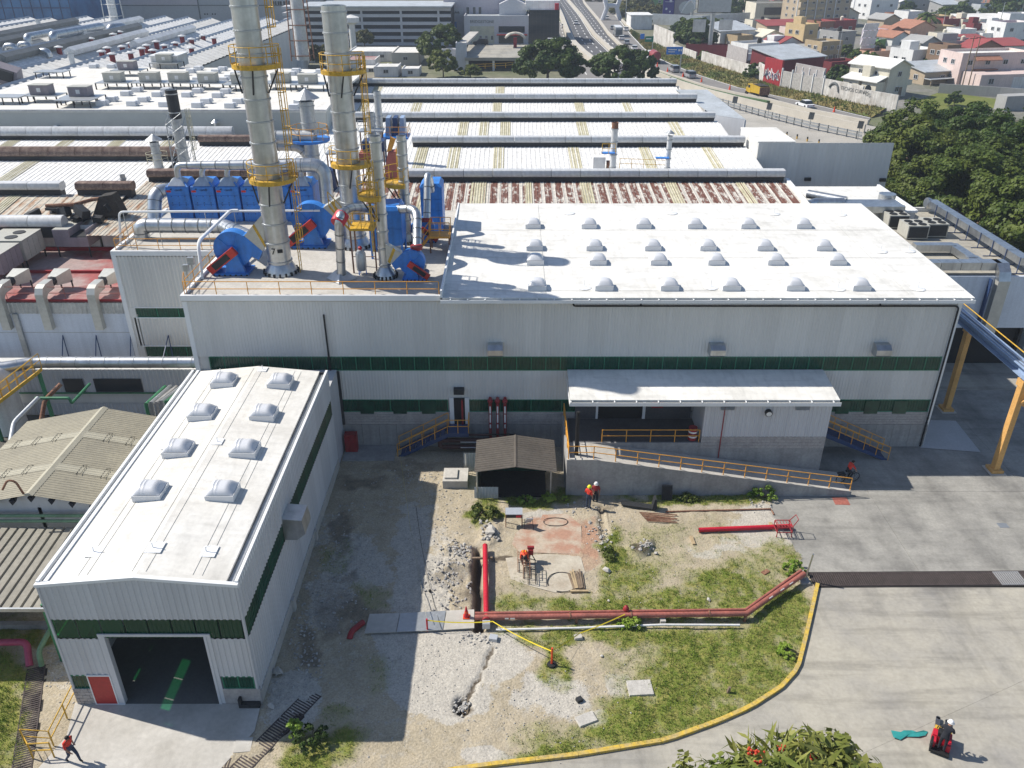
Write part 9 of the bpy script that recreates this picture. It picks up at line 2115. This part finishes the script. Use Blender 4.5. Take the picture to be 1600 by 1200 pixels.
 for px,py,h,lab in((1502,140,12,'wooden power pole in front of the pink house, left of the pair'),(1512,138,12,'wooden power pole in front of the pink house, right of the pair'),(1307,100,9,'thin pale pole beside the brown two storey house'),(1481,122,6,'street lamp pole before the low tan house'),(1468,62,9,'power pole beside the palm'),(1556,60,12,'power pole between the far houses and the right edge trees'),(977,34,14,'thin lamp post in the bushes beside the white gantry'),(1592,36,14,'lamp post at the right edge before the green hoarding')):
  p=P(px,py,0);t=thing('utility_pole',lab,'pole',p);MB().cyl(p,p+V((0,0,h)),.16,.1,8).build('pole',K['wood_old']if 'wooden' in lab else K['galv'],t);MB().box(p+V((0,0,h-.6)),(1.8,.12,.12)).build('crossarm',K['dark'],t)
 T=thing('pit_cover',None,None)if False else None
 mb=MB();wallpath(mb,[P(1560,22),P(1640,18)],.5,0,7);solo(mb,'hoarding',mat('green_hoarding',(.02,.22,.17),.7),'green hoarding behind the trees at the top right','fence')
 mb=MB();wallpath(mb,[P(1018,38),P(1095,42),P(1170,36)],.4,0,4.2);solo(mb,'panel_fence',K['paleblue_sheet'],'long bluish grey panel fence below the billboards','fence')
 t=thing('site_shed','white open roof shed behind the tall hoarding by the exit lane','shed',P(1000,44));a,b=P(985,46,0),P(1018,46,0);MB().bx(a.x,b.x,a.y,a.y+14,0,5).build('wall',K['wall_white'],t);MB().bx(a.x-.3,b.x+.3,a.y-.3,a.y+14.3,5,5.3).build('roof',K['wall_white'],t)
houses()

# ------------------------------------------------------------------ trees and shrubs
def leafmat(name,c1,c2,scale=.35,tr=.3):
 m=bpy.data.materials.new(name);m.use_nodes=True;nt=m.node_tree;b=nt.nodes['Principled BSDF'];o=nt.nodes['Material Output']
 b.inputs['Roughness'].default_value=.55;b.inputs['Specular IOR Level'].default_value=.25
 tc=nt.nodes.new('ShaderNodeTexCoord');n=nt.nodes.new('ShaderNodeTexNoise');n.inputs['Scale'].default_value=scale;n.inputs['Detail'].default_value=5
 nt.links.new(tc.outputs['Object'],n.inputs['Vector']);r=nt.nodes.new('ShaderNodeMapRange');r.inputs[1].default_value=.36;r.inputs[2].default_value=.64;nt.links.new(n.outputs[0],r.inputs[0])
 oi=nt.nodes.new('ShaderNodeObjectInfo');x=nt.nodes.new('ShaderNodeMix');x.data_type='RGBA';x.inputs[6].default_value=(*c1,1);x.inputs[7].default_value=(*c2,1);nt.links.new(r.outputs[0],x.inputs[0])
 hs=nt.nodes.new('ShaderNodeHueSaturation');mr=nt.nodes.new('ShaderNodeMapRange');mr.inputs[3].default_value=.78;mr.inputs[4].default_value=1.25;nt.links.new(oi.outputs['Random'],mr.inputs[0]);nt.links.new(mr.outputs[0],hs.inputs['Value']);mh=nt.nodes.new('ShaderNodeMapRange');mh.inputs[3].default_value=.515;mh.inputs[4].default_value=.482;nt.links.new(oi.outputs['Random'],mh.inputs[0]);nt.links.new(mh.outputs[0],hs.inputs['Hue']);nt.links.new(x.outputs[2],hs.inputs['Color'])
 nt.links.new(hs.outputs[0],b.inputs['Base Color'])
 t=nt.nodes.new('ShaderNodeBsdfTranslucent');nt.links.new(hs.outputs[0],t.inputs[0]);mx=nt.nodes.new('ShaderNodeMixShader');mx.inputs[0].default_value=tr
 nt.links.new(b.outputs[0],mx.inputs[1]);nt.links.new(t.outputs[0],mx.inputs[2]);nt.links.new(mx.outputs[0],o.inputs['Surface']);K[name]=m;return m
leafmat('leaf_dark',(.036,.072,.012),(.095,.135,.024));leafmat('leaf_mid',(.055,.09,.016),(.13,.16,.03));leafmat('leaf_yellow',(.14,.12,.025),(.07,.085,.02));leafmat('leaf_bright',(.19,.31,.035),(.27,.36,.06),1.2);leafmat('leaf_long',(.13,.17,.03),(.30,.30,.08),.9)
def leaf_cloud(R,nclump,per,size,seed,shell=.72,flat_=.55,long_=1.0,jit=1.0):
 """leaf quads gathered in clumps through an uneven crown; R = radii"""
 rng=np.random.default_rng(seed);v=rng.normal(size=(nclump,3));v/=np.linalg.norm(v,axis=1)[:,None]
 lump=1+.16*np.sin(v[:,0]*4+seed)+.13*np.sin(v[:,1]*5+2*seed)+.1*np.cos(v[:,2]*6)
 rr=(shell+(1-shell)*rng.random(nclump)**.5)*lump;keep=v[:,2]>-.55;v,rr=v[keep],rr[keep]
 C=v*rr[:,None]*np.array(R);cs=rng.uniform(.55,1.3,len(C))*max(R)*.19
 n=len(C)*per;ci=np.repeat(np.arange(len(C)),per)
 d=rng.normal(size=(n,3));d/=np.linalg.norm(d,axis=1)[:,None];d*=rng.random(n)[:,None]**.4
 P_=C[ci]+d*cs[ci][:,None]*np.array([1,1,flat_+.15])
 nr=d*.9+v[ci]*.5+rng.normal(size=(n,3))*.55*jit+np.array([0,0,.45]);nr/=np.linalg.norm(nr,axis=1)[:,None]
 a=np.cross(nr,rng.normal(size=(n,3)));a/=np.linalg.norm(a,axis=1)[:,None];b=np.cross(nr,a)
 s=size*rng.uniform(.6,1.35,n)[:,None];a=a*s*.5*long_;b=b*s*.5/max(1,long_*.9)
 q_=np.stack([P_-a,P_-b*.8+nr*s*.06,P_+a,P_+b*.8+nr*s*.06],1).reshape(-1,3);return q_
def cloud_mesh(name,q_,m):
 n=len(q_)//4;me=bpy.data.meshes.new(name);me.vertices.add(len(q_));me.vertices.foreach_set('co',q_.astype(np.float32).ravel());me.loops.add(4*n);me.loops.foreach_set('vertex_index',np.arange(4*n,dtype=np.int32));me.polygons.add(n);me.polygons.foreach_set('loop_start',np.arange(0,4*n,4,dtype=np.int32));me.update();me.materials.append(m);return me
def tree_proto(name,label,loc,R,th,m,nc,per,size,seed,group=None,cat='tree'):
 T=thing(name,label,cat,loc,group);me=cloud_mesh('crown',leaf_cloud(R,nc,per,size,seed)+np.array([0,0,th]),K[m]);c=bpy.data.objects.new('crown',me);COL.objects.link(c);c.parent=T
 rng=random.Random(seed);mb=MB();mb.tube([(0,0,-.3),(.1,0,th*.4),(0,.1,th*.75)],.3,8,rs=[R[0]*.06,R[0]*.045,R[0]*.035])
 for k in range(6):
  a=k*1.05+rng.random();mb.tube([(0,.05,th*(.45+.05*k)),(math.cos(a)*R[0]*.35,math.sin(a)*R[1]*.35,th*.85),(math.cos(a)*R[0]*.65,math.sin(a)*R[1]*.65,th+R[2]*.25)],.1,6,rs=[R[0]*.03,R[0]*.02,R[0]*.008])
 mb.build('trunk',K['bark'],T,local=True);return T
def trees():
 g1='big dark trees beside the flat roofed block'
 pa=tree_proto('broadleaf_tree','big dark green tree at the back corner of the tree mass, nearest the fenced field',(58,123,0),(6.2,6.2,4.6),5.6,'leaf_dark',150,250,.37,1,g1)
 pb=tree_proto('broadleaf_tree','big dark tree with a lumpy crown in the back row, beside the green field',(68,124,0),(6.6,6.2,4.4),5.8,'leaf_dark',160,250,.37,2,g1)
 pcx=tree_proto('broadleaf_tree','big mid green tree in the back row at the right edge of the picture',(79,122,0),(6.4,6.6,4.5),5.4,'leaf_mid',160,250,.37,3,g1)
 rows=[(90,119,'far big tree of the back row, partly outside the right edge'),(54,110,'big dark tree hanging over the far end of the grey wall'),(63,112,'big dark tree second from the grey wall, behind the middle rows'),(71,110,'big dark tree behind the middle rows near the right edge'),(82,108,'big dark tree at the right edge behind the middle rows'),(51.5,99,'big dark tree shading the pallet stacks'),(58.5,100,'big dark tree in the heart of the tree mass'),(68,99,'big dark tree in the heart of the tree mass, toward the right edge'),(78,97,'big dark tree at the right edge in the middle of the mass'),(52,91,'big dark tree above the yellow roof edge, closest to the pallets'),(61,90,'big dark tree above the middle of the yellow roof edge'),(70,88,'big tree one row behind the front ones at the right edge'),(55.5,82,'big dark tree leaning over the yellow roof edge'),(64,80,'big bright topped tree in the front row near the right edge'),(73,77,'big tree at the right edge in the front row'),(60,73,'front tree above the near end of the yellow roof edge'),(68,69,'front tree lowest at the right edge of the picture'),(57,104,'tall tree rising between the grey wall and the field'),(65,105,'tall tree rising in the middle of the mass, below the green field')]
 rng=random.Random(9)
 for i,(x,y,lab)in enumerate(rows):
  s=rng.uniform(.88,1.12);copy_tree((pa,pb,pcx)[(i*2+i//3)%3],(x,y,0),rng.uniform(0,6.28),lab,(s,s,s*rng.uniform(.92,1.08)))
 t=tree_proto('broadleaf_tree','large round dark green tree in front of the car deck',P(855,130,0),(7.0,6.8,5.0),5.0,'leaf_dark',170,170,.62,11)
 copy_tree(t,P(962,131,0),1.3,'broad dark green tree standing between the car deck and the highway',(1.0,.9,.82))
 copy_tree(t,P(1000,131,0),2.9,'smaller dark tree merging into the broad one by the red tanker',(.5,.5,.75))
 t=tree_proto('broadleaf_tree','rounded green tree in front of the parking building',P(689,103,0),(5.6,5.4,4.8),5.6,'leaf_mid',130,150,.62,12)
 copy_tree(t,P(693,121,0),2.0,'smaller bright green tree right beyond the sawtooth roofs',(.62,.62,.62));copy_tree(t,P(735,122,0),.4,'low olive bushes below the white tower wall',(.5,.5,.3))
 y=tree_proto('broadleaf_tree','yellowish tree in front of the blue glass building, at the grey wall',P(102,58,0),(10,8,6.0),8,'leaf_yellow',110,90,1.2,13)
 for px,py,s,lab in((78,58,.95,'yellowish tree in the middle before the blue glass building'),(52,56,.8,'yellowish bushy tree nearest the left edge before the blue glass'),(120,50,.6,'low brownish tree against the huge grey wall'),(425,112,.5,'small yellow green tree just right of the first tall stack'),(506,106,.42,'small yellow green tree left of the second tall stack'),(570,76,.4,'flat topped small tree before the parking building')):copy_tree(y,P(px,py,0),px,lab,s)
 t=tree_proto('broadleaf_tree','dark tree cluster at the foot of the wide blank billboard mast',P(1085,84,0),(6.0,5.5,4.6),4.6,'leaf_dark',100,80,1.0,14)
 for px,py,s,lab in((1072,76,.9,'bushy green tree behind the blue road sign'),(1105,70,.8,'dark tree behind the billboard mast'),(1060,62,.6,'tree above the tall white hoarding'),(1120,66,.75,'narrow dark conifer shaped tree beside the billboard mast'),(1305,140,.55,'bushes behind the bare block wall'),(1318,142,.5,'low bushes next to the white lettered wall'),(1356,112,.5,'dark shrubby tree between the maroon wall and the white villa'),(1336,102,.42,'dark leafy tree under the blank tilted billboard'),(1320,92,.4,'small tree beside the brown two storey house'),(1275,56,.5,'small dark tree behind the yellow house'),(1455,108,.45,'olive tree in the yard behind the white villa'),(1490,112,.4,'round bush beside the tall narrow brown house'),(1428,84,.4,'yellowish bush before the small white gabled house'),(1370,84,.35,'little bush beside the lime green shed'),(1475,38,.7,'hedge like tree right of the palm'),(1500,34,.8,'long dark hedge tree below the grey tower'),(1415,28,.7,'tree between the modern blocks'),(1562,36,1.1,'tall tree by the green hoarding'),(1588,26,1.3,'big tree at the top right corner'),(1570,14,1.3,'far tree at the top right edge'),(1540,8,1.1,'far tree at the top edge behind the grey blue house'),(1400,6,1.0,'far tree at the top edge beyond the modern house'),(1350,4,1.0,'far tree at the top edge above the apartment block'),(1140,30,.9,'dark trees behind the wide blank billboard'),(1165,24,.9,'dark trees left of the beige office'),(1590,128,.5,'shrub at the right edge in front of the pink house'),(1490,166,.3,'shrub at the edge of the green field'),(1100,100,.35,'shrubs on the embankment behind the blank billboard mast'),(1180,128,.45,'bright bush at the embankment steps'),(1262,118,.3,'small bush on top of the bare block wall')):
  copy_tree(t,P(px,py,0),px*1.3,lab,s)
 b=tree_proto('bush','olive bushes on the slope beside the white gantry',P(985,26,0),(7,6,3.0),2.0,'leaf_yellow',80,60,1.2,15,None,'bush')
 for px,py,s,lab in((1003,32,.9,'olive bushes in front of the violet billboard'),(1020,26,.9,'olive bushes behind the white site shed'),(972,22,1.0,'olive bush nearest the white gantry'),(995,14,1.1,'far olive bush at the top edge beside the gantry'),(1000,40,.7,'dull green bush above the exit lane hoarding'),(930,2,1.0,'far bush between the highway lanes at the top edge')):copy_tree(b,P(px,py,0),px,lab,s)
 def palm(lab,px,py,h,r,seed):
  p=P(px,py,0);T=thing('palm_tree',lab,'palm',p);MB().tube([p,p+V((.2,0,h*.5)),p+V((0,0,h))],.35,8,rs=[.45,.35,.3]).build('trunk',K['bark'],T);rng=random.Random(seed);mb=MB()
  for k in range(46):
   a=rng.uniform(0,6.28);e=rng.uniform(-.2,1.2);L=r*rng.uniform(.8,1.15);c=p+V((0,0,h));u=V((math.cos(a),math.sin(a),0));s=V((-u.y,u.x,0));pts=[c+u*(L*t*math.cos(e))+V((0,0,L*(t*math.sin(e)-.9*t*t*.8)))for t in(0,.25,.5,.75,1)]
   w=[.12,.5,.6,.45,.05]
   for(A,wa),(B_,wb)in zip(zip(pts,w),zip(pts[1:],w[1:])):mb.quad(A-s*wa-V((0,0,wa*.4)),A,B_,B_-s*wb-V((0,0,wb*.4)));mb.quad(A,A+s*wa-V((0,0,wa*.4)),B_+s*wb-V((0,0,wb*.4)),B_)
  mb.build('fronds',K['leaf_mid'],T)
 palm('tall bushy palm rising among the salmon and white houses',1443,55,6.5,5.5,3);palm('dark palm behind the tall white hoarding',1066,60,5,4,4);palm('palm left of the billboard mast',1092,66,5,4.2,5);palm('small palm beside the dark conifer shaped tree',1118,56,5,3.5,6)
 c=P(1238,1226,8.6);T=thing('flowering_tree','tree top with long pale leaves and red flowers at the bottom of the picture','tree',(c.x,c.y-.6,0))
 q_=np.concatenate([leaf_cloud((3.3,2.8,2.3),130,75,.26,31,.7,.6,1.2),leaf_cloud((3.4,2.9,2.35),120,14,.42,32,.9,.6,2.6,1.6)])+np.array([0,0,7.0])
 me=cloud_mesh('crown',q_,K['leaf_long']);o=bpy.data.objects.new('crown',me);COL.objects.link(o);o.parent=T
 MB().tube([(0,0,-.2),(.1,0,3),(0,.1,6.4)],.2,8,rs=[.26,.2,.12]).build('trunk',K['bark'],T,local=True)
 rng=random.Random(4);mb=MB()
 for k in range(16):
  a,e=rng.uniform(0,6.28),rng.uniform(.3,1.3);d=V((3.3*math.cos(a)*math.cos(e),2.65*math.sin(a)*math.cos(e),2.25*math.sin(e)+7.0))
  for j in range(6):mb.ball(d+V((rng.uniform(-.1,.1),rng.uniform(-.1,.1),rng.uniform(-.03,.1))),.06,5,4)
 mb.build('flowers',mat('red_flower',(.50,.05,.02),.6),T,local=True)['kind']='stuff'
 def shrub(lab,px,py,R,m,size,seed,nc=40,per=40,z=None):
  p=G(px,py);T=thing('shrub',lab,'shrub',p);me=cloud_mesh('foliage',leaf_cloud(R,nc,per,size,seed,.55)+np.array([0,0,R[2]*.7]),K[m]);o=bpy.data.objects.new('foliage',me);COL.objects.link(o);o.parent=T
  mb=MB()
  for k in range(5):mb.tube([(0,0,-.05),(math.cos(k*1.3)*R[0]*.5,math.sin(k*1.3)*R[1]*.5,R[2]*.9)],.02,4)
  mb.build('stem',K['bark'],T,local=True)
 shrub('round dark shrub beside the diagonal grating at the corner of the dirt yard',486,1162,(.75,.7,.55),'leaf_dark',.13,41)
 shrub('bright green upright shoots just left of the round dark shrub',463,1152,(.32,.3,.75),'leaf_bright',.16,42,20,30)
 shrub('bright green bush at the end of the faded red pipes by the kerb',1237,893,(.6,.5,.5),'leaf_bright',.13,43)
 shrub('pale green weed clump at the foot of the ramp wall, near the concrete',1192,779,(.85,.35,.45),'leaf_bright',.12,44)
 shrub('green weeds in front of the dark shed',820,786,(.7,.35,.25),'leaf_bright',.12,45)
 shrub('green weeds between the dark shed and the ramp wall',858,782,(.55,.35,.22),'leaf_bright',.12,46)
 shrub('tall weeds in the strip behind the trench head, left one',748,806,(.5,.7,.35),'leaf_mid',.12,47)
 shrub('tall weeds in the strip behind the trench head, right one',768,808,(.35,.7,.35),'leaf_mid',.12,48)
 shrub('green weeds over the faded red pipes at the end of the caution tape',985,980,(.55,.35,.3),'leaf_bright',.12,49)
 shrub('green weed tuft on the dry ground above the hydrant',951,870,(.3,.55,.25),'leaf_mid',.12,50)
 shrub('bright weed patch in the grass near the curve of the kerb',1228,1022,(.5,.5,.25),'leaf_bright',.12,51)
 shrub('weeds along the ramp wall beside the black panel',1075,782,(.9,.25,.25),'leaf_mid',.12,52)
 shrub('green weeds at the outer corner of the ramp wall',882,784,(.25,.2,.25),'leaf_bright',.1,53,16,30)
trees()

# ------------------------------------------------------------------ air
def haze():
 mb=MB();mb.bx(-910,910,-160,1610,-1.5,42);o=mb.build('haze',None or mat('haze_shell',(.5,.5,.5)))
 m=bpy.data.materials.new('haze_air');m.use_nodes=True;nt=m.node_tree;nt.nodes.clear();out=nt.nodes.new('ShaderNodeOutputMaterial');v=nt.nodes.new('ShaderNodeVolumePrincipled');v.inputs['Color'].default_value=(.72,.82,.95,1);v.inputs['Density'].default_value=HAZE;nt.links.new(v.outputs[0],out.inputs['Volume']);o.data.materials.clear();o.data.materials.append(m);tag(o,None,None,None,'stuff')
HAZE=0.0003
if HAZE:haze()
